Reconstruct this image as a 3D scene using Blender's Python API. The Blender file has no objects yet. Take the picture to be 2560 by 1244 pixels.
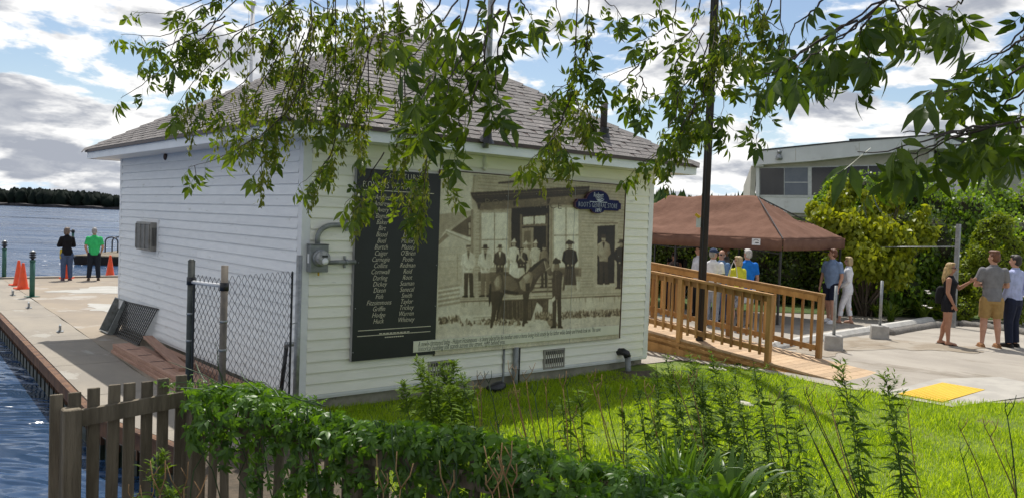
import bpy, bmesh, math, random
import numpy as np
from mathutils import Vector, Matrix
random.seed(7); RNG = np.random.default_rng(7)
SC = bpy.context.scene
COL = SC.collection
PI = math.pi; R = math.radians

# ------------------------------------------------------------------ camera
FPX, PITCH, ROLL, YAW = 2055.6, .0344, .0368, .8664      # focal length in photo pixels; angles in radians
CP = np.array([-4.5143, -9.2508, 2.392])
FW = np.array([math.cos(YAW)*math.cos(PITCH), math.sin(YAW)*math.cos(PITCH), -math.sin(PITCH)])
_rt = np.array([math.sin(YAW), -math.cos(YAW), 0.]); _up = np.cross(_rt, FW)
RT = _rt*math.cos(ROLL)+_up*math.sin(ROLL); UP = -_rt*math.sin(ROLL)+_up*math.cos(ROLL)
FLAT = np.array([math.cos(YAW), math.sin(YAW), 0.]); SIDE = np.array([math.sin(YAW), -math.cos(YAW), 0.])
cam = bpy.data.objects.new('camera', bpy.data.cameras.new('camera'))
COL.objects.link(cam)
m = Matrix.Identity(4)
for i in range(3):
    m[i][0] = RT[i]; m[i][1] = UP[i]; m[i][2] = -FW[i]; m[i][3] = CP[i]
cam.matrix_world = m
cam.data.sensor_width = 36; cam.data.lens = FPX/2560*36
cam.data.clip_start = .05; cam.data.clip_end = 20000
SC.camera = cam

# ------------------------------------------------------------------ world, sun, exposure
SUN_AZ, SUN_EL = R(57), R(62)          # azimuth counted from +X towards +Y
SUND = np.array([math.cos(SUN_EL)*math.cos(SUN_AZ), math.cos(SUN_EL)*math.sin(SUN_AZ), math.sin(SUN_EL)])
SKY_STRENGTH = .05
world = bpy.data.worlds.new('World'); SC.world = world
world.use_nodes = True
def sky_nodes():
    nt = world.node_tree; N = nt.nodes; L = nt.links
    N.clear()
    out = N.new('ShaderNodeOutputWorld'); bg = N.new('ShaderNodeBackground')
    bg.inputs['Strength'].default_value = SKY_STRENGTH
    L.new(bg.outputs[0], out.inputs[0])
    sky = N.new('ShaderNodeTexSky'); sky.sky_type = 'NISHITA'; sky.sun_disc = False
    sky.sun_elevation = SUN_EL; sky.sun_rotation = PI/2-SUN_AZ
    sky.air_density = 1.0; sky.dust_density = .7; sky.ozone_density = 1.2
    def math_(op, a, b=None, c=None):
        n = N.new('ShaderNodeMath'); n.operation = op
        for i, v in enumerate((a, b, c)):
            if v is None: continue
            if isinstance(v, (int, float)): n.inputs[i].default_value = v
            else: L.new(v, n.inputs[i])
        return n.outputs[0]
    tc = N.new('ShaderNodeTexCoord'); sep = N.new('ShaderNodeSeparateXYZ')
    L.new(tc.outputs['Generated'], sep.inputs[0])
    x, y, z = sep.outputs
    zc = math_('MAXIMUM', z, 0.0)
    den = math_('ADD', zc, .30)
    px = math_('DIVIDE', x, den); py = math_('DIVIDE', y, den)
    comb = N.new('ShaderNodeCombineXYZ'); L.new(px, comb.inputs[0]); L.new(py, comb.inputs[1])
    L.new(math_('MULTIPLY', zc, 3.2), comb.inputs[2])
    def noise(vec, scale, detail, rough, dist=0., off=(0, 0, 0)):
        mp = N.new('ShaderNodeMapping'); mp.inputs['Location'].default_value = off
        L.new(vec, mp.inputs[0])
        n = N.new('ShaderNodeTexNoise'); n.inputs['Scale'].default_value = scale
        n.inputs['Detail'].default_value = detail; n.inputs['Roughness'].default_value = rough
        n.inputs['Distortion'].default_value = dist
        L.new(mp.outputs[0], n.inputs['Vector']); return n.outputs['Fac']
    def ramp(v, a, b, smooth=True):
        n = N.new('ShaderNodeMapRange'); n.interpolation_type = 'SMOOTHSTEP' if smooth else 'LINEAR'
        n.inputs['From Min'].default_value = a; n.inputs['From Max'].default_value = b
        L.new(v, n.inputs['Value']); return n.outputs['Result']
    OFF = (3.1, 1.7, .4)
    dens = noise(comb.outputs[0], 2.7, 10, .56, .15, OFF)
    k = .11                                    # the same clouds a little nearer the sun: how much cloud the light crosses
    dens2 = noise(comb.outputs[0], 2.7, 6, .56, .15, (OFF[0]+SUND[0]*k, OFF[1]+SUND[1]*k, OFF[2]+.25*k))
    # more cloud on the left of the view than on the right
    left = math_('ADD', math_('MULTIPLY', x, float(-SIDE[0])), math_('MULTIPLY', y, float(-SIDE[1])))
    bias = math_('MULTIPLY', ramp(left, -.25, .45), .050)
    low = math_('MULTIPLY', ramp(z, .25, .02), .045)
    d1 = math_('ADD', math_('ADD', dens, bias), low)
    cover = ramp(d1, .492, .552)
    thick = ramp(math_('ADD', math_('ADD', dens2, bias), math_('MULTIPLY', low, .6)), .525, .66)
    detail = noise(comb.outputs[0], 5.5, 6, .6, .3, (7, 2, 1))
    shade = math_('MULTIPLY', thick, math_('MULTIPLY_ADD', detail, 1.2, .35))
    mixc = N.new('ShaderNodeMix'); mixc.data_type = 'RGBA'; L.new(shade, mixc.inputs[0])
    k = 1/SKY_STRENGTH
    mixc.inputs[6].default_value = (.50*k, .495*k, .485*k, 1)
    mixc.inputs[7].default_value = (.18*k, .193*k, .222*k, 1)
    # cloud laid over the clear sky by its cover
    mixs = N.new('ShaderNodeMix'); mixs.data_type = 'RGBA'; L.new(cover, mixs.inputs[0])
    hz = N.new('ShaderNodeMix'); hz.data_type = 'RGBA'; L.new(ramp(z, .16, .0), hz.inputs[0])
    L.new(sky.outputs[0], hz.inputs[6]); hz.inputs[7].default_value = (.30*k, .37*k, .44*k, 1)
    L.new(hz.outputs[2], mixs.inputs[6]); L.new(mixc.outputs[2], mixs.inputs[7])
    L.new(mixs.outputs[2], bg.inputs[0])
sky_nodes()
sl = bpy.data.lights.new('sun', 'SUN'); sl.energy = 2.2; sl.angle = R(.53); sl.color = (1, .955, .88)
sun = bpy.data.objects.new('sun', sl); COL.objects.link(sun)
sun.rotation_euler = Vector(-SUND).to_track_quat('-Z', 'Y').to_euler(); sun.location = (0, 0, 30)
SC.view_settings.view_transform = 'Standard'; SC.view_settings.look = 'None'
SC.view_settings.exposure = 1.22; SC.view_settings.gamma = 1; SC.view_settings.use_curve_mapping = False
SC.cycles.max_bounces = 8; SC.cycles.transparent_max_bounces = 8

# ------------------------------------------------------------------ measuring: photo pixel -> place in the world
def ray(x, y): return FW+RT*((x-1280)/FPX)-UP*((y-622)/FPX)
def at_z(x, y, z):
    d = ray(x, y); return Vector(CP+d*((z-CP[2])/d[2]))
def at_d(x, y, depth): return Vector(CP+ray(x, y)*depth)
def on_y(x, y, Y):
    d = ray(x, y); return Vector(CP+d*((Y-CP[1])/d[1]))
def on_x(x, y, X):
    d = ray(x, y); return Vector(CP+d*((X-CP[0])/d[0]))
def camxy(P): q = np.asarray(P)[..., :2]-CP[:2]; return q@SIDE[:2], q@FLAT[:2]     # lateral, depth on the ground

# ------------------------------------------------------------------ naming
def tag(o, label=None, cat=None, group=None, kind=None):
    if label: o['label'] = label
    if cat: o['category'] = cat
    if group: o['group'] = group
    if kind: o['kind'] = kind
    return o
def empty(name, loc=(0, 0, 0), rz=0., label=None, cat=None, group=None):
    o = bpy.data.objects.new(name, None); COL.objects.link(o); o.location = loc; o.rotation_euler = (0, 0, rz)
    o.empty_display_size = .1
    return tag(o, label, cat, group)
def link(name, me, parent=None, mat=None):
    o = bpy.data.objects.new(name, me); COL.objects.link(o)
    if mat is not None and not me.materials: me.materials.append(mat)
    if parent is not None: o.parent = parent
    return o
def copy_tree(o, parent=None):
    c = o.copy(); COL.objects.link(c)
    if parent is not None: c.parent = parent
    for ch in o.children: copy_tree(ch, c)
    return c

# ------------------------------------------------------------------ mesh building
class MB:
    def __init__(s): s.v = []; s.f = []; s.mi = []; s.c = None
    def add(s, vs, fs, mi=0):
        n = len(s.v); s.v += [tuple(p) for p in vs]; s.f += [tuple(i+n for i in f) for f in fs]; s.mi += [mi]*len(fs); return s
    def box(s, a, b, mi=0, M=None):
        x0, y0, z0 = a; x1, y1, z1 = b
        vs = [Vector(p) for p in ((x0,y0,z0),(x1,y0,z0),(x1,y1,z0),(x0,y1,z0),(x0,y0,z1),(x1,y0,z1),(x1,y1,z1),(x0,y1,z1))]
        if M is not None: vs = [M@p for p in vs]
        return s.add(vs, [(0,3,2,1),(4,5,6,7),(0,1,5,4),(1,2,6,5),(2,3,7,6),(3,0,4,7)], mi)
    def beam(s, p, q, w, h, up=(0, 0, 1), mi=0):          # box along p-q, w across, h along up
        p = Vector(p); q = Vector(q); d = (q-p); L = d.length; d.normalize(); u = Vector(up)
        r = d.cross(u).normalized(); u = r.cross(d).normalized()
        M = Matrix((( d.x, r.x, u.x, p.x),(d.y, r.y, u.y, p.y),(d.z, r.z, u.z, p.z),(0,0,0,1)))
        return s.box((0, -w/2, -h/2), (L, w/2, h/2), mi, M)
    def tube(s, pts, rad, n=8, mi=0, cap=True):
        pts = [Vector(p) for p in pts]; k = len(pts)
        rad = [rad]*k if isinstance(rad, (int, float)) else list(rad)
        vs = []; fs = []; r0 = None
        for i, p in enumerate(pts):
            t = (pts[min(i+1, k-1)]-pts[max(i-1, 0)]).normalized()
            if r0 is None: r0 = t.orthogonal().normalized()
            else: r0 = (r0-t*r0.dot(t)).normalized()
            b = t.cross(r0)
            for j in range(n):
                a = 2*PI*j/n; vs.append(p+(r0*math.cos(a)+b*math.sin(a))*rad[i])
        for i in range(k-1):
            for j in range(n):
                fs.append((i*n+j, i*n+(j+1)%n, (i+1)*n+(j+1)%n, (i+1)*n+j))
        if cap: fs.append(tuple(reversed(range(n)))); fs.append(tuple(range((k-1)*n, k*n)))
        return s.add(vs, fs, mi)
    def lathe(s, prof, n=16, M=None, mi=0):               # prof: (radius, z) from bottom to top
        vs = []; fs = []; k = len(prof)
        for r_, z_ in prof:
            for j in range(n):
                a = 2*PI*j/n; p = Vector((r_*math.cos(a), r_*math.sin(a), z_)); vs.append(M@p if M is not None else p)
        for i in range(k-1):
            for j in range(n): fs.append((i*n+j, i*n+(j+1)%n, (i+1)*n+(j+1)%n, (i+1)*n+j))
        fs.append(tuple(reversed(range(n)))); fs.append(tuple(range((k-1)*n, k*n)))
        return s.add(vs, fs, mi)
    def prism(s, poly, a, b, M=None, mi=0):               # polygon (x,y) counter-clockwise extruded from z=a to z=b
        n = len(poly); vs = [Vector((x, y, a)) for x, y in poly]+[Vector((x, y, b)) for x, y in poly]
        if M is not None: vs = [M@p for p in vs]
        fs = [tuple(reversed(range(n))), tuple(range(n, 2*n))]+[(i, (i+1)%n, n+(i+1)%n, n+i) for i in range(n)]
        return s.add(vs, fs, mi)
    def ell(s, c, r, n=10, k=7, M=None, mi=0):            # ellipsoid
        c = Vector(c); vs = []; fs = []
        for i in range(k+1):
            t = PI*i/k
            for j in range(n):
                a = 2*PI*j/n
                p = Vector((r[0]*math.sin(t)*math.cos(a), r[1]*math.sin(t)*math.sin(a), -r[2]*math.cos(t)))
                vs.append(c+(M@p if M is not None else p))
        for i in range(k):
            for j in range(n): fs.append((i*n+j, i*n+(j+1)%n, (i+1)*n+(j+1)%n, (i+1)*n+j))
        return s.add(vs, fs, mi)
    def mesh(s, name, smooth=False, merge=False, bevel=0.):
        me = bpy.data.meshes.new(name); me.from_pydata(s.v, [], s.f); me.update()
        if any(s.mi): me.polygons.foreach_set('material_index', s.mi)
        if merge or bevel:
            bm = bmesh.new(); bm.from_mesh(me)
            bmesh.ops.remove_doubles(bm, verts=bm.verts, dist=1e-5)
            if bevel:
                bmesh.ops.bevel(bm, geom=[e for e in bm.edges if len(e.link_faces) == 2 and e.calc_face_angle(0) > .5], offset=bevel, segments=1, affect='EDGES')
            bm.to_mesh(me); bm.free()
        if smooth: me.polygons.foreach_set('use_smooth', [True]*len(me.polygons))
        return me
    def build(s, name, mat, parent=None, smooth=False, bevel=0., label=None, cat=None, group=None, kind=None):
        me = s.mesh(name, smooth, False, bevel)
        for q in (mat if isinstance(mat, (list, tuple)) else [mat]): me.materials.append(q)
        o = link(name, me, parent); return tag(o, label, cat, group, kind)

def big_mesh(name, verts, faces_flat, loop_n, mat, var=None, smooth=False):
    """many alike small faces as one mesh: verts (n,3), faces_flat flat vertex index list, loop_n vertices per face (array)"""
    me = bpy.data.meshes.new(name)
    me.vertices.add(len(verts)); me.vertices.foreach_set('co', np.ascontiguousarray(verts, dtype=np.float32).ravel())
    me.loops.add(len(faces_flat)); me.loops.foreach_set('vertex_index', np.ascontiguousarray(faces_flat, dtype=np.int32))
    me.polygons.add(len(loop_n)); st = np.concatenate(([0], np.cumsum(loop_n)[:-1])).astype(np.int32)
    me.polygons.foreach_set('loop_start', st)
    me.update(calc_edges=True)
    if var is not None:
        a = me.attributes.new('var', 'FLOAT', 'POINT'); a.data.foreach_set('value', np.ascontiguousarray(var, dtype=np.float32))
    if smooth: me.polygons.foreach_set('use_smooth', np.ones(len(loop_n), dtype=bool))
    me.materials.append(mat); return me
def scatter(name, tv, tf, pos, X, Y, Z, size, mat, var=None, smooth=False):
    """copies of template (tv, tf) at pos with axes X,Y,Z (n,3) and size (n,)"""
    tv = np.asarray(tv, float); n = len(pos); k = len(tv)
    size = np.broadcast_to(np.asarray(size, float), (n,))
    V = pos[:, None, :]+size[:, None, None]*(tv[None, :, 0:1]*X[:, None, :]+tv[None, :, 1:2]*Y[:, None, :]+tv[None, :, 2:3]*Z[:, None, :])
    flat = np.concatenate([np.asarray(f) for f in tf]); ln = np.array([len(f) for f in tf])
    F = (flat[None, :]+(np.arange(n)*k)[:, None]).ravel()
    vv = None if var is None else np.repeat(var, k)
    return big_mesh(name, V.reshape(-1, 3), F, np.tile(ln, n), mat, vv, smooth)
def unit(a): return a/np.maximum(np.linalg.norm(a, axis=-1, keepdims=True), 1e-9)
def frames(n_dir, y_dir):
    """axes: Z ~ leaf normal, Y ~ leaf length"""
    Y = unit(y_dir); X = unit(np.cross(Y, n_dir)); Z = np.cross(X, Y); return X, Y, Z
def vnoise(P, scale, seed=0):
    """cheap smooth 3-D noise (-1..1), numpy"""
    P = np.asarray(P, float)*scale+seed*17.3
    return (np.sin(P[..., 0]*1.7+np.sin(P[..., 1]*1.3+1.1)*1.3)+np.sin(P[..., 1]*2.1+np.sin(P[..., 2]*1.9+.7)*1.2)+np.sin(P[..., 2]*1.5+np.sin(P[..., 0]*2.3+2.)*1.1))/3
def grid_mesh(name, P, keep=None, smooth=True):
    a, b = P.shape[:2]
    idx = np.arange(a*b).reshape(a, b)
    q = np.stack([idx[:-1, :-1], idx[1:, :-1], idx[1:, 1:], idx[:-1, 1:]], -1).reshape(-1, 4)
    if keep is not None: q = q[keep.reshape(-1)]
    me = bpy.data.meshes.new(name); me.from_pydata(P.reshape(-1, 3).tolist(), [], q.tolist()); me.update()
    bm = bmesh.new(); bm.from_mesh(me)
    bmesh.ops.delete(bm, geom=[v for v in bm.verts if not v.link_faces], context='VERTS')
    bmesh.ops.recalc_face_normals(bm, faces=bm.faces)
    if bm.faces and sum(f.normal.z for f in bm.faces) < 0: bmesh.ops.reverse_faces(bm, faces=bm.faces)
    bm.to_mesh(me); bm.free()
    if smooth: me.polygons.foreach_set('use_smooth', [True]*len(me.polygons))
    return me

# ------------------------------------------------------------------ materials
def mat_base(name):
    m_ = bpy.data.materials.new(name); m_.use_nodes = True
    return m_, m_.node_tree.nodes, m_.node_tree.links, m_.node_tree.nodes['Principled BSDF']
def mat(name, c, rough=.6, c2=None, scale=8., stretch=(1, 1, 1), detail=5, lo=.35, hi=.65, bump=0., bscale=None, metal=0., spec=.5,
        vary=0., coord='Object', spots=None, sscale=3., slo=.6, shi=.7, bdist=.02):
    """procedural surface: two colours mixed by noise, optional stains, relief and piece-to-piece variation"""
    m_, N, L, bs = mat_base(name)
    tc = N.new('ShaderNodeTexCoord'); mp = N.new('ShaderNodeMapping'); mp.inputs['Scale'].default_value = stretch
    src = tc.outputs[coord]
    L.new(src, mp.inputs[0])
    vec = mp.outputs[0]
    if vary:
        oi = N.new('ShaderNodeObjectInfo'); va = N.new('ShaderNodeVectorMath'); va.operation = 'ADD'
        sc = N.new('ShaderNodeVectorMath'); sc.operation = 'SCALE'; sc.inputs['Scale'].default_value = 37.
        cb = N.new('ShaderNodeCombineXYZ'); L.new(oi.outputs['Random'], cb.inputs[0]); L.new(oi.outputs['Random'], cb.inputs[1])
        L.new(cb.outputs[0], sc.inputs[0]); L.new(mp.outputs[0], va.inputs[0]); L.new(sc.outputs[0], va.inputs[1]); vec = va.outputs[0]
    def noise(s, d=detail, r=.6):
        n = N.new('ShaderNodeTexNoise'); n.inputs['Scale'].default_value = s; n.inputs['Detail'].default_value = d
        n.inputs['Roughness'].default_value = r; L.new(vec, n.inputs['Vector']); return n.outputs['Fac']
    def rng(v, a, b):
        n = N.new('ShaderNodeMapRange'); n.interpolation_type = 'SMOOTHSTEP'
        n.inputs['From Min'].default_value = a; n.inputs['From Max'].default_value = b; L.new(v, n.inputs['Value']); return n.outputs['Result']
    def mix(f, a, b, mode='MIX'):
        n = N.new('ShaderNodeMix'); n.data_type = 'RGBA'; n.blend_type = mode
        if isinstance(f, (int, float)): n.inputs[0].default_value = f
        else: L.new(f, n.inputs[0])
        for i, v in ((6, a), (7, b)):
            if isinstance(v, (tuple, list)): n.inputs[i].default_value = (*v, 1)
            else: L.new(v, n.inputs[i])
        return n.outputs[2]
    if c2 is None: c2 = tuple(v*.82 for v in c)
    nz = noise(scale)
    colr = mix(rng(nz, lo, hi), c, c2)
    if spots is not None: colr = mix(rng(noise(sscale, 6, .65), slo, shi), colr, spots)
    if vary:
        mr = N.new('ShaderNodeMapRange'); mr.inputs['To Min'].default_value = 1-vary; mr.inputs['To Max'].default_value = 1+vary
        L.new(oi.outputs['Random'], mr.inputs['Value'])
        hs = N.new('ShaderNodeHueSaturation'); L.new(mr.outputs[0], hs.inputs['Value']); L.new(colr, hs.inputs['Color']); colr = hs.outputs[0]
    L.new(colr, bs.inputs['Base Color'])
    bs.inputs['Roughness'].default_value = rough; bs.inputs['Metallic'].default_value = metal
    bs.inputs['Specular IOR Level'].default_value = spec
    if bump:
        bp = N.new('ShaderNodeBump'); bp.inputs['Strength'].default_value = bump; bp.inputs['Distance'].default_value = bdist
        L.new(noise(bscale or scale*4, 4), bp.inputs['Height']); L.new(bp.outputs[0], bs.inputs['Normal'])
    return m_
def leaf_mat(name, dark, light, trans=.35, rough=.45, tcol=None, gloss=.5):
    """leaf: colour from the per-leaf attribute 'var', light passing through"""
    m_, N, L, bs = mat_base(name)
    at = N.new('ShaderNodeAttribute'); at.attribute_name = 'var'
    oi = N.new('ShaderNodeObjectInfo')
    ad = N.new('ShaderNodeMath'); ad.operation = 'MULTIPLY_ADD'; ad.inputs[1].default_value = .3
    L.new(oi.outputs['Random'], ad.inputs[0]); L.new(at.outputs['Fac'], ad.inputs[2])
    mx = N.new('ShaderNodeMix'); mx.data_type = 'RGBA'; L.new(ad.outputs[0], mx.inputs[0])
    mx.inputs[6].default_value = (*dark, 1); mx.inputs[7].default_value = (*light, 1)
    L.new(mx.outputs[2], bs.inputs['Base Color']); bs.inputs['Roughness'].default_value = rough
    bs.inputs['Specular IOR Level'].default_value = gloss
    tr = N.new('ShaderNodeBsdfTranslucent')
    hs = N.new('ShaderNodeMix'); hs.data_type = 'RGBA'; hs.blend_type = 'MULTIPLY'; hs.inputs[0].default_value = 1
    L.new(mx.outputs[2], hs.inputs[6]); hs.inputs[7].default_value = (*(tcol or (2.1, 1.9, .7)), 1)
    L.new(hs.outputs[2], tr.inputs['Color'])
    ms = N.new('ShaderNodeMixShader'); ms.inputs[0].default_value = trans
    L.new(bs.outputs[0], ms.inputs[1]); L.new(tr.outputs[0], ms.inputs[2])
    L.new(ms.outputs[0], N['Material Output'].inputs['Surface'])
    return m_
M = {}
M['white_paint'] = mat('white_paint', (.84,.84,.82), .5, (.79,.79,.775), 3., (1,1,5), spots=(.56,.55,.50), sscale=2.6, slo=.60, shi=.76, vary=.045, bump=.12, bscale=60)
M['cream_bounce_paint'] = mat('cream_bounce_paint', (.87,.845,.73), .5, (.83,.805,.685), 3., (1,1,5), spots=(.53,.51,.40), sscale=2.2, slo=.60, shi=.78, vary=.045, bump=.12, bscale=60)  # cream tint and lightness partly stand in for bounce light off the lawn
M['trim_white'] = mat('trim_white', (.78,.78,.77), .45, (.72,.72,.70), 4., vary=.02)
M['fascia_white'] = mat('fascia_white', (.80,.82,.83), .4, (.74,.76,.77), 2.)
M['shingle'] = mat('shingle', (.225,.207,.198), .9, (.165,.15,.144), 60., detail=3, vary=.16, bump=.6, bscale=220, spots=(.33,.295,.28), sscale=9)
M['drip'] = mat('drip_edge_brown', (.07,.04,.03), .5, (.05,.03,.025), 9.)
M['concrete'] = mat('dock_concrete', (.285,.235,.175), .85, (.24,.20,.155), .7, detail=9, spots=(.35,.32,.28), sscale=.55, slo=.55, shi=.62, bump=.25, bscale=35, lo=.4, hi=.62)
M['concrete_strip'] = mat('dock_edge_concrete', (.29,.255,.205), .85, (.235,.21,.175), 1.3, (1,.4,1), detail=9, spots=(.33,.31,.27), sscale=1.2, slo=.58, shi=.64, bump=.3, bscale=30)
M['foundation'] = mat('foundation_concrete', (.36,.33,.27), .9, (.25,.23,.18), 4., detail=8, spots=(.12,.11,.08), sscale=3, bump=.4)
M['pale_concrete'] = mat('pale_concrete', (.52,.505,.47), .85, (.44,.425,.39), 5., detail=8, spots=(.38,.36,.33), sscale=4, slo=.62, shi=.75, bump=.3)
M['grey_concrete'] = mat('grey_concrete', (.40,.385,.36), .85, (.31,.30,.28), 6., detail=8, spots=(.22,.21,.19), sscale=7, slo=.6, shi=.72, bump=.4)
M['rust'] = mat('rusty_steel', (.17,.085,.042), .85, (.085,.042,.025), 6., (1,1,.35), detail=8, spots=(.27,.15,.075), sscale=4, bump=.4)
M['pile_wet'] = mat('wet_sheet_pile', (.03,.04,.025), .5, (.015,.02,.012), 5., bump=.3)
M['dock_green'] = mat('dock_green_paint', (.035,.13,.095), .45, (.025,.10,.075), 8.)
M['black_plastic'] = mat('black_plastic', (.018,.018,.02), .4, (.012,.012,.013), 20.)
M['cone_orange'] = mat('cone_orange', (.85,.085,.012), .45, (.72,.07,.012), 7.)
M['galv'] = mat('galvanised_steel', (.34,.35,.35), .45, (.24,.25,.25), 12., metal=.6, spots=(.18,.17,.15), sscale=6)
M['dark_post'] = mat('dark_fence_post', (.05,.06,.055), .5, (.03,.035,.032), 9., metal=.3)
M['brown_post'] = mat('brown_fence_post', (.17,.145,.115), .55, (.11,.095,.08), 9., metal=.3)
M['wire_black'] = mat('black_wire', (.02,.023,.028), .5, (.014,.016,.02), 20., metal=.2)
M['ac_grey'] = mat('ac_grey_metal', (.29,.27,.23), .5, (.22,.205,.175), 8., spots=(.16,.12,.08), sscale=7)
M['meter_grey'] = mat('meter_grey', (.25,.26,.25), .5, (.19,.20,.19), 9., metal=.3)
M['conduit'] = mat('conduit_grey', (.27,.28,.27), .5, (.19,.20,.19), 10., metal=.2, spots=(.12,.10,.08), sscale=8)
M['lumber_red'] = mat('stacked_lumber', (.42,.25,.175), .8, (.32,.18,.125), 4., (.6,6,6), vary=.12, bump=.2)
M['lumber_end'] = M['lumber_red']
M['cedar'] = mat('ramp_timber', (.44,.245,.082), .7, (.31,.16,.048), 3.2, (1.4,1.4,.35), detail=7, vary=.20, bump=.25, spots=(.19,.085,.03), sscale=3.2, slo=.60, shi=.72)
M['cedar_deck'] = mat('ramp_deck_timber', (.50,.355,.215), .75, (.42,.285,.165), 3.5, (6,1,1), vary=.17, bump=.25, spots=(.30,.19,.11), sscale=2.5, slo=.58, shi=.7)
M['old_wood'] = mat('weathered_wood', (.20,.165,.115), .85, (.12,.098,.066), 3., (6,6,.7), detail=8, vary=.14, bump=.5, bscale=14, spots=(.055,.05,.035), sscale=5, slo=.58, shi=.75)
M['tar_wood'] = mat('dark_pole_wood', (.022,.018,.016), .7, (.035,.024,.018), 4., (8,8,.6), detail=7, bump=.3, spots=(.06,.03,.02), sscale=3)
M['tent'] = mat('brown_canopy_cloth', (.185,.102,.073), .95, (.158,.086,.061), 4., bump=.35, bscale=5, bdist=.06, spec=.08)
M['tent_leg'] = mat('canopy_leg', (.05,.05,.05), .4, metal=.5)
M['label_white'] = mat('white_label', (.8,.8,.78), .5)
M['yellow'] = mat('yellow_tactile', (.66,.42,.012), .6, (.60,.37,.010), 12., spots=(.5,.36,.05), sscale=5, slo=.68, shi=.8)
M['panel_black'] = mat('panel_black', (.011,.013,.013), .5, (.008,.009,.009), 3.)
M['panel_edge'] = mat('panel_edge_grey', (.36,.35,.35), .5, (.3,.29,.29), 5.)
M['panel_brown'] = mat('panel_edge_brown', (.10,.05,.03), .5)
M['letter'] = mat('cream_lettering', (.72,.67,.50), .6, (.62,.57,.42), 30.)
M['letter_dark'] = mat('dark_lettering', (.03,.035,.025), .6)
M['sign_blue'] = mat('sign_navy', (.012,.018,.085), .6, (.010,.015,.072), 6., spec=.15)
M['sign_rim'] = mat('sign_rim', (.11,.045,.075), .5)
M['sign_white'] = mat('sign_lettering', (.62,.66,.74), .5)
M['steel_white'] = mat('pale_pole_paint', (.70,.70,.70), .4, (.6,.6,.6), 5.)
M['glass'] = mat('window_glass', (.012,.014,.016), .06, (.010,.012,.014), 2., spec=.5)
M['glass_grey'] = mat('window_blind_glass', (.10,.12,.15), .12, (.08,.10,.13), 2.)
M['fascia_grey'] = mat('restaurant_fascia', (.60,.61,.60), .6, (.54,.55,.54), 1.2, spots=(.47,.47,.45), sscale=1.5)
M['wall_beige'] = mat('restaurant_wall', (.44,.42,.35), .7, (.38,.36,.30), 2.)
M['frame_pale'] = mat('window_frame_pale', (.52,.53,.52), .5)
M['roof_dark'] = mat('restaurant_roof_edge', (.05,.052,.055), .8)
M['bark'] = mat('tree_bark', (.12,.095,.07), .9, (.07,.055,.04), 6., (3,3,.6), bump=.7)
M['twig'] = mat('twig_bark', (.06,.045,.035), .8, (.045,.03,.025), 10.)
M['stalk_dead'] = mat('dead_stalk', (.34,.19,.085), .8, (.19,.125,.05), 5., vary=.3)
M['stalk_green'] = mat('green_stalk', (.035,.075,.02), .6, (.025,.055,.018), 8., vary=.2)
M['rock'] = mat('pale_stone', (.48,.45,.38), .9, (.36,.33,.28), 6., bump=.6)
M['asphalt_berm'] = mat('asphalt_berm', (.20,.185,.165), .95, (.14,.13,.115), 14., bump=.8, bscale=40)
M['soil'] = mat('soil', (.10,.075,.05), .95, (.06,.048,.032), 9., bump=.5)
# ================================================================== THE SETTING
WATER_Z = -.52
def water_mat():
    m_, N, L, bs = mat_base('lake_water')
    bs.inputs['Base Color'].default_value = (.024, .058, .125, 1); bs.inputs['Roughness'].default_value = .08
    bs.inputs['IOR'].default_value = 1.33
    tc = N.new('ShaderNodeTexCoord')
    def wave(scale, rot, st, d, r):
        rv = N.new('ShaderNodeVectorRotate'); rv.rotation_type = 'Z_AXIS'; rv.inputs['Angle'].default_value = R(40.4)+rot; L.new(tc.outputs['Object'], rv.inputs['Vector'])
        mp = N.new('ShaderNodeMapping'); mp.inputs['Scale'].default_value = (scale*st, scale, scale)
        L.new(rv.outputs[0], mp.inputs[0])
        n = N.new('ShaderNodeTexNoise'); n.inputs['Scale'].default_value = 1; n.inputs['Detail'].default_value = d; n.inputs['Roughness'].default_value = r
        n.inputs['Distortion'].default_value = .6
        L.new(mp.outputs[0], n.inputs['Vector']); return n.outputs['Fac']
    h1 = wave(.80, R(6), .42, 3, .5); h2 = wave(3.4, R(-8), .55, 3, .5); h3 = wave(.16, R(4), .55, 5, .62); h4 = wave(.045, R(-5), .45, 8, .7)
    mr = N.new('ShaderNodeMapRange'); mr.inputs['From Min'].default_value = .38; mr.inputs['From Max'].default_value = .62; mr.inputs['To Min'].default_value = .05; mr.inputs['To Max'].default_value = .34; L.new(h4, mr.inputs['Value']); L.new(mr.outputs[0], bs.inputs['Roughness'])
    def madd(a, k, b):
        n = N.new('ShaderNodeMath'); n.operation = 'MULTIPLY_ADD'; L.new(a, n.inputs[0]); n.inputs[1].default_value = k
        if isinstance(b, float): n.inputs[2].default_value = b
        else: L.new(b, n.inputs[2])
        return n.outputs[0]
    h = madd(h2, .10, madd(h1, .85, madd(h3, 5.0, 0.)))
    bp = N.new('ShaderNodeBump'); bp.inputs['Strength'].default_value = 1.; bp.inputs['Distance'].default_value = .45
    L.new(h, bp.inputs['Height']); L.new(bp.outputs[0], bs.inputs['Normal'])
    return m_
def sheet(name, quad, mat_, z=None, parent=None):
    b = MB(); b.add([Vector(p) for p in quad], [tuple(range(len(quad)))]); return b.build(name, mat_, parent, kind=None if parent else 'structure')
sheet('water', [(-9000, -9000, WATER_Z), (9000, -9000, WATER_Z), (9000, 9000, WATER_Z), (-9000, 9000, WATER_Z)], water_mat())

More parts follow.
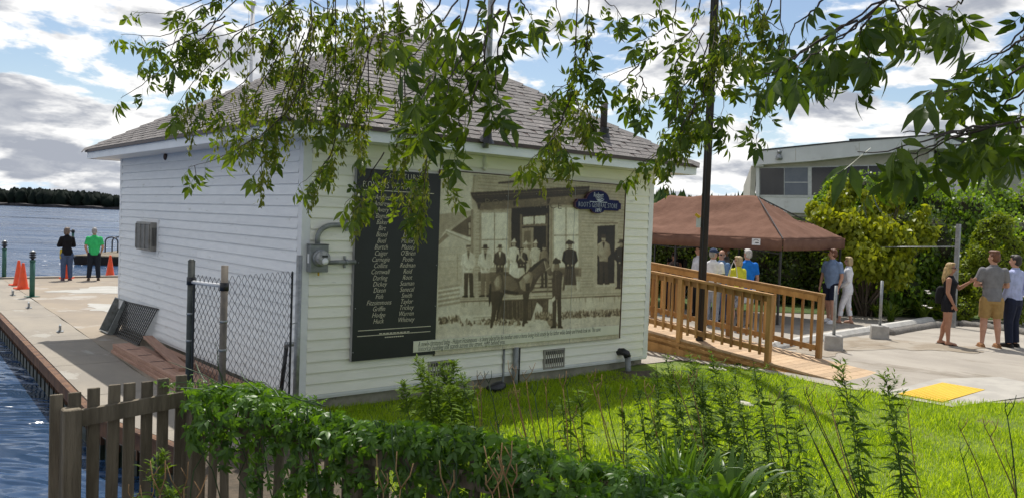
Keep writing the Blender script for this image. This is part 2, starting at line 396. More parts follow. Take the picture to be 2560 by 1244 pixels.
def sst(a, b, x): t = np.clip((np.asarray(x, float)-a)/(b-a), 0, 1); return t*t*(3-2*t)
def gz(X, Y):
    X = np.asarray(X, float); Y = np.asarray(Y, float)
    dc = np.hypot(X-CP[0], Y-CP[1])
    z = -.06+.06*sst(0, -2.2, Y)+.10*sst(5.0, 7.6, X)+.09*sst(8, 13, X)
    z = z+.72*(1-sst(2.2, 7.6, dc))
    z = z+.012*vnoise(np.stack([X, Y, X*0], -1), 1.3)*(1-sst(6.8, 7.4, X))
    lat = (X-CP[0])*SIDE[0]+(Y-CP[1])*SIDE[1]; dep = (X-CP[0])*FLAT[0]+(Y-CP[1])*FLAT[1]
    s = lat/np.maximum(dep, .5)
    return z+(1.5*sst(24.5, 40, dep)+1.6*sst(.40, .52, s)*sst(24.5, 36, dep))*sst(.20, .34, s)
def bx(Y):      # where the lawn ends and the gravel begins
    return np.interp(Y, [-16, -9, -6.6, -5.35, -4.75, -4.0, -3.2, -1.5, 0], [30, 16, 11.2, 8.7, 7.6, 7.3, 7.15, 7.2, 7.2])
def lb(Y):      # the sea wall at the lawn's left
    return np.interp(Y, [-16, -12, -7, -4.6, -3.75, -3.3, -1.2, .06], [-12, -9, -6.5, -4.4, -3.2, -2.35, -1.62, -1.60])
ys = np.concatenate([np.arange(-16, -8, .5), np.arange(-8, 0.05, .16), [0.06]]); ts = np.linspace(0, 1, 90)
YY = np.repeat(ys[:, None], 90, 1); XX = lb(YY)+(bx(YY)+.12-lb(YY))*ts[None, :]
LP = np.stack([XX, YY, gz(XX, YY)], -1)
M['lawn_soil'] = mat('lawn_soil', (.15,.21,.025), .95, (.09,.135,.02), 3., detail=8, spots=(.17,.14,.07), sscale=2.0, slo=.56, shi=.68, bump=.6, bscale=60)
lawn_me = grid_mesh('lawn', LP); lawn_me.materials.append(M['lawn_soil']); lawn_me.materials.append(M['soil'])
for p_ in lawn_me.polygons:
    if p_.center.x < -.6 or (p_.center.x < .2 and p_.center.y > -1.4): p_.material_index = 1
tag(link('lawn', lawn_me), kind='structure')
# sea wall skirt under the lawn's left edge
b = MB(); yl = [-14, -12, -7, -4.6, -3.75, -3.3, -1.2, .06]
for a, c in zip(yl[:-1], yl[1:]):
    p = (float(lb(a)), a); q = (float(lb(c)), c)
    b.add([(p[0], p[1], -2), (q[0], q[1], -2), (q[0], q[1], float(gz(*q))+.0), (p[0], p[1], float(gz(*p))+.0)], [(0, 1, 2, 3)])
b.build('sea_wall', M['foundation'], kind='structure')
# gravel lot right of the boathouse, running up into the hill
ysg = np.concatenate([np.arange(-16, -7, .6), np.arange(-7, 0, .22), np.arange(0, 14, .8), np.arange(14, 60, 4)]); tg = np.concatenate([np.linspace(0, .35, 60), np.linspace(.36, 1, 50)])
YG = np.repeat(ysg[:, None], len(tg), 1); X0 = np.where(YG < 0, bx(np.minimum(YG, 0)), np.interp(YG, [0, 9, 20, 60], [6.3, 6.3, 14.5, 66]))
XG = X0+(75-X0)*tg[None, :]
GP = np.stack([XG, YG, gz(XG, YG)+.012], -1)
M['gravel'] = mat('gravel_lot', (.36,.325,.275), .92, (.285,.255,.215), 1.1, (1,.45,1), detail=10, spots=(.20,.17,.13), sscale=.9, slo=.55, shi=.70, bump=.5, bscale=55)
lot = grid_mesh('gravel_lot', GP); lot.materials.append(M['gravel']); tag(link('gravel_lot', lot), kind='structure')
# grassy hillside under the restaurant
s_ = np.linspace(.16, 1.4, 60); d_ = np.concatenate([np.linspace(22.5, 50, 50), np.linspace(52, 160, 20)])
SS, DD = np.meshgrid(s_, d_, indexing='ij'); HX = CP[0]+SIDE[0]*SS*DD+FLAT[0]*DD; HY = CP[1]+SIDE[1]*SS*DD+FLAT[1]*DD
HP = np.stack([HX, HY, gz(HX, HY)+.03], -1)
M['hill_grass'] = mat('hill_grass', (.085,.14,.02), .95, (.05,.09,.018), 1.2, detail=8, bump=1., bscale=18, bdist=.1)
hm = grid_mesh('hillside', HP); hm.materials.append(M['hill_grass']); tag(link('hillside', hm), kind='structure')

# ---- grass blades
def blades(name, n, region, hmin, hmax, mat_, seed=1, w=.007):
    rng = np.random.default_rng(seed); X = np.zeros(0); Y = np.zeros(0)
    while len(X) < n:
        x, y = region(rng, n); ok = (x > lb(y)+.03)
        X = np.concatenate([X, x[ok]]); Y = np.concatenate([Y, y[ok]])
    X = X[:n]; Y = Y[:n]
    Q_ = np.stack([X, Y, X*0], -1); thin = (vnoise(Q_, 1.15, 21)+.5*vnoise(Q_, 4.3, 22) > .72) & (rng.random(n) < .8); X = X[~thin]; Y = Y[~thin]; n = len(X)
    pos = np.stack([X, Y, gz(X, Y)-.004], -1)
    a = rng.uniform(0, 2*PI, n); lean = rng.uniform(.05, .75, n)
    up = unit(np.stack([np.cos(a)*lean, np.sin(a)*lean, np.ones(n)], -1)); sd = np.stack([-np.sin(a), np.cos(a), np.zeros(n)], -1)
    nn = np.cross(sd, up)
    clump = .55+.9*(.5+.5*vnoise(pos, 2.4, 3))
    size = rng.uniform(hmin, hmax, n)*clump
    tv = [(-.5*w/.06, 0, 0), (.5*w/.06, 0, 0), (.38*w/.06, .55, .05), (-.38*w/.06, .55, .05), (0, 1, .22)]
    var = np.clip(rng.normal(.42, .25, n)+.30*vnoise(pos, .9, 5)+.18*vnoise(pos, 3.1, 8), 0, 1); dry = rng.random(n) < .05+.10*(vnoise(pos, .7, 12) > .35); var[dry] = 1.5
    me = scatter(name, tv, [(0, 1, 2, 3), (3, 2, 4)], pos, sd, up, nn, size, mat_, var)
    return tag(link(name, me), kind='stuff')
M['grass'] = leaf_mat('grass_blade', (.16,.28,.014), (.38,.50,.035), .5, .6, (1.6,1.5,.5), .12)
def reg_lawn(rng, n):
    y = rng.uniform(-8.2, -.02, n); x = rng.uniform(-.7, 12, n); ok = (x < bx(y)+rng.normal(0, .05, n)) & ~((x > 5.6) & (y > -1.0+.25*rng.normal(0, 1, n)))
    return x[ok], y[ok]
blades('grass', 170000, reg_lawn, .035, .085, M['grass'], 2)

# ================================================================== THE DOCK
DOCK_FAR = 20.75
def dock_left(Y): return np.interp(Y, [-1.25, -.7, .8, 2, 11.1, 20.9], [-1.62, -1.71, -2.03, -1.97, -1.48, -1.0])
dk = [-1.25, -.7, .8, 2, 4.3, 6.6, 8.9, 11.1, 13.5, 16, 18.4, DOCK_FAR]
slab = MB()
yy = np.array([-1.25, -.7, .8, 2, 4, 6, 8, 10, 12, 14, 16, 18, DOCK_FAR])
def slabseg(b, y0, y1, xl0, xl1, xr0, xr1, z1=0., z0=-.26):
    b.add([(xl0,y0,z0),(xr0,y0,z0),(xr1,y1,z0),(xl1,y1,z0),(xl0,y0,z1),(xr0,y0,z1),(xr1,y1,z1),(xl1,y1,z1)],
          [(0,3,2,1),(4,5,6,7),(0,1,5,4),(1,2,6,5),(2,3,7,6),(3,0,4,7)])
dock = empty('dock', (0, 0, 0)); dock['kind'] = 'structure'
STRIP = 1.0
def jl(Y): return dock_left(Y)+STRIP+.012*math.sin(Y*5.1)
# main slab: from the joint to the boathouse and, behind it, right to x=12
b = MB()
b.add([(jl(y), y, 0) for y in yy]+[(0.14, yy[0], 0)]+[], [])
top = [(float(jl(y)), float(y)) for y in yy]; right = [(14, DOCK_FAR), (14, 7.9), (.05, 7.9), (.05, -1.25)]
poly = [(.05, -1.25)]+[(14, 7.9)] and ([(x, y) for x, y in reversed(top)]+[(.05, -1.25), (.05, 7.9), (14, 7.9), (14, DOCK_FAR)])
bm = bmesh.new(); vs = [bm.verts.new((x, y, 0)) for x, y in poly]; f = bm.faces.new(vs)
bmesh.ops.triangulate(bm, faces=[f]); ext = bmesh.ops.extrude_face_region(bm, geom=list(bm.faces))
bmesh.ops.translate(bm, verts=[g for g in ext['geom'] if isinstance(g, bmesh.types.BMVert)], vec=(0, 0, -.26))
bmesh.ops.recalc_face_normals(bm, faces=bm.faces)
me = bpy.data.meshes.new('concrete_slab'); bm.to_mesh(me); bm.free(); me.materials.append(M['concrete']); link('concrete_slab', me, dock)
# the edge strip, poured in bays with joints
for y0, y1 in zip(dk[:-1], dk[1:]):
    b = MB(); n = 4; q = np.linspace(y0+.006, y1-.006, n)
    for a, c in zip(q[:-1], q[1:]): slabseg(b, a, c, float(dock_left(a))+.05, float(dock_left(c))+.05, float(jl(a))-.012, float(jl(c))-.012, -.004+.003*random.random())
    b.build('edge_slab', M['concrete_strip'], dock)
# rusty cap channel along the edge and sheet piles under it
for y0, y1 in zip(dk[:-1], dk[1:]):
    b = MB(); p = (float(dock_left(y0)), y0, -.10); q = (float(dock_left(y1)), y1, -.10)
    b.beam(p, q, .06, .20); b.beam((p[0]-.02, p[1], -.012), (q[0]-.02, q[1], -.012), .075, .022)
    b.build('cap_channel', M['rust'], dock)
b = MB(); b.beam((-1.0, DOCK_FAR+.02, -.1), (14, DOCK_FAR+.02, -.1), .1, .2); b.build('cap_channel', M['rust'], dock)
b = MB(); b.box((-1.0, DOCK_FAR-.35, -.002), (14, DOCK_FAR-.02, .05)); b.build('edge_curb', M['concrete_strip'], dock)
pm = MB(); pm.prism([(-.13, 0), (-.085, -.16), (.085, -.16), (.13, 0), (.10, 0), (.07, -.13), (-.07, -.13), (-.10, 0)][::-1], -.75, -.2)
pile_me = pm.mesh('sheet_pile'); pile_me.materials.append(M['rust'])
wm = MB(); wm.prism([(-.135, .002), (-.089, -.165), (.089, -.165), (.135, .002)][::-1], -1.2, WATER_Z+.17); wet_me = wm.mesh('sheet_pile_foot'); wet_me.materials.append(M['pile_wet'])
y = -1.1
while y < 20.5:
    x = float(dock_left(y)); dx = float(dock_left(y+.05))-x; ang = math.atan2(.05, dx)
    o = link('sheet_pile', pile_me, dock); o.location = (x+.03, y, 0); o.rotation_euler = (0, 0, ang)
    w_ = link('waterline_band', wet_me, o)
    y += .42
b = MB()
for y0, y1 in zip(dk[:-1], dk[1:]):
    p = (float(dock_left(y0))+.10, y0, -.7); q = (float(dock_left(y1))+.10, y1, -.7); b.beam(p, q, .05, 1.0)
b.build('back_sheeting', M['pile_wet'], dock)
# pale cement patches (real patches, a few mm thick)
M['cement_patch'] = mat('cement_patch', (.42,.41,.38), .9, (.36,.35,.315), 2.5, detail=8, bump=.3)
M['old_patch'] = mat('dusty_patch', (.40,.375,.32), .9, (.36,.33,.275), 1.6, detail=8, bump=.3)
def patch(cx, cy, rx, ry, seed, mat_, z=.004):
    rr = random.Random(seed); n = 40
    ph = [rr.uniform(0, 6.3) for _ in range(5)]
    pts = []
    for i in range(n):
        a = 2*PI*i/n; k = 1+.16*math.sin(3*a+ph[0])+.12*math.sin(5*a+ph[1])+.09*math.sin(9*a+ph[2])+.05*math.sin(14*a+ph[3])
        pts.append((cx+rx*k*math.cos(a), cy+ry*k*math.sin(a), z))
    b = MB(); b.add(pts, [tuple(range(n))]); b.build('cement_patch', mat_, dock)
p = at_z(262, 770, 0); patch(p.x+.4, p.y, .75, .95, 3, M['cement_patch'])
p = at_z(235, 722, 0); patch(p.x+.6, p.y-.4, 1.5, 1.1, 5, M['cement_patch'], .005)
p = at_z(296, 872, 0); patch(p.x+.1, p.y, .13, .22, 8, M['cement_patch'])

# ================================================================== FAR SHORES
M['far_green'] = leaf_mat('island_trees', (.004,.008,.009), (.012,.019,.013), .1, .8, (1,1,.6), .1)
M['pine_far'] = leaf_mat('far_pines', (.03,.07,.02), (.08,.13,.035), .15, .7, (1,1,.5), .1)
def tree_blobs(name, pts, hs, ws, mat_, seed, conic):
    rng = np.random.default_rng(seed); V = []; F = []; ln = []; var = []; off = 0
    for (x, y, z), h, w in zip(pts, hs, ws):
        n, k = 7, 5
        for i in range(k+1):
            t = i/k
            for j in range(n):
                a = 2*PI*j/n+rng.uniform(-.3, .3)
                rad = w*((1-t)**.8 if conic else math.sin(PI*(.12+.86*t))**.6)*rng.uniform(.6, 1.15)
                V.append((x+rad*math.cos(a), y+rad*math.sin(a), z+h*(t+rng.uniform(-.05, .05)))); var.append(rng.uniform(0, 1))
        for i in range(k):
            for j in range(n): F += [off+i*n+j, off+i*n+(j+1)%n, off+(i+1)*n+(j+1)%n, off+(i+1)*n+j]; ln.append(4)
        off += (k+1)*n
    me = big_mesh(name, np.array(V), np.array(F), np.array(ln), mat_, np.array(var)); return tag(link(name, me), kind='stuff')
rng = np.random.default_rng(11); D_I = 620.
def isl_top(px): return np.interp(px, [-700, -200, 0, 60, 110, 200, 300, 420, 900], [470, 468, 464, 461, 465, 469, 478, 486, 500])
pts = []; hs = []; ws = []
for i in range(1500):
    px = rng.uniform(-650, 620); dep = D_I+rng.uniform(0, 120)
    base = at_d(px, 505+.0368*px*.9, dep); hgt = (508+.03*px-isl_top(px))/FPX*D_I*rng.uniform(.80, 1.03)
    pts.append((base.x, base.y, WATER_Z)); hs.append(max(hgt, 2.5)); ws.append(rng.uniform(3.4, 5.6))
tree_blobs('island_wood', pts, hs, ws, M['far_green'], 3, False)
b = MB(); M['shore_rock'] = mat('shore_rock', (.05,.042,.042), .9, (.022,.02,.022), .3, bump=.5)
n = 60; pa = [at_d(-700+i*1400/n, 511+.0368*(-700+i*1400/n)*.9, D_I-8+4*math.sin(i*1.7)) for i in range(n+1)]
for i in range(n):
    p, q = pa[i], pa[i+1]; h0 = 1.2+1.0*abs(math.sin(i*2.3)); h1 = 1.2+1.0*abs(math.sin((i+1)*2.3)); w = Vector((FLAT[0], FLAT[1], 0))*140
    b.add([(p.x, p.y, WATER_Z-1), (q.x, q.y, WATER_Z-1), (q.x, q.y, WATER_Z+h1), (p.x, p.y, WATER_Z+h0), (q.x+w.x, q.y+w.y, 4), (p.x+w.x, p.y+w.y, 4)], [(0, 1, 2, 3), (3, 2, 4, 5)])
b.build('island', M['shore_rock'], kind='structure')
pts = []; hs = []; ws = []
for i in range(800):
    px = rng.uniform(1480, 2100); dep = rng.uniform(115, 170); base = at_d(px, 600, dep)
    top = np.interp(px, [1480, 1640, 1690, 1760, 2100], [498, 489, 486, 494, 500]); zt = 2.39+(551+.0368*(px-1280)-top)/FPX*140
    pts.append((base.x, base.y, -.5)); hs.append((zt+.5)*rng.uniform(.80, 1.04)); ws.append(rng.uniform(2.2, 3.6))
tree_blobs('far_pine_wood', pts, hs, ws, M['pine_far'], 5, True)
b = MB(); p = at_d(1380, 600, 108); q = at_d(2300, 640, 108); w = Vector((FLAT[0], FLAT[1], 0))*90
b.add([(p.x, p.y, -1), (q.x, q.y, -1), (q.x+w.x, q.y+w.y, -1), (p.x+w.x, p.y+w.y, -1), (p.x, p.y, .2), (q.x, q.y, .2), (q.x+w.x, q.y+w.y, .6), (p.x+w.x, p.y+w.y, .6)], [(4, 5, 6, 7), (0, 1, 5, 4), (1, 2, 6, 5), (3, 0, 4, 7)])
b.build('far_shore', M['hill_grass'], kind='structure')
# ================================================================== THE BOATHOUSE
W, D, Z0, ZW = 6.47, 7.77, .1575, 3.293
OX, OY, ZF0, ZF1 = .486, .535, 3.33, 3.445
house = empty('boathouse', (0, 0, 0), 0, 'white clapboard boathouse with hipped grey shingle roof, standing on the concrete dock', 'building')
b = MB(); b.box((.05, .05, -.3), (W-.05, D-.05, Z0)); b.build('foundation', M['foundation'], house)
b = MB(); b.box((.03, .03, Z0), (W-.03, D-.03, ZW)); b.build('wall_core', M['white_paint'], house)
NB = 23; EXPO = (ZW-Z0)/NB
def board_mesh(L):          # lap board along +x, front towards -y, bottom edge proud
    b = MB(); h = EXPO+.012
    vs = []
    for x in (0, L): vs += [(x, .03, 0), (x, -.026, 0), (x, -.002, h), (x, .03, h)]
    b.add(vs, [(0, 1, 2, 3), (7, 6, 5, 4), (1, 5, 6, 2), (0, 4, 5, 1), (2, 6, 7, 3)])
    return b
cb = .095
def lay_boards(L, place, mat_, joints):
    for k in range(NB):
        z = Z0+k*EXPO
        cuts = [0, L]
        if k in joints: cuts = [0, joints[k]*L, L]
        for a, c in zip(cuts[:-1], cuts[1:]):
            me = board_mesh(c-a-.002).mesh('siding_board'); me.materials.append(mat_)
            o = link('siding_board', me, house); place(o, a, z+random.uniform(-.0015, .0015))
def pl_front(o, a, z): o.location = (cb+.002+a, 0, z)
def pl_left(o, a, z): o.location = (0, D-cb-.002-a, z); o.rotation_euler = (0, 0, -PI/2)
lay_boards(W-2*cb-.004, pl_front, M['cream_bounce_paint'], {4: .72, 9: .93, 14: .30, 20: .55})
lay_boards(D-2*cb-.004, pl_left, M['white_paint'], {2: .5, 6: .33, 8: .62, 11: .55, 15: .75, 18: .45, 21: .60})
for (x, y) in ((0, 0), (W, 0), (0, D), (W, D)):
    sx = 1 if x == 0 else -1; sy = 1 if y == 0 else -1; b = MB()
    pts = [(x-sx*.018, y-sy*.018), (x+sx*cb, y-sy*.018), (x+sx*cb, y+sy*.006), (x+sx*.006, y+sy*.006), (x+sx*.006, y+sy*cb), (x-sx*.018, y+sy*cb)]
    if sx*sy < 0: pts = pts[::-1]
    b.prism(pts, Z0-.02, ZW-.001); b.build('corner_board', M['trim_white'], house)
b = MB(); b.box((W, cb+.01, Z0), (W+.012, D-cb-.01, ZW-.002)); b.build('side_wall', M['white_paint'], house)
b = MB(); b.box((cb+.01, D, Z0), (W-cb-.01, D+.012, ZW-.002)); b.build('side_wall', M['white_paint'], house)
b = MB(); b.box((.0, -.026, Z0-.035), (W, .04, Z0-.004)); b.box((0, -.016, Z0-.06), (W, .04, Z0-.038)); b.build('base_trim', M['trim_white'], house)
b = MB(); b.box((-.024, .05, Z0-.035), (.04, D, Z0-.004)); b.build('base_trim', M['trim_white'], house)
b = MB(); b.box((.1, -.034, ZW-.17), (W-.1, -.02, ZW-.003)); b.build('frieze_board', M['cream_bounce_paint'], house)
# soffit and fascia
b = MB(); b.box((-OX+.02, -OY+.02, ZW), (W+OX-.02, D+OY-.02, ZW+.035)); b.build('soffit', M['trim_white'], house)
for (p0, p1, nm) in (((-OX, -OY, 0), (W+OX, -OY+.02, 0), 0), ((-OX, D+OY-.02, 0), (W+OX, D+OY, 0), 0), ((-OX, -OY+.021, 0), (-OX+.02, D+OY-.021, 0), 1), ((W+OX-.02, -OY+.021, 0), (W+OX, D+OY-.021, 0), 1)):
    b = MB(); b.box((p0[0], p0[1], ZW-.012), (p1[0], p1[1], ZF1)); b.build('fascia', M['fascia_white'], house)
# roof: hipped, ridge along Y
SL = .585; EX = .03
ex0, ex1, ey0, ey1 = -OX-EX, W+OX+EX, -OY-EX, D+OY+EX; ZE = ZF1+.004
hw = (ex1-ex0)/2; ZA = ZE+SL*hw; RA = Vector((W/2, ey0+hw, ZA)); RB = Vector((W/2, ey1-hw, ZA))
c00, c10, c11, c01 = (Vector((ex0, ey0, ZE)), Vector((ex1, ey0, ZE)), Vector((ex1, ey1, ZE)), Vector((ex0, ey1, ZE)))
b = MB(); b.add([c00, c10, c11, c01, RA, RB]+[v+Vector((0, 0, -.03)) for v in (c00, c10, c11, c01)],
    [(0, 1, 4), (1, 2, 5, 4), (2, 3, 5), (3, 0, 4, 5), (9, 8, 7, 6), (0, 6, 7, 1), (1, 7, 8, 2), (2, 8, 9, 3), (3, 9, 6, 0)])
b.build('roof_deck', M['drip'], house)
b = MB()
for p, q in ((c00, c10), (c10, c11), (c11, c01), (c01, c00)): b.beam(p+Vector((0, 0, -.022)), q+Vector((0, 0, -.022)), .018, .045)
b.build('drip_edge', M['drip'], house)
up = math.sqrt(1+SL*SL)
def slope_shingles(A, B, upd, length, wid, expo, tl, tr):
    """shingles on one roof face. A->B eave, upd unit vector up the slope, tl/tr how far the ends move in per metre up the slope"""
    ax = (B-A).normalized(); nrm = ax.cross(upd).normalized(); L = (B-A).length; k = 0; out = []
    while k*expo < length-.02:
        v0 = k*expo; v1 = min(v0+expo*1.12, length); l0 = tl*v0; r0 = L-tr*v0; l1 = tl*v1; r1 = L-tr*v1
        x = l0-(.5 if k % 2 else .0)*wid-random.uniform(0, .08)
        while x < r0:
            a0, a1 = max(x, l0), min(x+wid-.006, r0); sk = .06*(1 if (k+int(x/wid)) % 2 else -1)
            t0, t1 = min(max(x+sk, l1), r1), max(min(x+wid-.006+sk, r1), l1)
            if a1-a0 > .03:
                h0 = .013+random.uniform(-.002, .0025); h1 = .004
                P = lambda u, v, h: A+ax*u+upd*v+nrm*h
                out.append([P(a0, v0, .002), P(a1, v0, .002), P(t1, v1, .002), P(t0, v1, .002), P(a0, v0, h0), P(a1, v0, h0), P(t1, v1, h1), P(t0, v1, h1)])
            x += wid
        k += 1
    return out
BF = [(4, 5, 6, 7), (0, 1, 5, 4), (1, 2, 6, 5), (3, 0, 4, 7)]
uf = Vector((0, 1, SL)).normalized(); ul = Vector((1, 0, SL)).normalized()
front = slope_shingles(c00, c10, uf, hw*up, .33, .142, 1/up, 1/up)
left = slope_shingles(c01, c00, ul, hw*up, .33, .142, 1/up, 1/up)
right = slope_shingles(c10, c11, Vector((-1, 0, SL)).normalized(), hw*up, .6, .28, 1/up, 1/up)
cpv = Vector(CP)
def near(s): return (s[0]-cpv).length
allv = sorted(front, key=near); one, rest = allv[:290], allv[290:]+left+right
for s in one:
    b = MB(); c = s[0].copy(); b.add([v-c for v in s], BF); o = b.build('shingle', M['shingle'], house); o.location = c
b = MB()
for s in rest: b.add(s, BF)
M['shingle_field'] = mat('shingle_field', (.22,.202,.193), .9, (.16,.147,.14), 5., detail=9, bump=.6, bscale=220, spots=(.32,.29,.275), sscale=9)
b.build('shingle_courses', M['shingle_field'], house, kind='stuff')
def caps(p, q, n):
    d = (q-p); L = d.length; d.normalize(); nn = int(L/.30)
    for i in range(nn):
        a = p+d*(i*L/nn); c = p+d*((i+1.12)*L/nn); s = d.cross(Vector((0, 0, 1))).normalized()
        u = s.cross(d).normalized(); w = .15; dr = .075 if n else .08
        b = MB(); b.add([a-s*w+u*(-dr+.028), a+u*.042, a+s*w+u*(-dr+.028), c-s*w+u*(-dr+.012), c+u*.02, c+s*w+u*(-dr+.012), a-s*w+u*(-dr+.008), a+u*.012, a+s*w+u*(-dr+.008)],
                        [(0, 1, 4, 3), (1, 2, 5, 4), (6, 7, 1, 0), (7, 8, 2, 1)])
        b.build('ridge_cap', M['shingle'], house)
caps(c00, RA, 1); caps(c10, RA, 1); caps(c01, RB, 1); caps(RA, RB, 0)
# roof pipes
def roof_pt(px, py): # point of the front roof face under a photo pixel
    d = Vector(ray(px, py)); n = Vector((0, -SL, 1)).normalized(); o = Vector(CP); t = (c00-o).dot(n)/d.dot(n); return o+d*t
p = roof_pt(1215, 352); b = MB(); b.tube([p-Vector((0, 0, .1)), p+Vector((0, 0, 2.35))], .041, 12); mast = b.build('service_mast', M['galv'], house, True)
b = MB(); b.lathe([(.12, -.01), (.07, .05), (.05, .12)], 14, Matrix.Translation(p)@Matrix.Rotation(.35, 4, 'X')); b.build('flashing', M['black_plastic'], mast)
b = MB(); b.tube([p+Vector((0, 0, 2.28)), p+Vector((.06, 0, 2.45)), p+Vector((.16, 0, 2.38)), p+Vector((.17, 0, 2.28))], .05, 10); b.build('weatherhead', M['galv'], mast, True)
p = roof_pt(1508, 338); b = MB(); b.tube([p-Vector((0, 0, .1)), p+Vector((0, 0, .52))], .058, 14); st = b.build('vent_stack', M['tar_wood'], house, True)
b = MB(); b.lathe([(.13, -.01), (.08, .05), (.066, .13)], 14, Matrix.Translation(p)@Matrix.Rotation(.35, 4, 'X')); b.build('flashing', M['black_plastic'], st)
# wall vents
for (xa, za, xb, zb) in ((4.04, .435, 4.49, .13), (1.90, .43, 2.33, .15)):
    b = MB(); f_ = .03; y0, y1 = -.032, -.012
    b.box((xa, y0, zb), (xb, y1, zb+f_)); b.box((xa, y0, za-f_), (xb, y1, za)); b.box((xa, y0, zb+f_), (xa+f_, y1, za-f_)); b.box((xb-f_, y0, zb+f_), (xb, y1, za-f_))
    v = b.build('foundation_vent', M['ac_grey'], house)
    b = MB(); b.box((xa+f_, -.017, zb+f_), (xb-f_, -.0145, za-f_)); b.build('opening', M['black_plastic'], v)
    n = 9; bw = (xb-xa-2*f_)/n
    for i in range(n):
        b = MB(); b.box((xa+f_+i*bw, -.031, zb+f_+.001), (xa+f_+i*bw+bw*.42, -.018, za-f_-.001)); b.build('bar', M['ac_grey'], v)
# conduits under the mural, pipe at the right
b = MB(); b.tube([(3.24, -.03, .52), (3.24, -.032, .1), (3.20, -.07, -.06)], .017, 8); b.build('thin_conduit', M['conduit'], house, True)
b = MB(); b.tube([(3.45, -.055, .52), (3.45, -.055, .06), (3.46, -.06, -.07)], .042, 10); q = b.build('drain_pipe', M['conduit'], house, True)
b = MB(); b.tube([(3.45, -.055, .19), (3.45, -.055, .215)], .055, 10); b.build('coupling', M['conduit'], q, True)
b = MB(); b.tube([(3.54, -.04, .52), (3.54, -.04, -.02)], .012, 6); b.build('thin_conduit', M['wire_black'], house, True)
b = MB(); b.tube([(5.76, .02, .27), (5.78, -.10, .285), (5.80, -.15, .26), (5.81, -.17, .20)], .062, 12); q = b.build('exhaust_elbow', M['black_plastic'], house, True)
b = MB(); b.tube([(5.81, -.17, .22), (5.80, -.20, .02), (5.79, -.22, -.06)], .05, 12); b.build('exhaust_pipe', M['conduit'], q, True)
# little service loop on the frieze, black hydrant pipe on the left wall
p = on_y(1213, 395, -.04); b = MB(); b.tube([(p.x, -.05, p.z-.13), (p.x, -.05, p.z+.10)], .035, 10); b.tube([(p.x-.0, -.05, p.z-.13), (p.x, -.02, p.z-.15)], .04, 10); b.build('service_bracket', M['cream_bounce_paint'], house, True)
a = on_x(716, 866, -.08); c = on_x(703, 975, -.08)
b = MB(); b.tube([c, a], .026, 10); b.build('standpipe', M['black_plastic'], house, True)
b = MB(); b.tube([a+Vector((0, 0, .0)), a+Vector((-.02, -.03, .045)), a+Vector((.03, -.13, .05))], .028, 10); b.build('pipe_elbow', M['galv'], house, True)
p = on_x(413, 392, -.03); b = MB(); b.ell(p, (.03, .05, .06)); b.build('wasp_nest', M['drip'], house, True)

# ------------------------------------------------------------------ things fixed to the walls
# electric meter
mt = empty('electric_meter', (.18, -.02, 1.87), 0, 'grey electric meter with round glass dial and bent conduits beside the black name board', 'electric meter')
def ml(p): return (p[0]-.18, p[1]+.02, p[2]-1.87)
b = MB(); b.box((-.125, -.11, -.19), (.115, 0, .14)); b.box((-.13, -.118, .14), (.12, 0, .152)); b.build('meter_box', M['meter_grey'], mt, bevel=.006)
RX = Matrix.Rotation(PI/2, 4, 'X')
b = MB(); b.lathe([(.098, .10), (.105, .115), (.105, .135), (.092, .14)], 24, Matrix.Translation((.005, 0, -.015))@RX); b.build('dial_ring', M['galv'], mt, True)
b = MB(); b.lathe([(.088, .13), (.088, .20), (.075, .215), (.05, .222), (.0, .224)], 24, Matrix.Translation((.005, 0, -.015))@RX); b.build('dial', mat('meter_glass', (.36,.36,.34), .15, (.26,.26,.25), 25.), mt, True)
b = MB(); b.box((-.03, -.228, .0), (.045, -.215, .022)); b.build('display', M['panel_black'], mt)
b = MB(); b.lathe([(.042, .20), (.04, .226), (.0, .228)], 18, Matrix.Translation((.012, 0, -.05))@RX); b.build('face_plate', M['label_white'], mt, True)
b = MB(); b.box((-.128, -.075, -.08), (-.1255, -.03, .03)); b.build('seal_label', M['label_white'], mt)
b = MB(); b.box((.0, -.07, -.235), (.018, -.055, -.19)); b.build('seal_tag', M['yellow'], mt)
pts = [(-.01, -.05, .15), (-.01, -.05, .22)]+[(.21-.22*math.cos(t), -.05, .22+.165*math.sin(t)) for t in np.linspace(.15, PI/2, 9)]+[(.30, -.05, .387), (.545, -.05, .390)]
b = MB(); b.tube(pts, .031, 12); c1 = b.build('upper_conduit', M['conduit'], mt, True)
b = MB(); b.tube([(.10, -.05, -.075), (.52, -.05, -.068)], .027, 12); c2 = b.build('lower_conduit', M['conduit'], mt, True)
for c, x, z in ((c1, .40, .388), (c2, .39, -.07)):
    b = MB(); b.tube([(x-.012, -.05, z), (x+.012, -.05, z)], .036, 12); b.box((x-.012, -.03, z+.03), (x+.012, -.0, z+.075)); b.box((x-.012, -.03, z-.075), (x+.012, -.0, z-.03)); b.build('clamp', M['galv'], c)
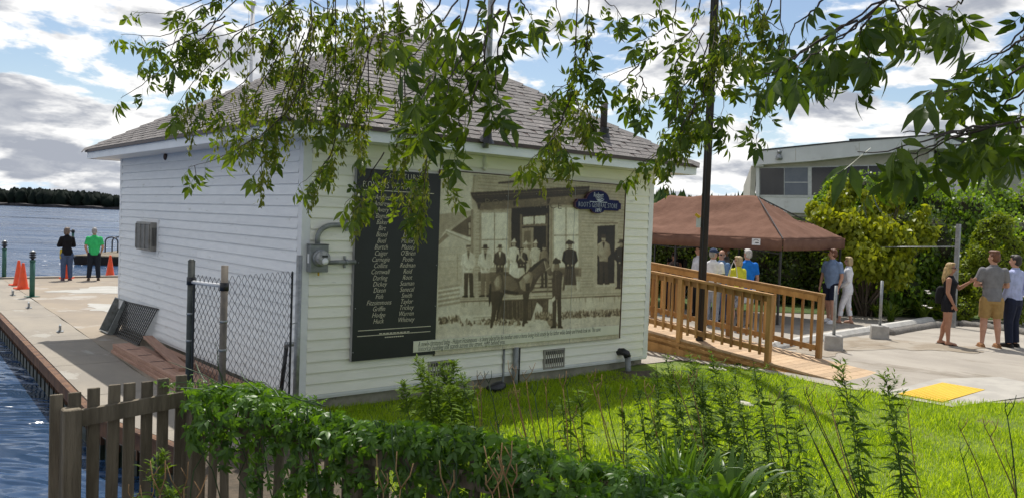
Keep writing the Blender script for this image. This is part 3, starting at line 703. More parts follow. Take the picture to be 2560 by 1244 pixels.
# window air conditioner on the left wall
ac = empty('air_conditioner', (-.01, 5.88, 1.88), 0, 'weathered grey box air conditioner with louvred grille on the white left wall', 'air conditioner')
b = MB(); b.box((-.12, -.42, -.24), (0, .42, .25)); b.build('housing', M['ac_grey'], ac, bevel=.012)
b = MB(); b.box((-.125, -.38, -.20), (-.121, .38, .21)); b.build('grille_back', M['black_plastic'], ac)
for i in range(22):
    z = -.185+i*.0176; b = MB(); b.box((-.135, -.38, z), (-.126, .38, z+.008)); b.build('louvre', M['ac_grey'], ac)
for y in (-.385, -.13, .12, .372):
    b = MB(); b.box((-.14, y, -.205), (-.1215, y+.018, .215)); b.build('grille_rib', M['ac_grey'], ac)
for i in range(4):
    b = MB(); b.box((-.095+i*.022, -.424, -.16), (-.085+i*.022, -.4205, .16)); b.build('side_slot', M['black_plastic'], ac)
b = MB(); b.box((-.02, -.50, -.3), (.01, .47, .30)); b.build('surround', M['white_paint'], ac)

# ------------------------------------------------------------------ name board
YB = -.075
def rect_of(px): return [on_y(x, y, YB) for x, y in px]
nb = empty('name_board', (.70, 0, .5), 0, 'tall black board with two columns of cream names, left of the sepia photograph', 'sign board')
def put(o, root, loc): o.parent = root; o.location = Vector(loc)-root.location; return o
NX0, NX1, NZ0, NZ1 = on_y(886, 650, YB).x, on_y(1097, 600, YB).x, .535, 2.985
b = MB(); b.box((NX0-.70, YB+.004, NZ0-.5), (NX1-.70, -.015, NZ1-.5)); b.build('backing', M['panel_edge'], nb)
b = MB(); b.box((NX0-.70+.004, YB-.001, NZ0-.5+.004), (NX1-.70, YB+.003, NZ1-.5-.004)); b.build('board_face', M['panel_black'], nb)
def text(body, root, x, z, y, size, mat_, shear=0., align='CENTER', sx=1., name='lettering', space=1., ext=.0012, off=0.):
    cu = bpy.data.curves.new(name, 'FONT'); cu.body = body; cu.size = size; cu.shear = shear; cu.align_x = align; cu.align_y = 'CENTER'
    cu.extrude = ext; cu.space_character = space; cu.resolution_u = 2; cu.offset = off
    o = bpy.data.objects.new(name, cu); COL.objects.link(o); cu.materials.append(mat_)
    o.rotation_euler = (PI/2, 0, 0); o.scale = (sx, 1, 1); return put(o, root, (x, y, z))
lcol = ['Andress', 'Andrews', 'Avery', 'Bagnall', 'Baker', 'Birt', 'Bissel', 'Buel', 'Burtch', 'Caiger', 'Carnegie', 'Collins', 'Cornwall', 'Darling', 'Dickey', 'Dixon', 'Fish', 'Fitzsimmons', 'Griffin', 'Hodge', 'Huck']
rcol = ['Larue', 'Lane', 'Lee', 'Lynch', 'Mallory', 'Massey', "O'Brien", 'Poole', 'Redman', 'Reid', 'Root', 'Seaman', 'Senecal', 'Smith', 'Taylor', 'Trickey', 'Warren', 'Whitney']
for i, s in enumerate(lcol):
    t = i/20; p = on_y(957-12*t, 494+(802-494)*t, YB); text(s, nb, p.x, p.z, YB-.004, .092, M['letter'], .35, sx=.80, off=-.0012)
for i, s in enumerate(rcol):
    t = i/17; p = on_y(1022-8*t, 542+(798-542)*t, YB); text(s, nb, p.x, p.z, YB-.004, .092, M['letter'], .35, sx=.80, off=-.0012)
p = on_y(1012, 443, YB); text('CENTURY', nb, p.x, p.z, YB-.004, .105, M['letter'], 0, sx=.9, space=1.2, off=-.002)
p = on_y(993, 466, YB); text('PIONEERS OF ROCKPORT', nb, p.x, p.z, YB-.004, .115, M['letter'], 0, sx=.70, space=1.12, off=-.002)
for (xa, xb, py) in ((908, 1085, 474), (895, 1076, 826), (893, 1075, 840)):
    p = on_y(xa, py, YB); q = on_y(xb, py, YB); b = MB(); b.box((p.x-.70, YB-.004, p.z-.5-.004), (q.x-.70, YB-.0015, p.z-.5+.004)); b.build('rule', M['letter'], nb)
for (xa, xb, py) in ((948, 1025, 833), (962, 1010, 842)):      # two lines of print too small to read
    p = on_y(xa, py, YB); q = on_y(xb, py, YB); n = 9; w = (q.x-p.x)/n; b = MB()
    for i in range(n): b.box((p.x-.70+i*w, YB-.003, p.z-.5-.006), (p.x-.70+i*w+w*.75, YB-.0015, p.z-.5+.006))
    b.build('fine_print', M['letter'], nb)
for px, py in ((896, 656), (888, 770), (882, 880), (1091, 662), (1088, 764)):
    q = on_y(px, py, YB); s = MB(); s.ell((q.x-.70, YB-.004, q.z-.5), (.008, .006, .008), 8, 5); s.build('screw', M['galv'], nb)
# ================================================================== THE OLD PHOTOGRAPH ON THE WALL (a flat print on a real panel)
YM = -.06
mur = empty('photo_mural', (2.0, 0, .55), 0, 'large sepia photograph of an old general store with a horse, mounted on the wall', 'mural')
def MP(zx, zy): p = on_y(1080+zx/2.591, 420+zy/2.591, YM); return p.x, p.z     # place on the panel of a point of the print
MX0, MX1, MZ0 = NX1+.002, on_y(1556, 650, YM).x, on_y(1300, 868, YM).z
tl = on_y(1100, 426, YM).z; tr = on_y(1567, 464, YM).z; MZ1 = (tl+tr)/2
b = MB(); b.box((MX0-2, YM+.003, MZ0-.55), (MX1-2, -.016, MZ1-.55)); b.build('backing', M['panel_brown'], mur)
pr = {'v': [], 'f': [], 'c': [], 'n': 0}
def tone(v):
    k = [(0, (.012, .010, .008)), (.25, (.095, .065, .037)), (.5, (.30, .23, .135)), (.75, (.58, .51, .35)), (1, (.90, .86, .68))]
    for (a, ca), (c, cc) in zip(k[:-1], k[1:]):
        if v <= c: t = (v-a)/(c-a); return tuple(p+(q-p)*t for p, q in zip(ca, cc))
    return k[-1][1]
LAY = [0]
def pxz(pts, v, layer, raw=False):
    """one printed shape; pts in print coordinates (or wall metres when raw)"""
    q = [p if raw else MP(*p) for p in pts]; LAY[0] += 1
    pr['f'].append((layer, LAY[0], v, np.array([(min(max(x, MX0), MX1), min(max(z, MZ0), MZ1)) for x, z in q])))
def rectp(x0, y0, x1, y1, v, l): pxz([(x0, y0), (x1, y0), (x1, y1), (x0, y1)], v, l)
def linep(x0, y0, x1, y1, w, v, l):
    dx, dy = x1-x0, y1-y0; L = math.hypot(dx, dy) or 1; nx, ny = -dy/L*w/2, dx/L*w/2
    pxz([(x0+nx, y0+ny), (x1+nx, y1+ny), (x1-nx, y1-ny), (x0-nx, y0-ny)], v, l)
def blob(cx, cy, rx, ry, v, l, n=12, jag=0., rr=random.Random(3)):
    pxz([(cx+rx*math.cos(2*PI*i/n)*(1+jag*rr.uniform(-1, 1)), cy+ry*math.sin(2*PI*i/n)*(1+jag*rr.uniform(-1, 1))) for i in range(n)], v, l)
pxz([(MX0, MZ0), (MX1, MZ0), (MX1, MZ1), (MX0, MZ1)], .88, 0, True)
# barn at the left
pxz([(45, 300), (262, 275), (262, 360), (120, 410), (40, 465)], .62, 1)
pxz([(120, 405), (258, 300), (258, 450), (230, 445)], .30, 2); linep(95, 415, 262, 290, 16, .72, 3)
rectp(232, 345, 254, 440, .20, 3); rectp(237, 352, 249, 392, .66, 4); rectp(237, 398, 249, 434, .6, 4)
pxz([(90, 400), (265, 475), (265, 600), (40, 600), (40, 470)], .80, 1); linep(90, 402, 265, 478, 9, .93, 3); linep(90, 412, 250, 480, 4, .45, 3)
pxz([(40, 470), (90, 420), (110, 440), (40, 500)], .5, 3)
pxz([(40, 600), (200, 590), (200, 760), (40, 770)], .74, 1)
for i in range(6): linep(45, 520+i*42, 190, 512+i*42, 2.5, .60, 2)
linep(165, 560, 165, 720, 5, .55, 3)
for i in range(5): pxz([(40, 770+i*28), (180, 748+i*28), (180, 762+i*28), (40, 786+i*28)], .62-.05*(i % 2), 2)
# store front with clapboards
pxz([(278, 42), (1262, 108), (1240, 800), (245, 835), (262, 270), (250, 160)], .70, 1)
for k in range(44):
    z = .95+k*.048; x0 = MP(285, 400)[0]; x1 = MX1-.01
    pxz([(x0, z), (x1, z), (x1, z+.006), (x0, z+.006)], .40, 2, True)
rectp(252, 270, 268, 830, .5, 3); linep(272, 45, 268, 165, 8, .55, 3)
pxz([(430, 92), (565, 80), (565, 92), (430, 104)], .12, 4); rectp(425, 55, 560, 82, .72, 3)
# cornice and name band
pxz([(285, 222), (1000, 168), (990, 250), (300, 272)], .36, 3)
pxz([(248, 160), (1022, 118), (1018, 150), (1000, 172), (290, 228), (262, 196)], .10, 4)
linep(250, 178, 1018, 138, 5, .34, 5); linep(262, 192, 1008, 152, 3, .28, 5)
for x, y in ((295, 232), (525, 215), (745, 200), (985, 180)): pxz([(x, y), (x+24, y-2), (x+12, y+34), (x+2, y+34)], .12, 5)
rr = random.Random(5)
for i in range(40): x = rr.uniform(310, 960); y = 245-(x-310)*.072+rr.uniform(-18, 18); blob(x, y, rr.uniform(4, 16), rr.uniform(2, 6), rr.choice([.3, .42, .46]), 4, 7, .3)
# shop windows
def window(x0, y0, x1, y1, xm, ym):
    rectp(x0-14, y0-14, x1+14, y1+10, .48, 3); rectp(x0-8, y0-8, x1+8, y1+6, .66, 4); rectp(x0, y0, x1, y1, .92, 5)
    linep(xm, y0, xm, y1, 6, .45, 6); linep(x0, ym, x1, ym-2, 6, .45, 6); rectp(x0, y0, x1, y0+6, .6, 6)
window(322, 285, 488, 640, 405, 465); window(790, 250, 948, 640, 868, 437)
# doorway
pxz([(515, 262), (760, 244), (758, 650), (510, 660)], .05, 6)
linep(577, 300, 577, 640, 14, .34, 7); linep(745, 295, 742, 640, 10, .30, 7); linep(575, 375, 745, 368, 12, .38, 7)
pxz([(590, 318), (658, 313), (658, 364), (590, 368)], .90, 8); pxz([(665, 312), (735, 308), (735, 360), (665, 364)], .90, 8)
pxz([(584, 390), (658, 385), (655, 640), (582, 640)], .52, 7); pxz([(596, 410), (640, 406), (640, 480), (596, 483)], .32, 8); pxz([(596, 500), (640, 497), (640, 560), (596, 562)], .32, 8)
rectp(760, 244, 786, 650, .60, 7); rectp(768, 250, 776, 650, .46, 8); rectp(496, 265, 514, 655, .55, 7)
rectp(950, 250, 970, 645, .66, 7); pxz([(785, 640), (968, 640), (966, 700), (785, 705)], .45, 6); rectp(795, 650, 950, 690, .30, 7)
rectp(300, 670, 500, 730, .30, 4)
# side door
pxz([(1050, 352), (1206, 344), (1198, 768), (1044, 772)], .72, 5); pxz([(1072, 376), (1186, 370), (1180, 745), (1070, 750)], .035, 6); rectp(1052, 352, 1204, 362, .4, 6)
pxz([(1070, 748), (1180, 742), (1190, 762), (1060, 768)], .80, 6)
# steps and porch
pxz([(180, 832), (1235, 788), (1235, 822), (180, 862)], .74, 6); linep(180, 848, 1235, 806, 3, .45, 7); linep(180, 864, 1235, 824, 6, .22, 7)
for i in range(4): pxz([(660-i*4, 700+i*26), (772+i*2, 695+i*26), (774+i*2, 712+i*26), (656-i*4, 718+i*26)], .62, 7); pxz([(656-i*4, 718+i*26), (774+i*2, 712+i*26), (774+i*2, 721+i*26), (656-i*4, 727+i*26)], .2, 7)
pxz([(180, 866), (1235, 826), (1232, 905), (835, 945), (180, 950)], .80, 5)
for i in range(46): x = rr.uniform(190, 1220); y = 866-(x-180)*.038; pxz([(x, y), (x+rr.uniform(3, 9), y), (x+4, y+rr.uniform(20, 75))], rr.choice([.55, .62, .68]), 6)
pxz([(418, 858), (755, 842), (752, 968), (630, 985), (428, 975)], .22, 7)
for i in range(34): x = 424+i*9.6; linep(x, 858, x+2, 970, 2.6, rr.choice([.12, .3, .36]), 8)
pxz([(650, 960), (680, 865), (715, 900), (712, 975), (640, 985)], .86, 9)
for s in range(7): rectp(300, 745+s*13, 372, 750+s*13, .4, 6)
# street, weeds
def weeds(x0, x1, y0, y1, n, l=9):
    for i in range(n):
        x = rr.uniform(x0, x1); t = (x-x0)/(x1-x0); y = y0+(y1-y0)*t+rr.uniform(-10, 26)
        pxz([(x-rr.uniform(3, 9), y+rr.uniform(2, 9)), (x+rr.uniform(-4, 4), y-rr.uniform(6, 22)), (x+rr.uniform(3, 9), y+rr.uniform(2, 9))], rr.choice([.16, .24, .34, .5, .66]), l)
weeds(836, 1232, 945, 925, 330); weeds(45, 182, 980, 965, 110); weeds(340, 620, 985, 990, 120); weeds(670, 790, 945, 960, 150); weeds(185, 370, 990, 985, 30)
for i in range(60): x = rr.uniform(60, 1200); y = rr.uniform(1000, 1060)-x*.02; blob(x, y, rr.uniform(3, 12), rr.uniform(1, 3), rr.choice([.70, .78, .5]), 6, 7, .3)
# people in the print
def figure(cx, top, foot, coat, legs, hat='bowler', skirt=False, w=1., face=.62, arm=1, shirt=None, l=10):
    h = foot-top; u = h/100.; W_ = u*w
    X = lambda a: cx+a*W_
    Y = lambda a: top+a*u
    if skirt:
        pxz([(X(-7), Y(40)), (X(7), Y(40)), (X(13), Y(97)), (X(-13), Y(97))], legs, l)
        for k in (-6, -1, 4, 8): linep(X(k*.5), Y(46), X(k*1.3), Y(95), u*1.6, max(legs-.09, .02), l+1)
    else:
        pxz([(X(-8), Y(50)), (X(0), Y(50)), (X(-1.5), Y(98)), (X(-8), Y(98))], legs, l); pxz([(X(0), Y(50)), (X(8), Y(50)), (X(9), Y(98)), (X(2.5), Y(98))], max(legs-.03, .02), l)
        pxz([(X(-10), Y(97)), (X(-1), Y(96)), (X(-1), Y(100)), (X(-12), Y(100))], .06, l); pxz([(X(2), Y(96)), (X(10), Y(97)), (X(12), Y(100)), (X(2), Y(100))], .06, l)
    pxz([(X(-4), Y(15)), (X(4), Y(15)), (X(11), Y(20)), (X(9), Y(36)), (X(8), Y(54)), (X(-8), Y(54)), (X(-9), Y(36)), (X(-11), Y(20))], coat, l+1)
    if arm:
        pxz([(X(-11), Y(20)), (X(-7), Y(22)), (X(-9), Y(36)), (X(-3), Y(45)), (X(-5), Y(49)), (X(-14), Y(38))], max(coat-.09, .03), l+2)
        pxz([(X(11), Y(20)), (X(7), Y(22)), (X(9), Y(36)), (X(4), Y(45)), (X(6), Y(49)), (X(14), Y(38))], max(coat-.11, .03), l+2)
        blob(X(-3), Y(47), u*2.2, u*2, face, l+3, 7); blob(X(4), Y(47), u*2.2, u*2, face, l+3, 7)
    if shirt: pxz([(X(-2.5), Y(16)), (X(2.5), Y(16)), (X(0), Y(30))], shirt, l+2)
    blob(X(0), Y(10), u*4.2, u*6, face, l+2); blob(X(-1), Y(13.5), u*2.3, u*1.2, .3, l+3, 7); linep(X(-2.5), Y(9), X(2.2), Y(9), u*1.1, .3, l+3)
    pxz([(X(-4), Y(8)), (X(-4), Y(4)), (X(0), Y(2.5)), (X(4), Y(4)), (X(4), Y(8)), (X(2.5), Y(6.5)), (X(-2.5), Y(6.5))], .1, l+3)
    if hat == 'bowler': pxz([(X(-7), Y(6)), (X(7), Y(6)), (X(7), Y(7.6)), (X(-7), Y(7.6))], .10, l+4); pxz([(X(-4), Y(6)), (X(-3.6), Y(.5)), (X(3.6), Y(.5)), (X(4), Y(6))], .14, l+4)
    if hat == 'boater': pxz([(X(-7), Y(5)), (X(7), Y(5)), (X(7), Y(6.5)), (X(-7), Y(6.5))], .72, l+4); rectp(X(-4), Y(1), X(4), Y(5), .55, l+4); rectp(X(-4), Y(3.2), X(4), Y(5), .1, l+5)
    if hat == 'lady': pxz([(X(-7), Y(6)), (X(7), Y(6)), (X(4), Y(3)), (X(2), Y(-4)), (X(-1), Y(-1)), (X(-4), Y(3))], .84 if coat > .5 else .12, l+4)
    if hat == 'plume': pxz([(X(-8), Y(6)), (X(8), Y(5)), (X(7), Y(1)), (X(2), Y(-1)), (X(-2), Y(-3)), (X(-7), Y(2))], .09, l+4)
figure(236, 492, 835, .90, .20, 'boater', w=1.05, shirt=.3)
figure(345, 494, 832, .88, .40, 'bowler', w=1.05, shirt=.2)
figure(440, 494, 790, .20, .16, 'bowler', w=1.05, shirt=.9)
figure(530, 465, 760, .90, .92, 'lady', True, w=1.0)
figure(607, 478, 740, .72, .70, 'lady', True); figure(670, 472, 745, .80, .66, 'lady', True)
figure(726, 490, 770, .42, .14, 'bowler', w=.85)
figure(583, 505, 760, .14, .86, None, True, w=1.15)
figure(893, 474, 800, .10, .20, 'plume', True, w=1.15, arm=1); pxz([(862, 755), (935, 755), (940, 790), (858, 792)], .70, 13)
figure(1112, 428, 752, .62, .12, 'bowler', w=1.05, shirt=.1)
figure(1226, 462, 780, .09, .08, 'bowler', w=1.1)
# milk can
pxz([(938, 730), (962, 730), (966, 795), (934, 797)], .70, 12); rectp(943, 710, 957, 732, .62, 12)
# horse
hz = [(380,715),(400,690),(430,672),(465,668),(500,680),(530,705),(560,712),(590,690),(620,665),(650,640),(680,615),(705,598),(722,590),(728,576),(740,583),(752,605),(765,640),(780,675),(782,690),(768,698),(755,690),(745,672),(735,668),(720,680),(700,700),(680,730),(665,760),(655,785),(640,800),(628,812),(540,822),(490,815),(455,805),(440,800),(378,800),(376,750)]
pxz(hz, .22, 16)
pxz([(378, 795), (442, 795), (440, 830), (430, 860), (425, 900), (415, 940), (408, 985), (395, 1000), (392, 1030), (376, 1032), (378, 990), (385, 940), (388, 890), (380, 850)], .15, 16)
pxz([(440, 800), (470, 808), (455, 850), (442, 900), (428, 950), (426, 985), (414, 990), (418, 940), (430, 880)], .10, 16)
pxz([(585, 800), (632, 800), (625, 850), (615, 880), (610, 910), (612, 960), (618, 1002), (600, 1005), (598, 1022), (584, 1022), (588, 985), (592, 940), (596, 890), (590, 840)], .16, 16)
pxz([(376, 740), (384, 760), (380, 860), (370, 900), (366, 830)], .07, 17)
pxz([(400, 735), (418, 700), (440, 690), (455, 730), (445, 780), (415, 790)], .42, 17); blob(425, 735, 14, 34, .56, 18)
pxz([(462, 690), (510, 700), (545, 730), (560, 770), (520, 795), (470, 780)], .34, 17); pxz([(455, 785), (560, 800), (560, 815), (470, 806)], .08, 18)
pxz([(565, 735), (600, 690), (640, 660), (655, 700), (640, 760), (600, 795), (575, 780)], .46, 17); pxz([(590, 700), (625, 680), (640, 700), (610, 740)], .62, 18); pxz([(605, 745), (635, 740), (630, 790), (608, 795)], .14, 18)
pxz([(640, 660), (700, 605), (722, 592), (735, 625), (700, 680), (668, 720)], .26, 17); pxz([(620, 662), (660, 622), (722, 580), (726, 592), (672, 640), (640, 672)], .07, 18)
pxz([(728, 600), (745, 600), (770, 660), (768, 690), (750, 682), (736, 650)], .32, 18); linep(735, 660, 765, 640, 4, .8, 19); linep(727, 600, 742, 660, 4, .75, 19); linep(752, 690, 752, 800, 3, .5, 19); linep(750, 690, 745, 830, 3, .4, 19)
pxz([(596, 640), (606, 595), (612, 640), (604, 690)], .1, 17)
# man holding the horse
figure(808, 590, 1035, .20, .16, 'plume', w=.78, face=.40, arm=0, l=18)
pxz([(788, 660), (800, 668), (790, 740), (778, 730)], .16, 20); pxz([(752, 700), (780, 690), (784, 706), (756, 716)], .5, 20); pxz([(776, 845), (796, 825), (800, 850), (782, 866)], .86, 21)
pxz([(795, 670), (830, 662), (836, 750), (826, 820), (800, 815)], .20, 21); linep(808, 690, 812, 810, 3, .1, 22)
# foot shadow
pxz([(740, 985), (800, 985), (820, 1020), (760, 1022)], .42, 12)
# caption band
q0 = on_y(1033, 880, YM-.01); q1 = on_y(1555, 843, YM-.01); q2 = on_y(1033, 852, YM-.01)
pxz([(MX0, MZ0), (MX1, MZ0), (MX1, MZ0+.16), (MX0, MZ0+.28)], .90, 9, True)
# the shapes become one soft, grainy print: a fine grid of points with a tone each
GX, GY = 620, 400
gx = np.linspace(MX0+.004, MX1-.004, GX); gzz = np.linspace(MZ0+.004, MZ1-.004, GY); tonev = np.full((GY, GX), .9)
prr = np.random.default_rng(8)
for layer, k_, v, q in sorted(pr['f'], key=lambda t: (t[0], t[1])):
    i0, i1 = np.searchsorted(gx, q[:, 0].min()), np.searchsorted(gx, q[:, 0].max()); j0, j1 = np.searchsorted(gzz, q[:, 1].min()), np.searchsorted(gzz, q[:, 1].max())
    if i1 <= i0: i0 = max(i0-1, 0); i1 = i0+1
    if j1 <= j0: j0 = max(j0-1, 0); j1 = j0+1
    Xg, Zg = np.meshgrid(gx[i0:i1], gzz[j0:j1]); ins = np.zeros(Xg.shape, bool); n = len(q)
    for i in range(n):
        (x0, z0), (x1, z1) = q[i], q[(i+1) % n]
        if z0 == z1: continue
        c = (z0 > Zg) != (z1 > Zg); ins ^= c & (Xg < (x1-x0)*(Zg-z0)/(z1-z0)+x0)
    if ins.size <= 3: ins[:] = True
    u = (Xg-q[:, 0].min())/max(np.ptp(q[:, 0]), 1e-6)-.5; w = (Zg-q[:, 1].min())/max(np.ptp(q[:, 1]), 1e-6)-.5
    vol = (-.20*u*abs(u)*4+.06*w) if layer >= 10 else .035*prr.uniform(-1, 1)*u+.03*w
    mott = .05*vnoise(np.stack([Xg*9, Zg*9, Xg*0+k_], -1), 1.)*(1 if layer >= 10 else .6)
    tonev[j0:j1, i0:i1][ins] = (v*(1+vol*1.3)+mott*(.4+v))[ins]
def blur(a):
    p = np.pad(a, 1, mode='edge'); return (p[:-2, 1:-1]+p[2:, 1:-1]+p[1:-1, :-2]+p[1:-1, 2:]+2*a)/6
tonev = blur(blur(tonev)); tonev += prr.normal(0, .022, tonev.shape); tonev = blur(tonev)+prr.normal(0, .012, tonev.shape)
vign = np.meshgrid(np.linspace(-1, 1, GX), np.linspace(-1, 1, GY)); tonev = np.clip(tonev*(1.03-.08*(vign[0]**2+vign[1]**2)), 0, 1)**.86
ks = [0, .25, .5, .75, 1]; kc = np.array([tone(k) for k in ks]); colr = np.stack([np.interp(tonev, ks, kc[:, c]) for c in range(3)]+[np.ones_like(tonev)], -1)
Xg, Zg = np.meshgrid(gx, gzz); PV = np.stack([Xg-2, np.full_like(Xg, YM), Zg-.55], -1)
me = grid_mesh('print', PV.transpose(1, 0, 2), smooth=False)
co = np.zeros(len(me.vertices)*3, dtype=np.float32); me.vertices.foreach_get('co', co); co = co.reshape(-1, 3)
ii = np.clip(np.round((co[:, 0]+2-gx[0])/(gx[1]-gx[0])).astype(int), 0, GX-1); jj = np.clip(np.round((co[:, 2]+.55-gzz[0])/(gzz[1]-gzz[0])).astype(int), 0, GY-1)
ca = me.color_attributes.new('tone', 'FLOAT_COLOR', 'POINT'); ca.data.foreach_set('color', colr[jj, ii].astype(np.float32).ravel())
def print_mat():
    m_, N, L, bs = mat_base('sepia_print'); a = N.new('ShaderNodeAttribute'); a.attribute_name = 'tone'
    tc = N.new('ShaderNodeTexCoord'); cols = a.outputs['Color']
    for sc, lo_, hi_, amt in ((2.2, .3, .7, .10), (14, .35, .65, .09), (70, .3, .7, .12)):
        n = N.new('ShaderNodeTexNoise'); n.inputs['Scale'].default_value = sc; n.inputs['Detail'].default_value = 6; L.new(tc.outputs['Object'], n.inputs['Vector'])
        mr = N.new('ShaderNodeMapRange'); mr.inputs['From Min'].default_value = lo_; mr.inputs['From Max'].default_value = hi_; mr.inputs['To Min'].default_value = 1-amt*1.4; mr.inputs['To Max'].default_value = 1+amt*.7
        L.new(n.outputs['Fac'], mr.inputs['Value'])
        mx = N.new('ShaderNodeVectorMath'); mx.operation = 'SCALE'; L.new(cols, mx.inputs[0]); L.new(mr.outputs[0], mx.inputs['Scale']); cols = mx.outputs[0]
    L.new(cols, bs.inputs['Base Color']); bs.inputs['Roughness'].default_value = .38; bs.inputs['Specular IOR Level'].default_value = .35; return m_
me.materials.append(print_mat()); link('print', me, mur)
for px in (1265, 1432):
    q = on_y(px, 640, YM); b = MB(); b.box((q.x-2-.0025, YM-.003, MZ0-.55), (q.x-2+.0025, YM-.001, MZ1-.55)); b.build('panel_seam', M['panel_edge'], mur)
# caption strip proud of the panel, over the foot of the black board
cz1 = on_y(1033, 852, YM-.02).z; cz0 = on_y(1033, 880, YM-.02).z; cx0 = on_y(1033, 866, YM-.02).x
b = MB(); b.box((cx0-2, YM-.027, cz0-.55), (on_y(1545, 850, YM-.02).x-2, YM-.018, cz1-.55)); b.build('caption_strip', mat('caption_strip', (.70,.69,.53), .5, (.64,.63,.48), 3.), mur)
sz = (cz1-cz0)
text('A newly-christened baby - Hubert Fitzsimmons - is being placed by his mother onto a horse being held steady by his father while family and friends look on. This same', mur, cx0+.07, cz0+sz*.70, YM-.028, .105, M['letter_dark'], .3, 'LEFT', sx=.50, off=-.0015)
text('historical building still stands across the street, right behind you.', mur, cx0+.07, cz0+sz*.27, YM-.028, .105, M['letter_dark'], .3, 'LEFT', sx=.56, off=-.0015)
b = MB(); t_ = .012
b.box((MX0-2, YM-.012, MZ1-.55), (MX1-2+t_, -.015, MZ1-.55+t_)); b.box((MX1-2, YM-.012, MZ0-.55), (MX1-2+t_, -.015, MZ1-.55-.0005)); b.build('rim', M['panel_brown'], mur)
for (px, py) in ((1186, 440), (1274, 660), (1430, 470), (1545, 640), (1265, 490), (1340, 485)):
    q = on_y(px, py, YM); s = MB(); s.ell((q.x-2, YM-.013, q.z-.55), (.008, .006, .008), 8, 5); s.build('screw', M['galv'], mur)
text('POST  OFFICE', mur, MP(600, 236)[0], MP(600, 236)[1], YM-.002, .13, mat('faded_letters', (.165,.13,.085), .7), 0, sx=1.5, space=1.3, ext=.0003)

# ------------------------------------------------------------------ navy shop sign fixed on the mural
YS = -.085
sg = empty('shop_sign', (5.15, 0, 2.55), 0, "navy blue shaped sign with cream letters ROOT'S GENERAL STORE 1891 fixed on the sepia photograph", 'sign')
def SP(zx, zy): p = on_y(1420+zx/13.825, 460+zy/13.825, YS-.03); return p.x-5.15, p.z-2.55
def sign_poly(g):
    pts = [(285,640),(345,590),(360,530),(690,520)]
    cx, cy = 1040, 560
    pts += [(cx+380*math.cos(a), cy-320*math.sin(a)) for a in np.linspace(PI-.13, .02, 16)]
    pts += [(1420,560),(1735,585),(1750,640),(1815,690),(1805,870),(1745,880),(1720,925),(1235,905)]
    pts += [(1040+205*math.cos(a), 905-0+100*math.sin(a)) for a in np.linspace(.1, PI-.1, 9)]
    pts += [(825,875),(385,865),(355,830),(285,790)]
    c = (1040, 720); return [SP(c[0]+(x-c[0])*g, c[1]+(y-c[1])*(1+(g-1)*1.6)) for x, y in pts]
def sign_prism(poly, ya, yb, name, mt_):
    n = len(poly); vs = [(x, ya, z) for x, z in poly]+[(x, yb, z) for x, z in poly]
    bm = bmesh.new(); v = [bm.verts.new(p) for p in vs]; bm.faces.new(v[n:]); bm.faces.new(v[:n])
    for i in range(n): bm.faces.new((v[i], v[(i+1) % n], v[n+(i+1) % n], v[n+i]))
    bmesh.ops.recalc_face_normals(bm, faces=bm.faces); bmesh.ops.triangulate(bm, faces=[f for f in bm.faces if len(f.verts) > 4])
    me = bpy.data.meshes.new(name); bm.to_mesh(me); bm.free(); me.materials.append(mt_); return link(name, me, sg)
sign_prism(sign_poly(1.045), -.072, -.110, 'sign_rim', M['sign_rim'])
sign_prism(sign_poly(1.0), -.108, -.118, 'sign_face', M['sign_blue'])
p = SP(1040, 745); text("ROOT'S GENERAL STORE", sg, p[0]+5.15, p[1]+2.55, -.120, .112, M['sign_white'], 0, sx=.64, space=1.12, off=-.0025)
p = SP(1035, 915); text('1891', sg, p[0]+5.15, p[1]+2.55, -.120, .085, M['sign_white'], .2, sx=.9)
p = SP(1045, 385); text('Rockport', sg, p[0]+5.15, p[1]+2.55, -.120, .10, M['sign_white'], .25, sx=.58)
b = MB(); p, q = SP(745, 612), SP(1345, 640); z_ = (p[1]+q[1])/2; b.box((p[0], -.1205, z_-.005), (q[0], -.1185, z_+.005)); b.build('rule', M['sign_white'], sg)
def wave_strip(pts, wd):
    q = [SP(*p) for p in pts]; vs = []; n = len(q)
    for i, (x, z) in enumerate(q):
        t = i/(n-1); w = wd*math.sin(PI*(.06+.88*t)); vs += [(x, -.1205, z+w), (x, -.1205, z-w)]
    b = MB(); b.add(vs, [(2*i, 2*i+1, 2*i+3, 2*i+2) for i in range(n-1)]); b.build('wave_mark', M['sign_white'], sg)
wave_strip([(940,480),(1000,455),(1060,500),(1110,490),(1190,480)], .006); wave_strip([(985,510),(1040,545),(1100,550),(1160,515),(1220,510)], .008); wave_strip([(960,500),(1020,570),(1120,600),(1200,570),(1250,530)], .008)
# ================================================================== THINGS ON THE DOCK
# bollard lights
def bollard(px, py, lab):
    p = at_z(px, py, 0) if py < 800 else None
    t = empty('bollard_light', p, .4, lab, 'bollard light', 'green bollard lights along the dock edge')
    b = MB(); b.box((-.13, -.13, 0), (.13, .13, .014)); b.build('base_plate', M['dock_green'], t)
    b = MB(); b.tube([(0, 0, .012), (0, 0, .93)], .062, 14); b.tube([(0, 0, .90), (0, 0, .94)], .07, 14); b.build('post', M['dock_green'], t, True)
    b = MB(); b.tube([(0, 0, .93), (0, 0, .965)], [.062, .03], 14); b.tube([(0, 0, .965), (0, 0, 1.0)], [.03, .065], 14); b.build('neck', M['black_plastic'], t, True)
    for k in range(3):
        b = MB(); b.lathe([(.045, .99+k*.05), (.085, 1.005+k*.05), (.085, 1.018+k*.05), (.045, 1.034+k*.05)], 16); b.build('louvre', M['black_plastic'], t, True)
    b = MB(); b.lathe([(.05, 1.135), (.07, 1.14), (.055, 1.165), (.02, 1.185), (0, 1.188)], 14); b.build('cap', M['galv'], t, True)
    return t
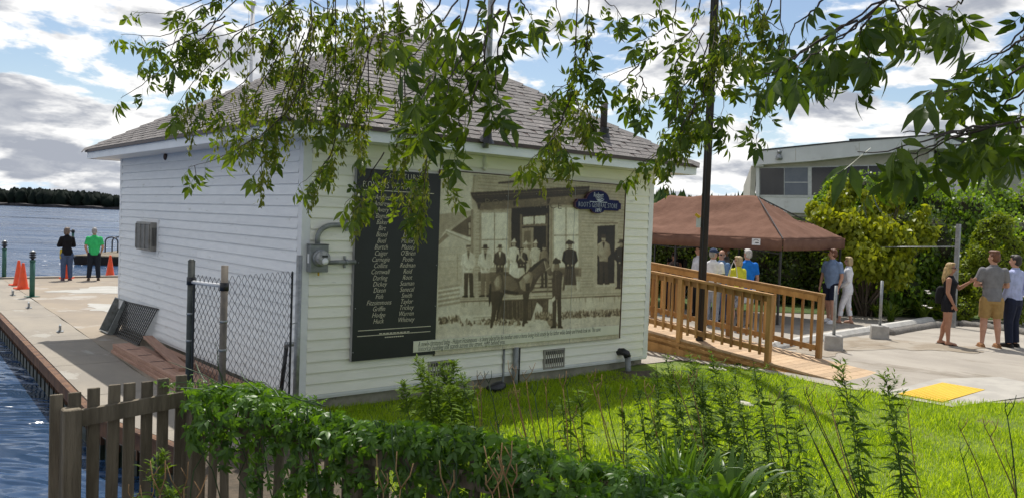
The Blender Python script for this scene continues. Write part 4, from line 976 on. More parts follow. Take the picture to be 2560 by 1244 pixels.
bollard(80, 741, 'green bollard light with black louvred head beside the two orange cones')
bollard(10, 695, 'green bollard light at the far left corner of the dock')
# cones
def cone_proto(name):
    t = empty(name); b = MB(); b.lathe([(.145, .028), (.135, .05), (.035, .70), (.03, .72), (.0, .72)], 20); b.build('cone_body', M['cone_orange'], t, True)
    b = MB(); b.prism([(-.19, -.16), (-.16, -.19), (.16, -.19), (.19, -.16), (.19, .16), (.16, .19), (-.16, .19), (-.19, .16)], .0, .03); b.build('cone_base', M['cone_orange'], t); return t
cp_ = cone_proto('traffic_cone')
for i, (px, py, lab) in enumerate(((57, 721, 'orange traffic cone nearest the green bollard, standing in front of another cone'), (46, 712, 'orange traffic cone half hidden behind the nearer cone by the bollard'),
        (275, 690, 'orange traffic cone standing alone next to the boathouse corner'), (167, 695, 'traffic cone seen between the legs of the woman in black'))):
    c = cp_ if i == 0 else copy_tree(cp_); c.location = at_z(px, py, 0); c.rotation_euler = (0, 0, .3*i+.2); tag(c, lab, 'traffic cone', 'orange traffic cones on the dock')
# mooring cleats
def cleat():
    t = empty('mooring_cleat'); b = MB(); b.box((-.10, -.06, 0), (.10, .06, .015)); b.build('base', M['galv'], t, bevel=.004)
    b = MB(); b.tube([(-.04, 0, .01), (-.04, 0, .09)], .022, 8); b.tube([(.04, 0, .01), (.04, 0, .09)], .022, 8); b.build('stem', M['galv'], t, True)
    b = MB(); b.tube([(-.15, 0, .125), (-.06, 0, .10), (.06, 0, .10), (.15, 0, .125)], [.012, .024, .024, .012], 8); b.build('horn', M['galv'], t, True); return t
cl = cleat()
for i, (px, py, lab) in enumerate(((150, 828, 'grey mooring cleat nearest the boathouse shadow'), (72, 769, 'small grey mooring cleat midway along the dock edge'), (32, 737, 'grey mooring cleat near the orange cones'))):
    c = cl if i == 0 else copy_tree(cl); c.location = at_z(px, py, 0); c.rotation_euler = (0, 0, 1.35+.1*i); tag(c, lab, 'cleat', 'mooring cleats on the dock edge')
# steel grating leaning on the wall, with a box behind it
P = [on_x(317, 753, -.05), on_x(398, 772, -.05)]
g0, g1 = at_z(286, 833, .0), at_z(362, 862, .0)
gr = empty('steel_grating', g1, 0, 'black steel floor grating leaning against the white left wall', 'grating')
GC = [Vector((-.24, 7.30, .012)), Vector((-.22, 5.69, .012)), Vector((-.04, 7.14, .61)), Vector((-.04, 5.30, .67))]
def gp(u, v): return (GC[0].lerp(GC[1], u)).lerp(GC[2].lerp(GC[3], u), v)-g1       # leaning plane: foot away from the wall, head on it
M['grate_black'] = mat('grating_black', (.03,.03,.03), .5, (.05,.045,.04), 15., metal=.4)
for i in range(18):
    u = i/17; b = MB(); b.beam(gp(u, 0), gp(u, 1), .022, .014, up=(-.9, 0, .3)); b.build('bearing_bar', M['grate_black'], gr)
for j in range(13):
    v = (j+.5)/13; b = MB(); b.beam(gp(0, v), gp(1, v), .010, .012, up=(-.9, 0, .3)); b.build('cross_bar', M['grate_black'], gr)
for v in (0, 1):
    b = MB(); b.beam(gp(-.01, v), gp(1.01, v), .014, .047, up=(-.9, 0, .43)); b.build('edge_bar', M['grate_black'], gr)
bx_ = empty('metal_tray', (-.30, 7.42, 0), 0, 'dark green metal tray standing on edge behind the leaning grating', 'tray')
Mx = Matrix.Translation((0, 0, .0))@Matrix.Rotation(.42, 4, 'Y')
for nm, a, c, mt_ in (('back', (.085, -.26, .02), (.10, .30, .66), M['dark_post']), ('rim', (-.06, -.28, 0), (.10, -.26, .68), M['conduit']), ('rim', (-.06, .30, 0), (.10, .32, .68), M['conduit']), ('rim', (-.06, -.26, 0), (.085, .30, .02), M['conduit']), ('rim', (-.06, -.26, .66), (.10, .30, .68), M['conduit'])):
    b = MB(); b.box(a, c, 0, Mx); b.build(nm, mt_, bx_)
# loose lumber along the wall foot
plank = MB(); plank.box((0, -.07, 0), (1, .07, .038)); plank_me = {}
def lumber(p, q, z0, wd, th, lab, z1=None):
    p = Vector((p[0], p[1], z0+th/2)); q = Vector((q[0], q[1], (z0 if z1 is None else z1)+th/2)); L = (q-p).length
    b = MB(); b.box((0, -wd/2, -th/2), (L, wd/2, th/2)); o = b.build('plank', M['lumber_red'], None, bevel=.004, label=lab, cat='plank', group='loose planks by the left wall')
    d = (q-p).normalized(); o.location = p; o.rotation_euler = d.to_track_quat('X', 'Z').to_euler(); return o
lumber((-.66, 5.15), (-.78, .55), .0, .28, .05, 'wide reddish plank lying outermost from the wall')
lumber((-.64, 5.12), (-.76, .60), .051, .28, .05, 'wide reddish plank on top of the outermost one')
lumber((-.66, 5.10), (-.72, .9), .102, .26, .05, 'uppermost wide reddish plank with marks across it')
lumber((-.42, 5.0), (-.46, .35), .0, .16, .05, 'reddish plank in the middle of the pile, on the concrete')
lumber((-.42, 4.95), (-.46, .4), .051, .15, .05, 'reddish plank lying second in the middle row')
lumber((-.17, 5.35), (-.60, 2.25), .17, .15, .045, 'plank laid slantwise over the other planks', .155)
lumber((-.13, 4.9), (-.15, -.1), .0, .14, .05, 'plank lying against the foot of the white wall')
lumber((-.13, 4.6), (-.15, .2), .051, .12, .05, 'narrow plank on top of the one against the wall')
# bits of timber on edge with notches: short pieces across
for k in range(6):
    b = MB(); p = Vector((-.66-.012*k, 4.4-.62*k, .1525)); b.box((-.10, -.012, 0), (.10, .012, .004)); o = b.build('strap_mark', M['drip'], bpy.data.objects['plank.002']); o.matrix_parent_inverse = bpy.data.objects['plank.002'].matrix_basis.inverted(); o.location = p
# floating dock out on the water
F0, F1 = at_z(186, 634, -.1), at_z(330, 639, -.1); dirF = Vector((FLAT[0]*.35+SIDE[0], FLAT[1]*.35+SIDE[1], 0)).normalized(); bk = Vector((FLAT[0], FLAT[1], 0))*5.5-Vector((SIDE[0], SIDE[1], 0))*.6
A = at_z(183, 640, -.12); B_ = A+Vector((SIDE[0], SIDE[1], 0))*14+Vector((FLAT[0], FLAT[1], 0))*1.5
fd = empty('floating_dock', A, 0, 'wooden floating dock on the water beyond the concrete dock', 'floating dock')
bk = Vector((FLAT[0], FLAT[1], 0))*7.5+Vector((SIDE[0], SIDE[1], 0))*-.6
nF = 16
for i in range(nF):
    a = (B_-A)*(i/nF); c = (B_-A)*((i+.96)/nF); b = MB(); u = Vector((0, 0, .06))
    b.add([a, c, c+bk, a+bk, a+u, c+u, c+bk+u, a+bk+u], [(0, 3, 2, 1), (4, 5, 6, 7), (0, 1, 5, 4), (1, 2, 6, 5), (2, 3, 7, 6), (3, 0, 4, 7)]); b.build('deck_board', M['old_wood'], fd)
b = MB(); a = Vector((0, 0, -.02)); c = (B_-A)+Vector((0, 0, -.02)); h = Vector((0, 0, -.42)); o_ = bk*.02
b.add([a+h+o_, c+h+o_, c+bk+h, a+bk+h, a, c, c+bk, a+bk], [(0, 3, 2, 1), (4, 5, 6, 7), (0, 1, 5, 4), (1, 2, 6, 5), (2, 3, 7, 6), (3, 0, 4, 7)]); b.build('float', M['tar_wood'], fd)
lad = empty('dock_ladder', A+Vector((SIDE[0], SIDE[1], 0))*.15+bk*.45, 0, 'black hooped ladder rails on the floating dock', 'ladder')
for k in (0, 1):
    o_ = Vector((FLAT[0], FLAT[1], 0))*(k*.5)+Vector((SIDE[0], SIDE[1], 0))*(.12*k); s = Vector((SIDE[0], SIDE[1], 0))
    pts = [o_+s*.0+Vector((0, 0, .06))]+[o_+s*(.33-.33*math.cos(t))+Vector((0, 0, .62+.24*math.sin(t))) for t in np.linspace(0, PI, 9)]+[o_+s*.66+Vector((0, 0, .06))]
    b = MB(); b.tube(pts, .035, 8); b.build('hoop', M['black_plastic'], lad, True)
p = at_d(182, 612, 47); pb = empty('bollard_light', (p.x, p.y, -.05), 0, 'small green bollard light on the floating dock behind the woman in black', 'bollard light', 'green bollard lights along the dock edge')
b = MB(); b.tube([(0, 0, 0), (0, 0, .80)], .07, 10); b.build('post', M['dock_green'], pb, True); b = MB(); b.lathe([(.05, .80), (.1, .84), (.1, .96), (.03, 1.02), (0, 1.03)], 10); b.build('louvre', M['black_plastic'], pb, True)
# flagpole behind the roof
p = at_z(612, 812, 0); p = at_d(617, 600, 19.5); fp = empty('flagpole', (p.x, p.y, 0), 0, 'pale flagpole rising behind the left slope of the roof', 'flagpole')
b = MB(); b.tube([(0, 0, 0), (0, 0, 7.2)], [.06, .05], 14); b.build('pole', M['steel_white'], fp, True)
b = MB(); b.ell((0, 0, 7.26), (.08, .08, .08)); b.build('ball', M['steel_white'], fp, True); b = MB(); b.lathe([(.14, 0), (.12, .05), (.07, .08)], 14); b.build('collar', M['galv'], fp)
b = MB(); b.tube([(-.09, .0, 1.2), (-.09, 0, 7.1)], .008, 5); b.build('halyard', M['label_white'], fp)

# ================================================================== FENCES BY THE CORNER
# chain-link: galvanised pole at the corner, panel to the brown post, short side panel to the dark post
P3 = at_d(749, 640, 9.2); P2 = at_d(562, 670, 8.0); P1 = at_d(479, 655, 8.5)
cf = empty('chain_link_fence', (P2.x, P2.y, -.1), 0, 'black chain-link fence with dark and brown steel posts before the white left wall', 'fence')
def cl_(p): return Vector(p)-Vector((P2.x, P2.y, -.1))
b = MB(); b.tube([cl_((P1.x, P1.y, -.3)), cl_((P1.x, P1.y, 1.86))], .036, 12); b.tube([cl_((P1.x, P1.y, 1.85)), cl_((P1.x, P1.y, 1.875))], [.038, .02], 12); b.build('post', M['dark_post'], cf, True, label='dark fence post at the left end')
b = MB(); b.tube([cl_((P2.x, P2.y, -.3)), cl_((P2.x, P2.y, 1.855))], .034, 12); b.build('post', M['brown_post'], cf, True, label='brown fence post in the middle')
b = MB(); b.tube([cl_((P3.x, P3.y, -.3)), cl_((P3.x, P3.y, 1.92))], .034, 12); b.build('post', M['galv'], cf, True, label='tall galvanised post at the boathouse corner')
b = MB(); b.tube([cl_((P1.x, P1.y, 1.64)), cl_((P2.x, P2.y, 1.655))], .019, 10); b.build('top_rail', M['steel_white'], cf, True)
for P_ in (P1, P2):
    b = MB(); b.tube([cl_((P_.x, P_.y, 1.61)), cl_((P_.x, P_.y, 1.69))], .044, 12); b.build('rail_clamp', M['black_plastic'], cf, True)
    for z in (.55, 1.02, 1.3): b = MB(); b.tube([cl_((P_.x, P_.y, z)), cl_((P_.x, P_.y, z+.022))], .04, 12); b.build('band', M['galv'], cf, True)
def chain_panel(A, B, z0, z1, pitch=.094):
    A = Vector((A.x, A.y, 0)); B = Vector((B.x, B.y, 0)); L = (B-A).length; d = (B-A)/L; nrm = Vector((-d.y, d.x, 0)); b = MB(); n = int(L/pitch)
    for i in range(n+1):
        k = 0; pts = []; z = z0
        while z < z1+.03:
            s = (1 if k % 2 else -1); j = .004*math.sin(i*1.3+k*.7)
            pts.append(cl_(A+d*min(max((i+.25*s)*pitch+j, 0), L)+nrm*(.004*s)+Vector((0, 0, z)))); z += pitch*.58; k += 1
        # two wires per column, mirrored, so that they form diamonds
        b.tube(pts, .0028, 4, cap=False)
        pts2 = [p+d*(0) for p in pts]
        q = []
        z = z0; k = 0
        while z < z1+.03:
            s = (-1 if k % 2 else 1); q.append(cl_(A+d*min(max((i+.5+.25*s)*pitch, 0), L)+nrm*(.004*s)+Vector((0, 0, z)))); z += pitch*.58; k += 1
        b.tube(q, .0028, 4, cap=False)
    return b.build('wire_mesh', M['wire_black'], cf, kind='stuff')
TB = P3+(P2-P3).normalized()*.13
chain_panel(P2, TB, -.05, 1.75); chain_panel(P1, P2, -.05, 1.74, .09)
b = MB(); b.tube([cl_((TB.x, TB.y, -.1)), cl_((TB.x, TB.y, 1.74))], .012, 8); b.build('tension_bar', M['wire_black'], cf)
q = P1+(P2-P1)*.10; b = MB(); b.tube([cl_((q.x, q.y, -.1)), cl_((q.x, q.y, 1.62))], .012, 8); b.build('tension_bar', M['wire_black'], cf)
b = MB(); b.tube([cl_((TB.x, TB.y, 1.16)), cl_((P3.x, P3.y, 1.17))], .006, 6); b.build('tie', M['galv'], cf)

# weathered picket fence: level run over the water, then a run back towards the camera under the creeper
FA, FB, FC = at_d(168, 1030, 4.75), at_d(492, 975, 5.25), at_d(1780, 1200, 3.55)
FZ = 1.215
pf = empty('picket_fence', (FB.x, FB.y, .3), 0, 'weathered grey picket fence at the lower left, running under the creeper', 'fence')
def pl(p): return Vector(p)-Vector((FB.x, FB.y, .3))
def fence_post(x, y, z0, z1, s=.10, lab=None):
    b = MB(); b.box((-s/2, -s/2, z0-.3), (s/2, s/2, z1-.3), 0, None); o = b.build('post', M['old_wood'], pf, bevel=.006, label=lab)
    o.location = (x-FB.x, y-FB.y, 0); return o
dAB = Vector((FB.x-FA.x, FB.y-FA.y, 0)).normalized(); angA = math.atan2(dAB.y, dAB.x); nAB = Vector((dAB.y, -dAB.x, 0))      # towards the camera
o = fence_post(FA.x+.02*dAB.x, FA.y+.02*dAB.y, -.6, FZ); o.rotation_euler = (0, 0, angA)
o = fence_post(FB.x, FB.y, -.4, FZ+.005); o.rotation_euler = (0, 0, angA)
L = (FB-FA).length
def rail(p, q, h, t, off, z0, z1, n):
    p = Vector((p.x, p.y, z0))+n*off; q = Vector((q.x, q.y, z1))+n*off; b = MB(); b.beam(pl(p), pl(q), t, h); return b.build('rail', M['old_wood'], pf)
FAs = FA+dAB*.075; FBs = FB-dAB*.055
rail(FAs, FBs, .095, .04, -.01, FZ-.065, FZ-.02, nAB); rail(FAs, FBs, .09, .04, -.01, .42, .45, nAB)
pk = MB(); pk.box((-.034, -.009, 0), (.034, .009, 1.12))
pk_me = pk.mesh('picket', bevel=.003); pk_me.materials.append(M['old_wood'])
np_ = 8
for i in range(-0, np_):
    c = FA+dAB*(-.045+i*(L+.01)/(np_-.45)); zt = FZ+.085+.035*(i/np_)+random.uniform(-.008, .008)
    o = link('picket', pk_me, pf); o.location = pl((c.x-nAB.x*.041, c.y-nAB.y*.041, zt-1.12)); o.rotation_euler = (random.uniform(-.01, .01), random.uniform(-.012, .012), angA)
dBC = Vector((FC.x-FB.x, FC.y-FB.y, 0)); LBC = dBC.length; dBC.normalize(); angB = math.atan2(dBC.y, dBC.x); nBC = Vector((dBC.y, -dBC.x, 0))
if (Vector(CP)-FB).to_2d().dot(nBC.to_2d()) < 0: nBC = -nBC
def fb(t, off=0.): return Vector((FB.x, FB.y, 0))+dBC*t+nBC*off
p = fb(.05); q = fb(LBC-.4); rail(p, q, .09, .04, -.0, FZ-.13, FZ-.15, nBC); rail(p, q, .09, .04, 0., .50, .60, nBC)
for i in range(24):
    t = .12+i*.142
    if t > LBC-.45: break
    c = fb(t, -.034); o = link('picket', pk_me, pf); o.location = pl((c.x, c.y, FZ-.03-1.12+random.uniform(-.01, .01))); o.rotation_euler = (random.uniform(-.02, .02), random.uniform(-.02, .02), angB)
for t in (1.35,):
    c = fb(t, .0); o = fence_post(c.x, c.y, .1, FZ-.12); o.rotation_euler = (0, 0, angB)

# ================================================================== RAMP
X1, X2 = 7.55, 8.85
def rz(Y): return .10+.079*(Y+3.15)
rp = empty('wooden_ramp', (X1, -3.15, .1), 0, 'new orange-brown timber access ramp with two balustrades beside the boathouse', 'ramp')
def rl(p): return Vector(p)-Vector((X1, -3.15, .1))
YE = 6.6; y = -3.15; k = 0
while y < YE:
    b = MB(); y1 = y+.138; b.box(rl((X1-.03+random.uniform(-.006, .006), y, 0)), rl((X2+.03+random.uniform(-.006, .006), y1, .0)))
    b.v = [(x, yy_, rz(yy_-3.15)-.1+(0 if i < 4 else .0)) for i, (x, yy_, z_) in enumerate(b.v)]
    n = len(b.v); b.v = [(x, yy_, z_-(.036 if i < 4 else 0)) for i, (x, yy_, z_) in enumerate(b.v)]
    b.build('deck_plank', M['cedar_deck'], rp); y += .144
def sloped(name, X, y0, y1, dz, wd, h, mt_):
    b = MB(); b.beam(rl((X, y0, rz(y0)+dz)), rl((X, y1, rz(y1)+dz)), wd, h); return b.build(name, mt_, rp)
for X in (X1+.0, X2-.0):
    sloped('stringer', X, -3.1, YE, -.036-.098, .04, .185, M['cedar'])
sloped('trim_ledge', X1-.055, -2.9, YE, -.10, .05, .05, M['cedar'])
sloped('side_skirt', X1-.045, -1.0, YE, -.30, .03, .24, M['cedar'])
RAILH = 1.13
def balustrade(X, posts, y0, y1, side):
    for Y in posts:
        b = MB(); z0 = rz(Y)-.30; b.box(rl((X-.045, Y-.045, z0)), rl((X+.045, Y+.045, rz(Y)+RAILH-.045))); b.build('post', M['cedar'], rp, bevel=.004)
    sloped('hand_rail', X, y0-.05, y1, RAILH-.022, .10, .042, M['cedar'])
    sloped('upper_rail', X-side*.035, y0+.047, y1, RAILH-.044-.052, .036, .098, M['cedar'])
    sloped('bottom_rail', X-side*.035, y0+.047, y1, .175, .036, .09, M['cedar'])
    y = y0+.16
    while y < y1:
        if min(abs(y-p) for p in posts) > .085:
            b = MB(); zb, zt_ = rz(y)+.09, rz(y)+RAILH-.05; b.box(rl((X+side*.003-.0185+side*.0, y-.0185, zb)), rl((X+side*.003+.0185, y+.0185, zt_))); b.build('baluster', M['cedar'], rp)
        y += .187
balustrade(X1, (-1.70, .14, 2.0, 3.9, 5.8), -1.70, YE, -1)
balustrade(X2, (-1.88, -.02, 1.85, 3.8, 5.7), -1.88, YE, 1)
for X in (X1-.0, X2):
    b = MB(); b.box(rl((X-.02, -1.2, -.15)), rl((X+.02, -1.11, rz(-1.2)-.14))); b.build('leg', M['cedar'], rp)

# utility pole with a floodlight
p = at_z(1747, 893, .02); up_ = empty('utility_pole', (p.x, p.y, -.1), .6, 'dark square timber pole rising in front of the ramp', 'pole')
b = MB(); b.box((-.07, -.07, 0), (.07, .07, 9.2)); b.build('pole', M['tar_wood'], up_, bevel=.008)
b = MB(); b.tube([(-.078, .02, 0.2), (-.078, .02, 8.5)], .012, 6); b.build('cable', M['black_plastic'], up_)
q = at_d(1737, 556, np.dot(np.array(p)-CP, FW)); zf_ = q.z+.1
sd = Matrix.Rotation(-.6, 4, 'Z')@Vector((-SIDE[0], -SIDE[1], 0))
b = MB(); b.box((-.045, -.04, -.09), (.045, .04, .09), 0, Matrix.Translation(sd*.115+Vector((0, 0, zf_)))); lb_ = b.build('light_box', M['fascia_grey'], up_)
b = MB(); b.box((-.05, -.05, .0), (.05, .05, .05), 0, Matrix.Translation(sd*.15+Vector((0, 0, zf_+.10)))@Matrix.Rotation(.6, 4, 'X')); b.build('sensor', M['yellow'], lb_)

# ================================================================== LOT FURNITURE
tp = empty('tactile_pad', at_z(2350, 975, .11), 0, 'bright yellow tactile warning pad on the gravel at the edge of the lawn', 'tactile pad')
q = tp.location; px0, px1, py0, py1 = 7.35, 8.85, -4.56, -3.95
def gq(x, y, dz): return (x-q.x, y-q.y, float(gz(x, y))+dz-q.z)
b = MB(); b.add([gq(px0, py0, .014), gq(px1, py0, .014), gq(px1, py1, .014), gq(px0, py1, .014), gq(px0, py0, .03), gq(px1, py0, .03), gq(px1, py1, .03), gq(px0, py1, .03)], [(4, 5, 6, 7), (0, 1, 5, 4), (1, 2, 6, 5), (2, 3, 7, 6), (3, 0, 4, 7)]); b.build('plate', M['yellow'], tp)
b = MB()
for i in range(27):
    for j in range(11):
        x, y = px0+.05+i*.0535, py0+.04+j*.0535; c = gq(x, y, .03); b.lathe([(.013, 0), (.009, .005), (.0, .0055)], 6, Matrix.Translation(c))
b.build('domes', M['yellow'], tp, kind='stuff')
b = MB(); ptsx = [(7.2, -4.75), (9.9, -5.35), (10.2, -4.3), (9.2, -3.75), (7.15, -3.75)]
b.add([(x, y, float(gz(x, y))+.017) for x, y in ptsx], [(0, 1, 2, 3, 4)]); b.build('concrete_apron', mat('apron_concrete', (.385,.36,.315), .85, (.32,.30,.265), 3., detail=8, bump=.3), kind='structure')
# concrete blocks with steel pipes
for (px, py, hh, lab, w0) in ((2083, 866, .98, 'concrete block with a steel pipe, nearer the ramp end', .34), (2198, 843, .98, 'concrete block with a steel pipe, between the two kerb stones', .36)):
    p = at_z(px, py, .19); p.z = float(gz(p.x, p.y))
    t = empty('pipe_block', p, .55, lab, 'concrete block', 'concrete blocks with pipes')
    b = MB(); h = w0/2; b.add([(-h, -h, 0), (h, -h, 0), (h, h, 0), (-h, h, 0), (-h*.93, -h*.93, .30), (h*.93, -h*.93, .30), (h*.93, h*.93, .30), (-h*.93, h*.93, .30)], [(0, 3, 2, 1), (4, 5, 6, 7), (0, 1, 5, 4), (1, 2, 6, 5), (2, 3, 7, 6), (3, 0, 4, 7)])
    b.build('block', M['grey_concrete'], t, bevel=.012)
    b = MB(); b.tube([(0, 0, .29), (0, 0, .3+hh*.97)], .031, 12); b.build('pipe', M['galv'], t, True)
# dirt worn into the gravel
M['lot_dirt'] = mat('lot_dirt', (.245,.20,.145), .95, (.32,.28,.225), 2.2, detail=9, bump=.5, bscale=40, lo=.35, hi=.6)
for k_, (px, py, rx, ry) in enumerate(((2140, 848, 1.0, .45), (2250, 862, 1.3, .30), (2330, 868, .8, .25), (2030, 858, .9, .4))):
    c = at_z(px, py, .19); rr = random.Random(40+k_); ph = [rr.uniform(0, 6.3) for _ in range(4)]; n = 44; b = MB(); pts = []
    for i in range(n):
        a = 2*PI*i/n; k = 1+.22*math.sin(3*a+ph[0])+.17*math.sin(5*a+ph[1])+.12*math.sin(11*a+ph[2]); u, v = rx*k*math.cos(a), ry*k*math.sin(a)
        x, y = c.x+SIDE[0]*u+FLAT[0]*v*2.2, c.y+SIDE[1]*u+FLAT[1]*v*2.2; pts.append((x, y, float(gz(x, y))+.016+.0015*k_))
    b.add(pts, [tuple(range(n))]).build('dirt_patch', M['lot_dirt'], kind='structure')
# long pale kerb stones
def kerb(pa, pb, lab):
    a = at_z(*pa, .2); c = at_z(*pb, .2); a.z = float(gz(a.x, a.y))+.012; c.z = float(gz(c.x, c.y))+.012; d = (c-a); L_ = d.length; d.normalize(); s = Vector((d.y, -d.x, 0)).normalized()
    t = MB(); prof = [(-.15, 0), (.15, 0), (.13, .07), (.06, .15), (-.06, .15), (-.13, .07)]; vs = []
    for e, q_ in ((0, a), (.06, a+d*.06), (1, c-d*.06), (2, c)):
        k_ = .72 if e in (0, 2) else 1
        vs += [(q_-a)+s*(x*k_)+Vector((0, 0, z*k_)) for x, z in prof]
    n = 6; fs = [tuple(range(n))[::-1], tuple(range(3*n, 4*n))]
    for i in range(3): fs += [(i*n+j, i*n+(j+1) % n, (i+1)*n+(j+1) % n, (i+1)*n+j) for j in range(n)]
    o = t.add(vs, fs).build('kerb_stone', M['pale_concrete'], None, label=lab, cat='kerb stone', group='pale kerb stones on the gravel'); o.location = a
    bm = bmesh.new(); bm.from_mesh(o.data); bmesh.ops.recalc_face_normals(bm, faces=bm.faces); bm.to_mesh(o.data); bm.free()
kerb((1925, 858), (2168, 826), 'long pale concrete kerb stone running behind the ramp to the first block'); kerb((2172, 825), (2326, 800), 'pale concrete kerb stone ending by the flower bed')
# asphalt berm round the flower bed
pts = [(2222, 832), (2262, 824), (2320, 814), (2390, 808), (2450, 814), (2505, 824), (2600, 842), (2760, 880)]; b = MB(); q_ = [at_z(x, y, .2) for x, y in pts]
q_ = [Vector((p.x, p.y, float(gz(p.x, p.y))+.03)) for p in q_]
fine = []
for a, c in zip(q_[:-1], q_[1:]):
    for i in range(6): t = i/6; fine.append(a.lerp(c, t)+Vector((0, 0, random.uniform(-.01, .015))))
b.tube(fine, [random.uniform(.10, .125) for _ in fine], 8); b.build('asphalt_berm', M['asphalt_berm'], None, True, kind='structure')
# flat stones in the lawn
for (px, py, s, lab) in ((1862, 1002, .13, 'flat pale stone lying in the lawn behind the weeds'), (1795, 925, .14, 'flat pale stone near the foot of the ramp')):
    p = at_z(px, py, .05); p.z = float(gz(p.x, p.y))+.02; b = MB(); b.ell((0, 0, 0), (s*1.3, s*.7, .035), 9, 5); b.v = [(x*(1+.15*math.sin(9*y)), y*(1+.2*math.sin(7*x)), z) for x, y, z in b.v]
    o = b.build('flat_stone', M['rock'], None, label=lab, cat='stone'); o.location = p; o.rotation_euler = (0, 0, random.uniform(0, 3))
p = on_y(1240, 972, -.2); b = MB(); b.ell((0, 0, 0), (.17, .10, .09), 12, 7); b.v = [(x*(1+.2*math.sin(20*z)), y, z*(1+.25*math.sin(14*x))) for x, y, z in b.v]
o = b.build('black_bag', M['black_plastic'], None, True, label='small crumpled black bag lying by the drain pipe', cat='bag'); o.location = (p.x, -.2, -.02)
b = MB(); n = 22; c = on_y(1560, 930, -.45); b.add([(c.x+.62*math.cos(2*PI*i/n)*(1+.2*math.sin(i*2.1)), -.5+.36*math.sin(2*PI*i/n)*(1+.2*math.cos(i*1.7)), float(gz(c.x+.6*math.cos(2*PI*i/n), -.5+.3*math.sin(2*PI*i/n)))+.012) for i in range(n)], [tuple(range(n))]); b.build('bare_soil', M['soil'], kind='structure')

# ================================================================== CANOPY TENT
TN = at_d(1957, 600, 19.0); TN.z = 2.17; TR = at_d(2112, 590, 21.2); TR.z = 2.24
dS = Vector((TR.x-TN.x, TR.y-TN.y, 0)); wS = dS.length; dS.normalize(); dL = Vector((-dS.y, dS.x, 0)); 
if dL.dot(Vector((-SIDE[0], -SIDE[1], 0))) < 0: dL = -dL
LT = 6.0; tent = empty('canopy_tent', (TN.x, TN.y, .2), 0, 'brown pop-up canopy tent with a white label, standing over the gathered people', 'canopy tent')
def tpt(u, v, z): return Vector((TN.x, TN.y, 0))+dL*(u*LT)+dS*(v*wS)+Vector((0, 0, z-.2))-Vector((TN.x, TN.y, 0))
NU, NV = 72, 44; PK = 1.06
r0, r1 = .27, .73
def roof_h(u, v):
    du = min(u, 1-u)/r0 if (u < r0 or u > r1) else 1.; dv = min(v, 1-v)/.5
    t = max(min(du, dv), 0.)
    return t
Pm = np.zeros((NU+1, NV+1, 3))
for i in range(NU+1):
    for j in range(NV+1):
        u, v = i/NU, j/NV; t = roof_h(u, v)
        z = 2.19+.06*v*(1-u)+PK*(t**.92)-.15*math.sin(PI*min(t, 1))*(.6+.4*math.sin(PI*u))
        edge = min(min(u, 1-u)*LT, min(v, 1-v)*wS)
        fold = vnoise(np.array([u*LT*1.2+v*2, v*wS*3.5+u*1.5, .3]), 1.6, 2)*.045+vnoise(np.array([u*LT*3, v*wS*5-u*4, 1.3]), 1.3, 4)*.018
        if u < .25: fold += .05*math.sin(16*v+5*u)*math.sin(PI*min(u/.25, 1))*max(v-.15, 0)*.9
        p = tpt(u, v, z+fold*min(edge/.25, 1)); Pm[i, j] = p
me = grid_mesh('canopy', Pm); me.materials.append(M['tent']); can = link('canopy', me, tent)
sm_ = can.modifiers.new('thickness', 'SOLIDIFY'); sm_.thickness = .004
for (ua, va, ub, vb) in ((0, 0, 1, 0), (0, 1, 1, 1), (0, 0, 0, 1), (1, 0, 1, 1)):
    n = 40; Pv = np.zeros((n+1, 3, 3))
    for i in range(n+1):
        t = i/n; u, v = ua+(ub-ua)*t, va+(vb-va)*t; z = 2.19+.06*v*(1-u); o_ = .012*math.sin(t*37)+.008*math.sin(t*71)
        outw = (dL*(-1 if ua == ub == 0 else 1 if ua == ub == 1 else 0)+dS*(-1 if va == vb == 0 else 1 if va == vb == 1 else 0))
        for k in range(3): Pv[i, k] = tpt(u, v, z-.135*k-.012*math.sin(PI*t))+outw*(.015+o_*k*.6)
    me = grid_mesh('valance', Pv); me.materials.append(M['tent']); o = link('valance', me, tent); s_ = o.modifiers.new('thickness', 'SOLIDIFY'); s_.thickness = .004
for (u, v) in ((.012, .02), (.5, .02), (.988, .02), (.012, .98), (.5, .98), (.988, .98)):
    p = tpt(u, v, 0); b = MB(); b.box((p.x-.022, p.y-.022, 0), (p.x+.022, p.y+.022, 2.0)); lg = b.build('leg', M['tent_leg'], tent)
    b = MB(); b.box((p.x-.05, p.y-.05, -.0), (p.x+.05, p.y+.05, .012)); b.build('foot_plate', M['tent_leg'], lg)
for v in (.02, .98):
    for ua, ub in ((.012, .5), (.5, .988)):
        b = MB(); b.beam(tpt(ua, v, 2.1), tpt(ub, v, 1.85), .02, .03); b.beam(tpt(ua, v, 1.85), tpt(ub, v, 2.1), .02, .03); b.build('scissor_truss', M['tent_leg'], tent)
b = MB(); b.beam(tpt(0, 0, 2.2), tpt(r0, .5, 3.24), .02, .03); b.beam(tpt(0, 1, 2.2), tpt(r0, .5, 3.24), .02, .03); b.beam(tpt(r0, .5, 3.2), tpt(r1, .5, 3.2), .03, .03); b.build('roof_frame', M['tent_leg'], tent)
q = tpt(.11, 0, 2.10)-dS*.035; a_ = dL*.11
b = MB(); b.add([q-a_+Vector((0, 0, -.075)), q+a_+Vector((0, 0, -.075)), q+a_+Vector((0, 0, .08)), q-a_+Vector((0, 0, .08))], [(0, 1, 2, 3), (3, 2, 1, 0)][:1]); lbw = b.build('label', M['label_white'], tent)
pts = [q-dS*.003+dL*(.07*math.cos(t))+Vector((0, 0, .0+.055*math.sin(t))) for t in np.linspace(.5, PI-.35, 9)]
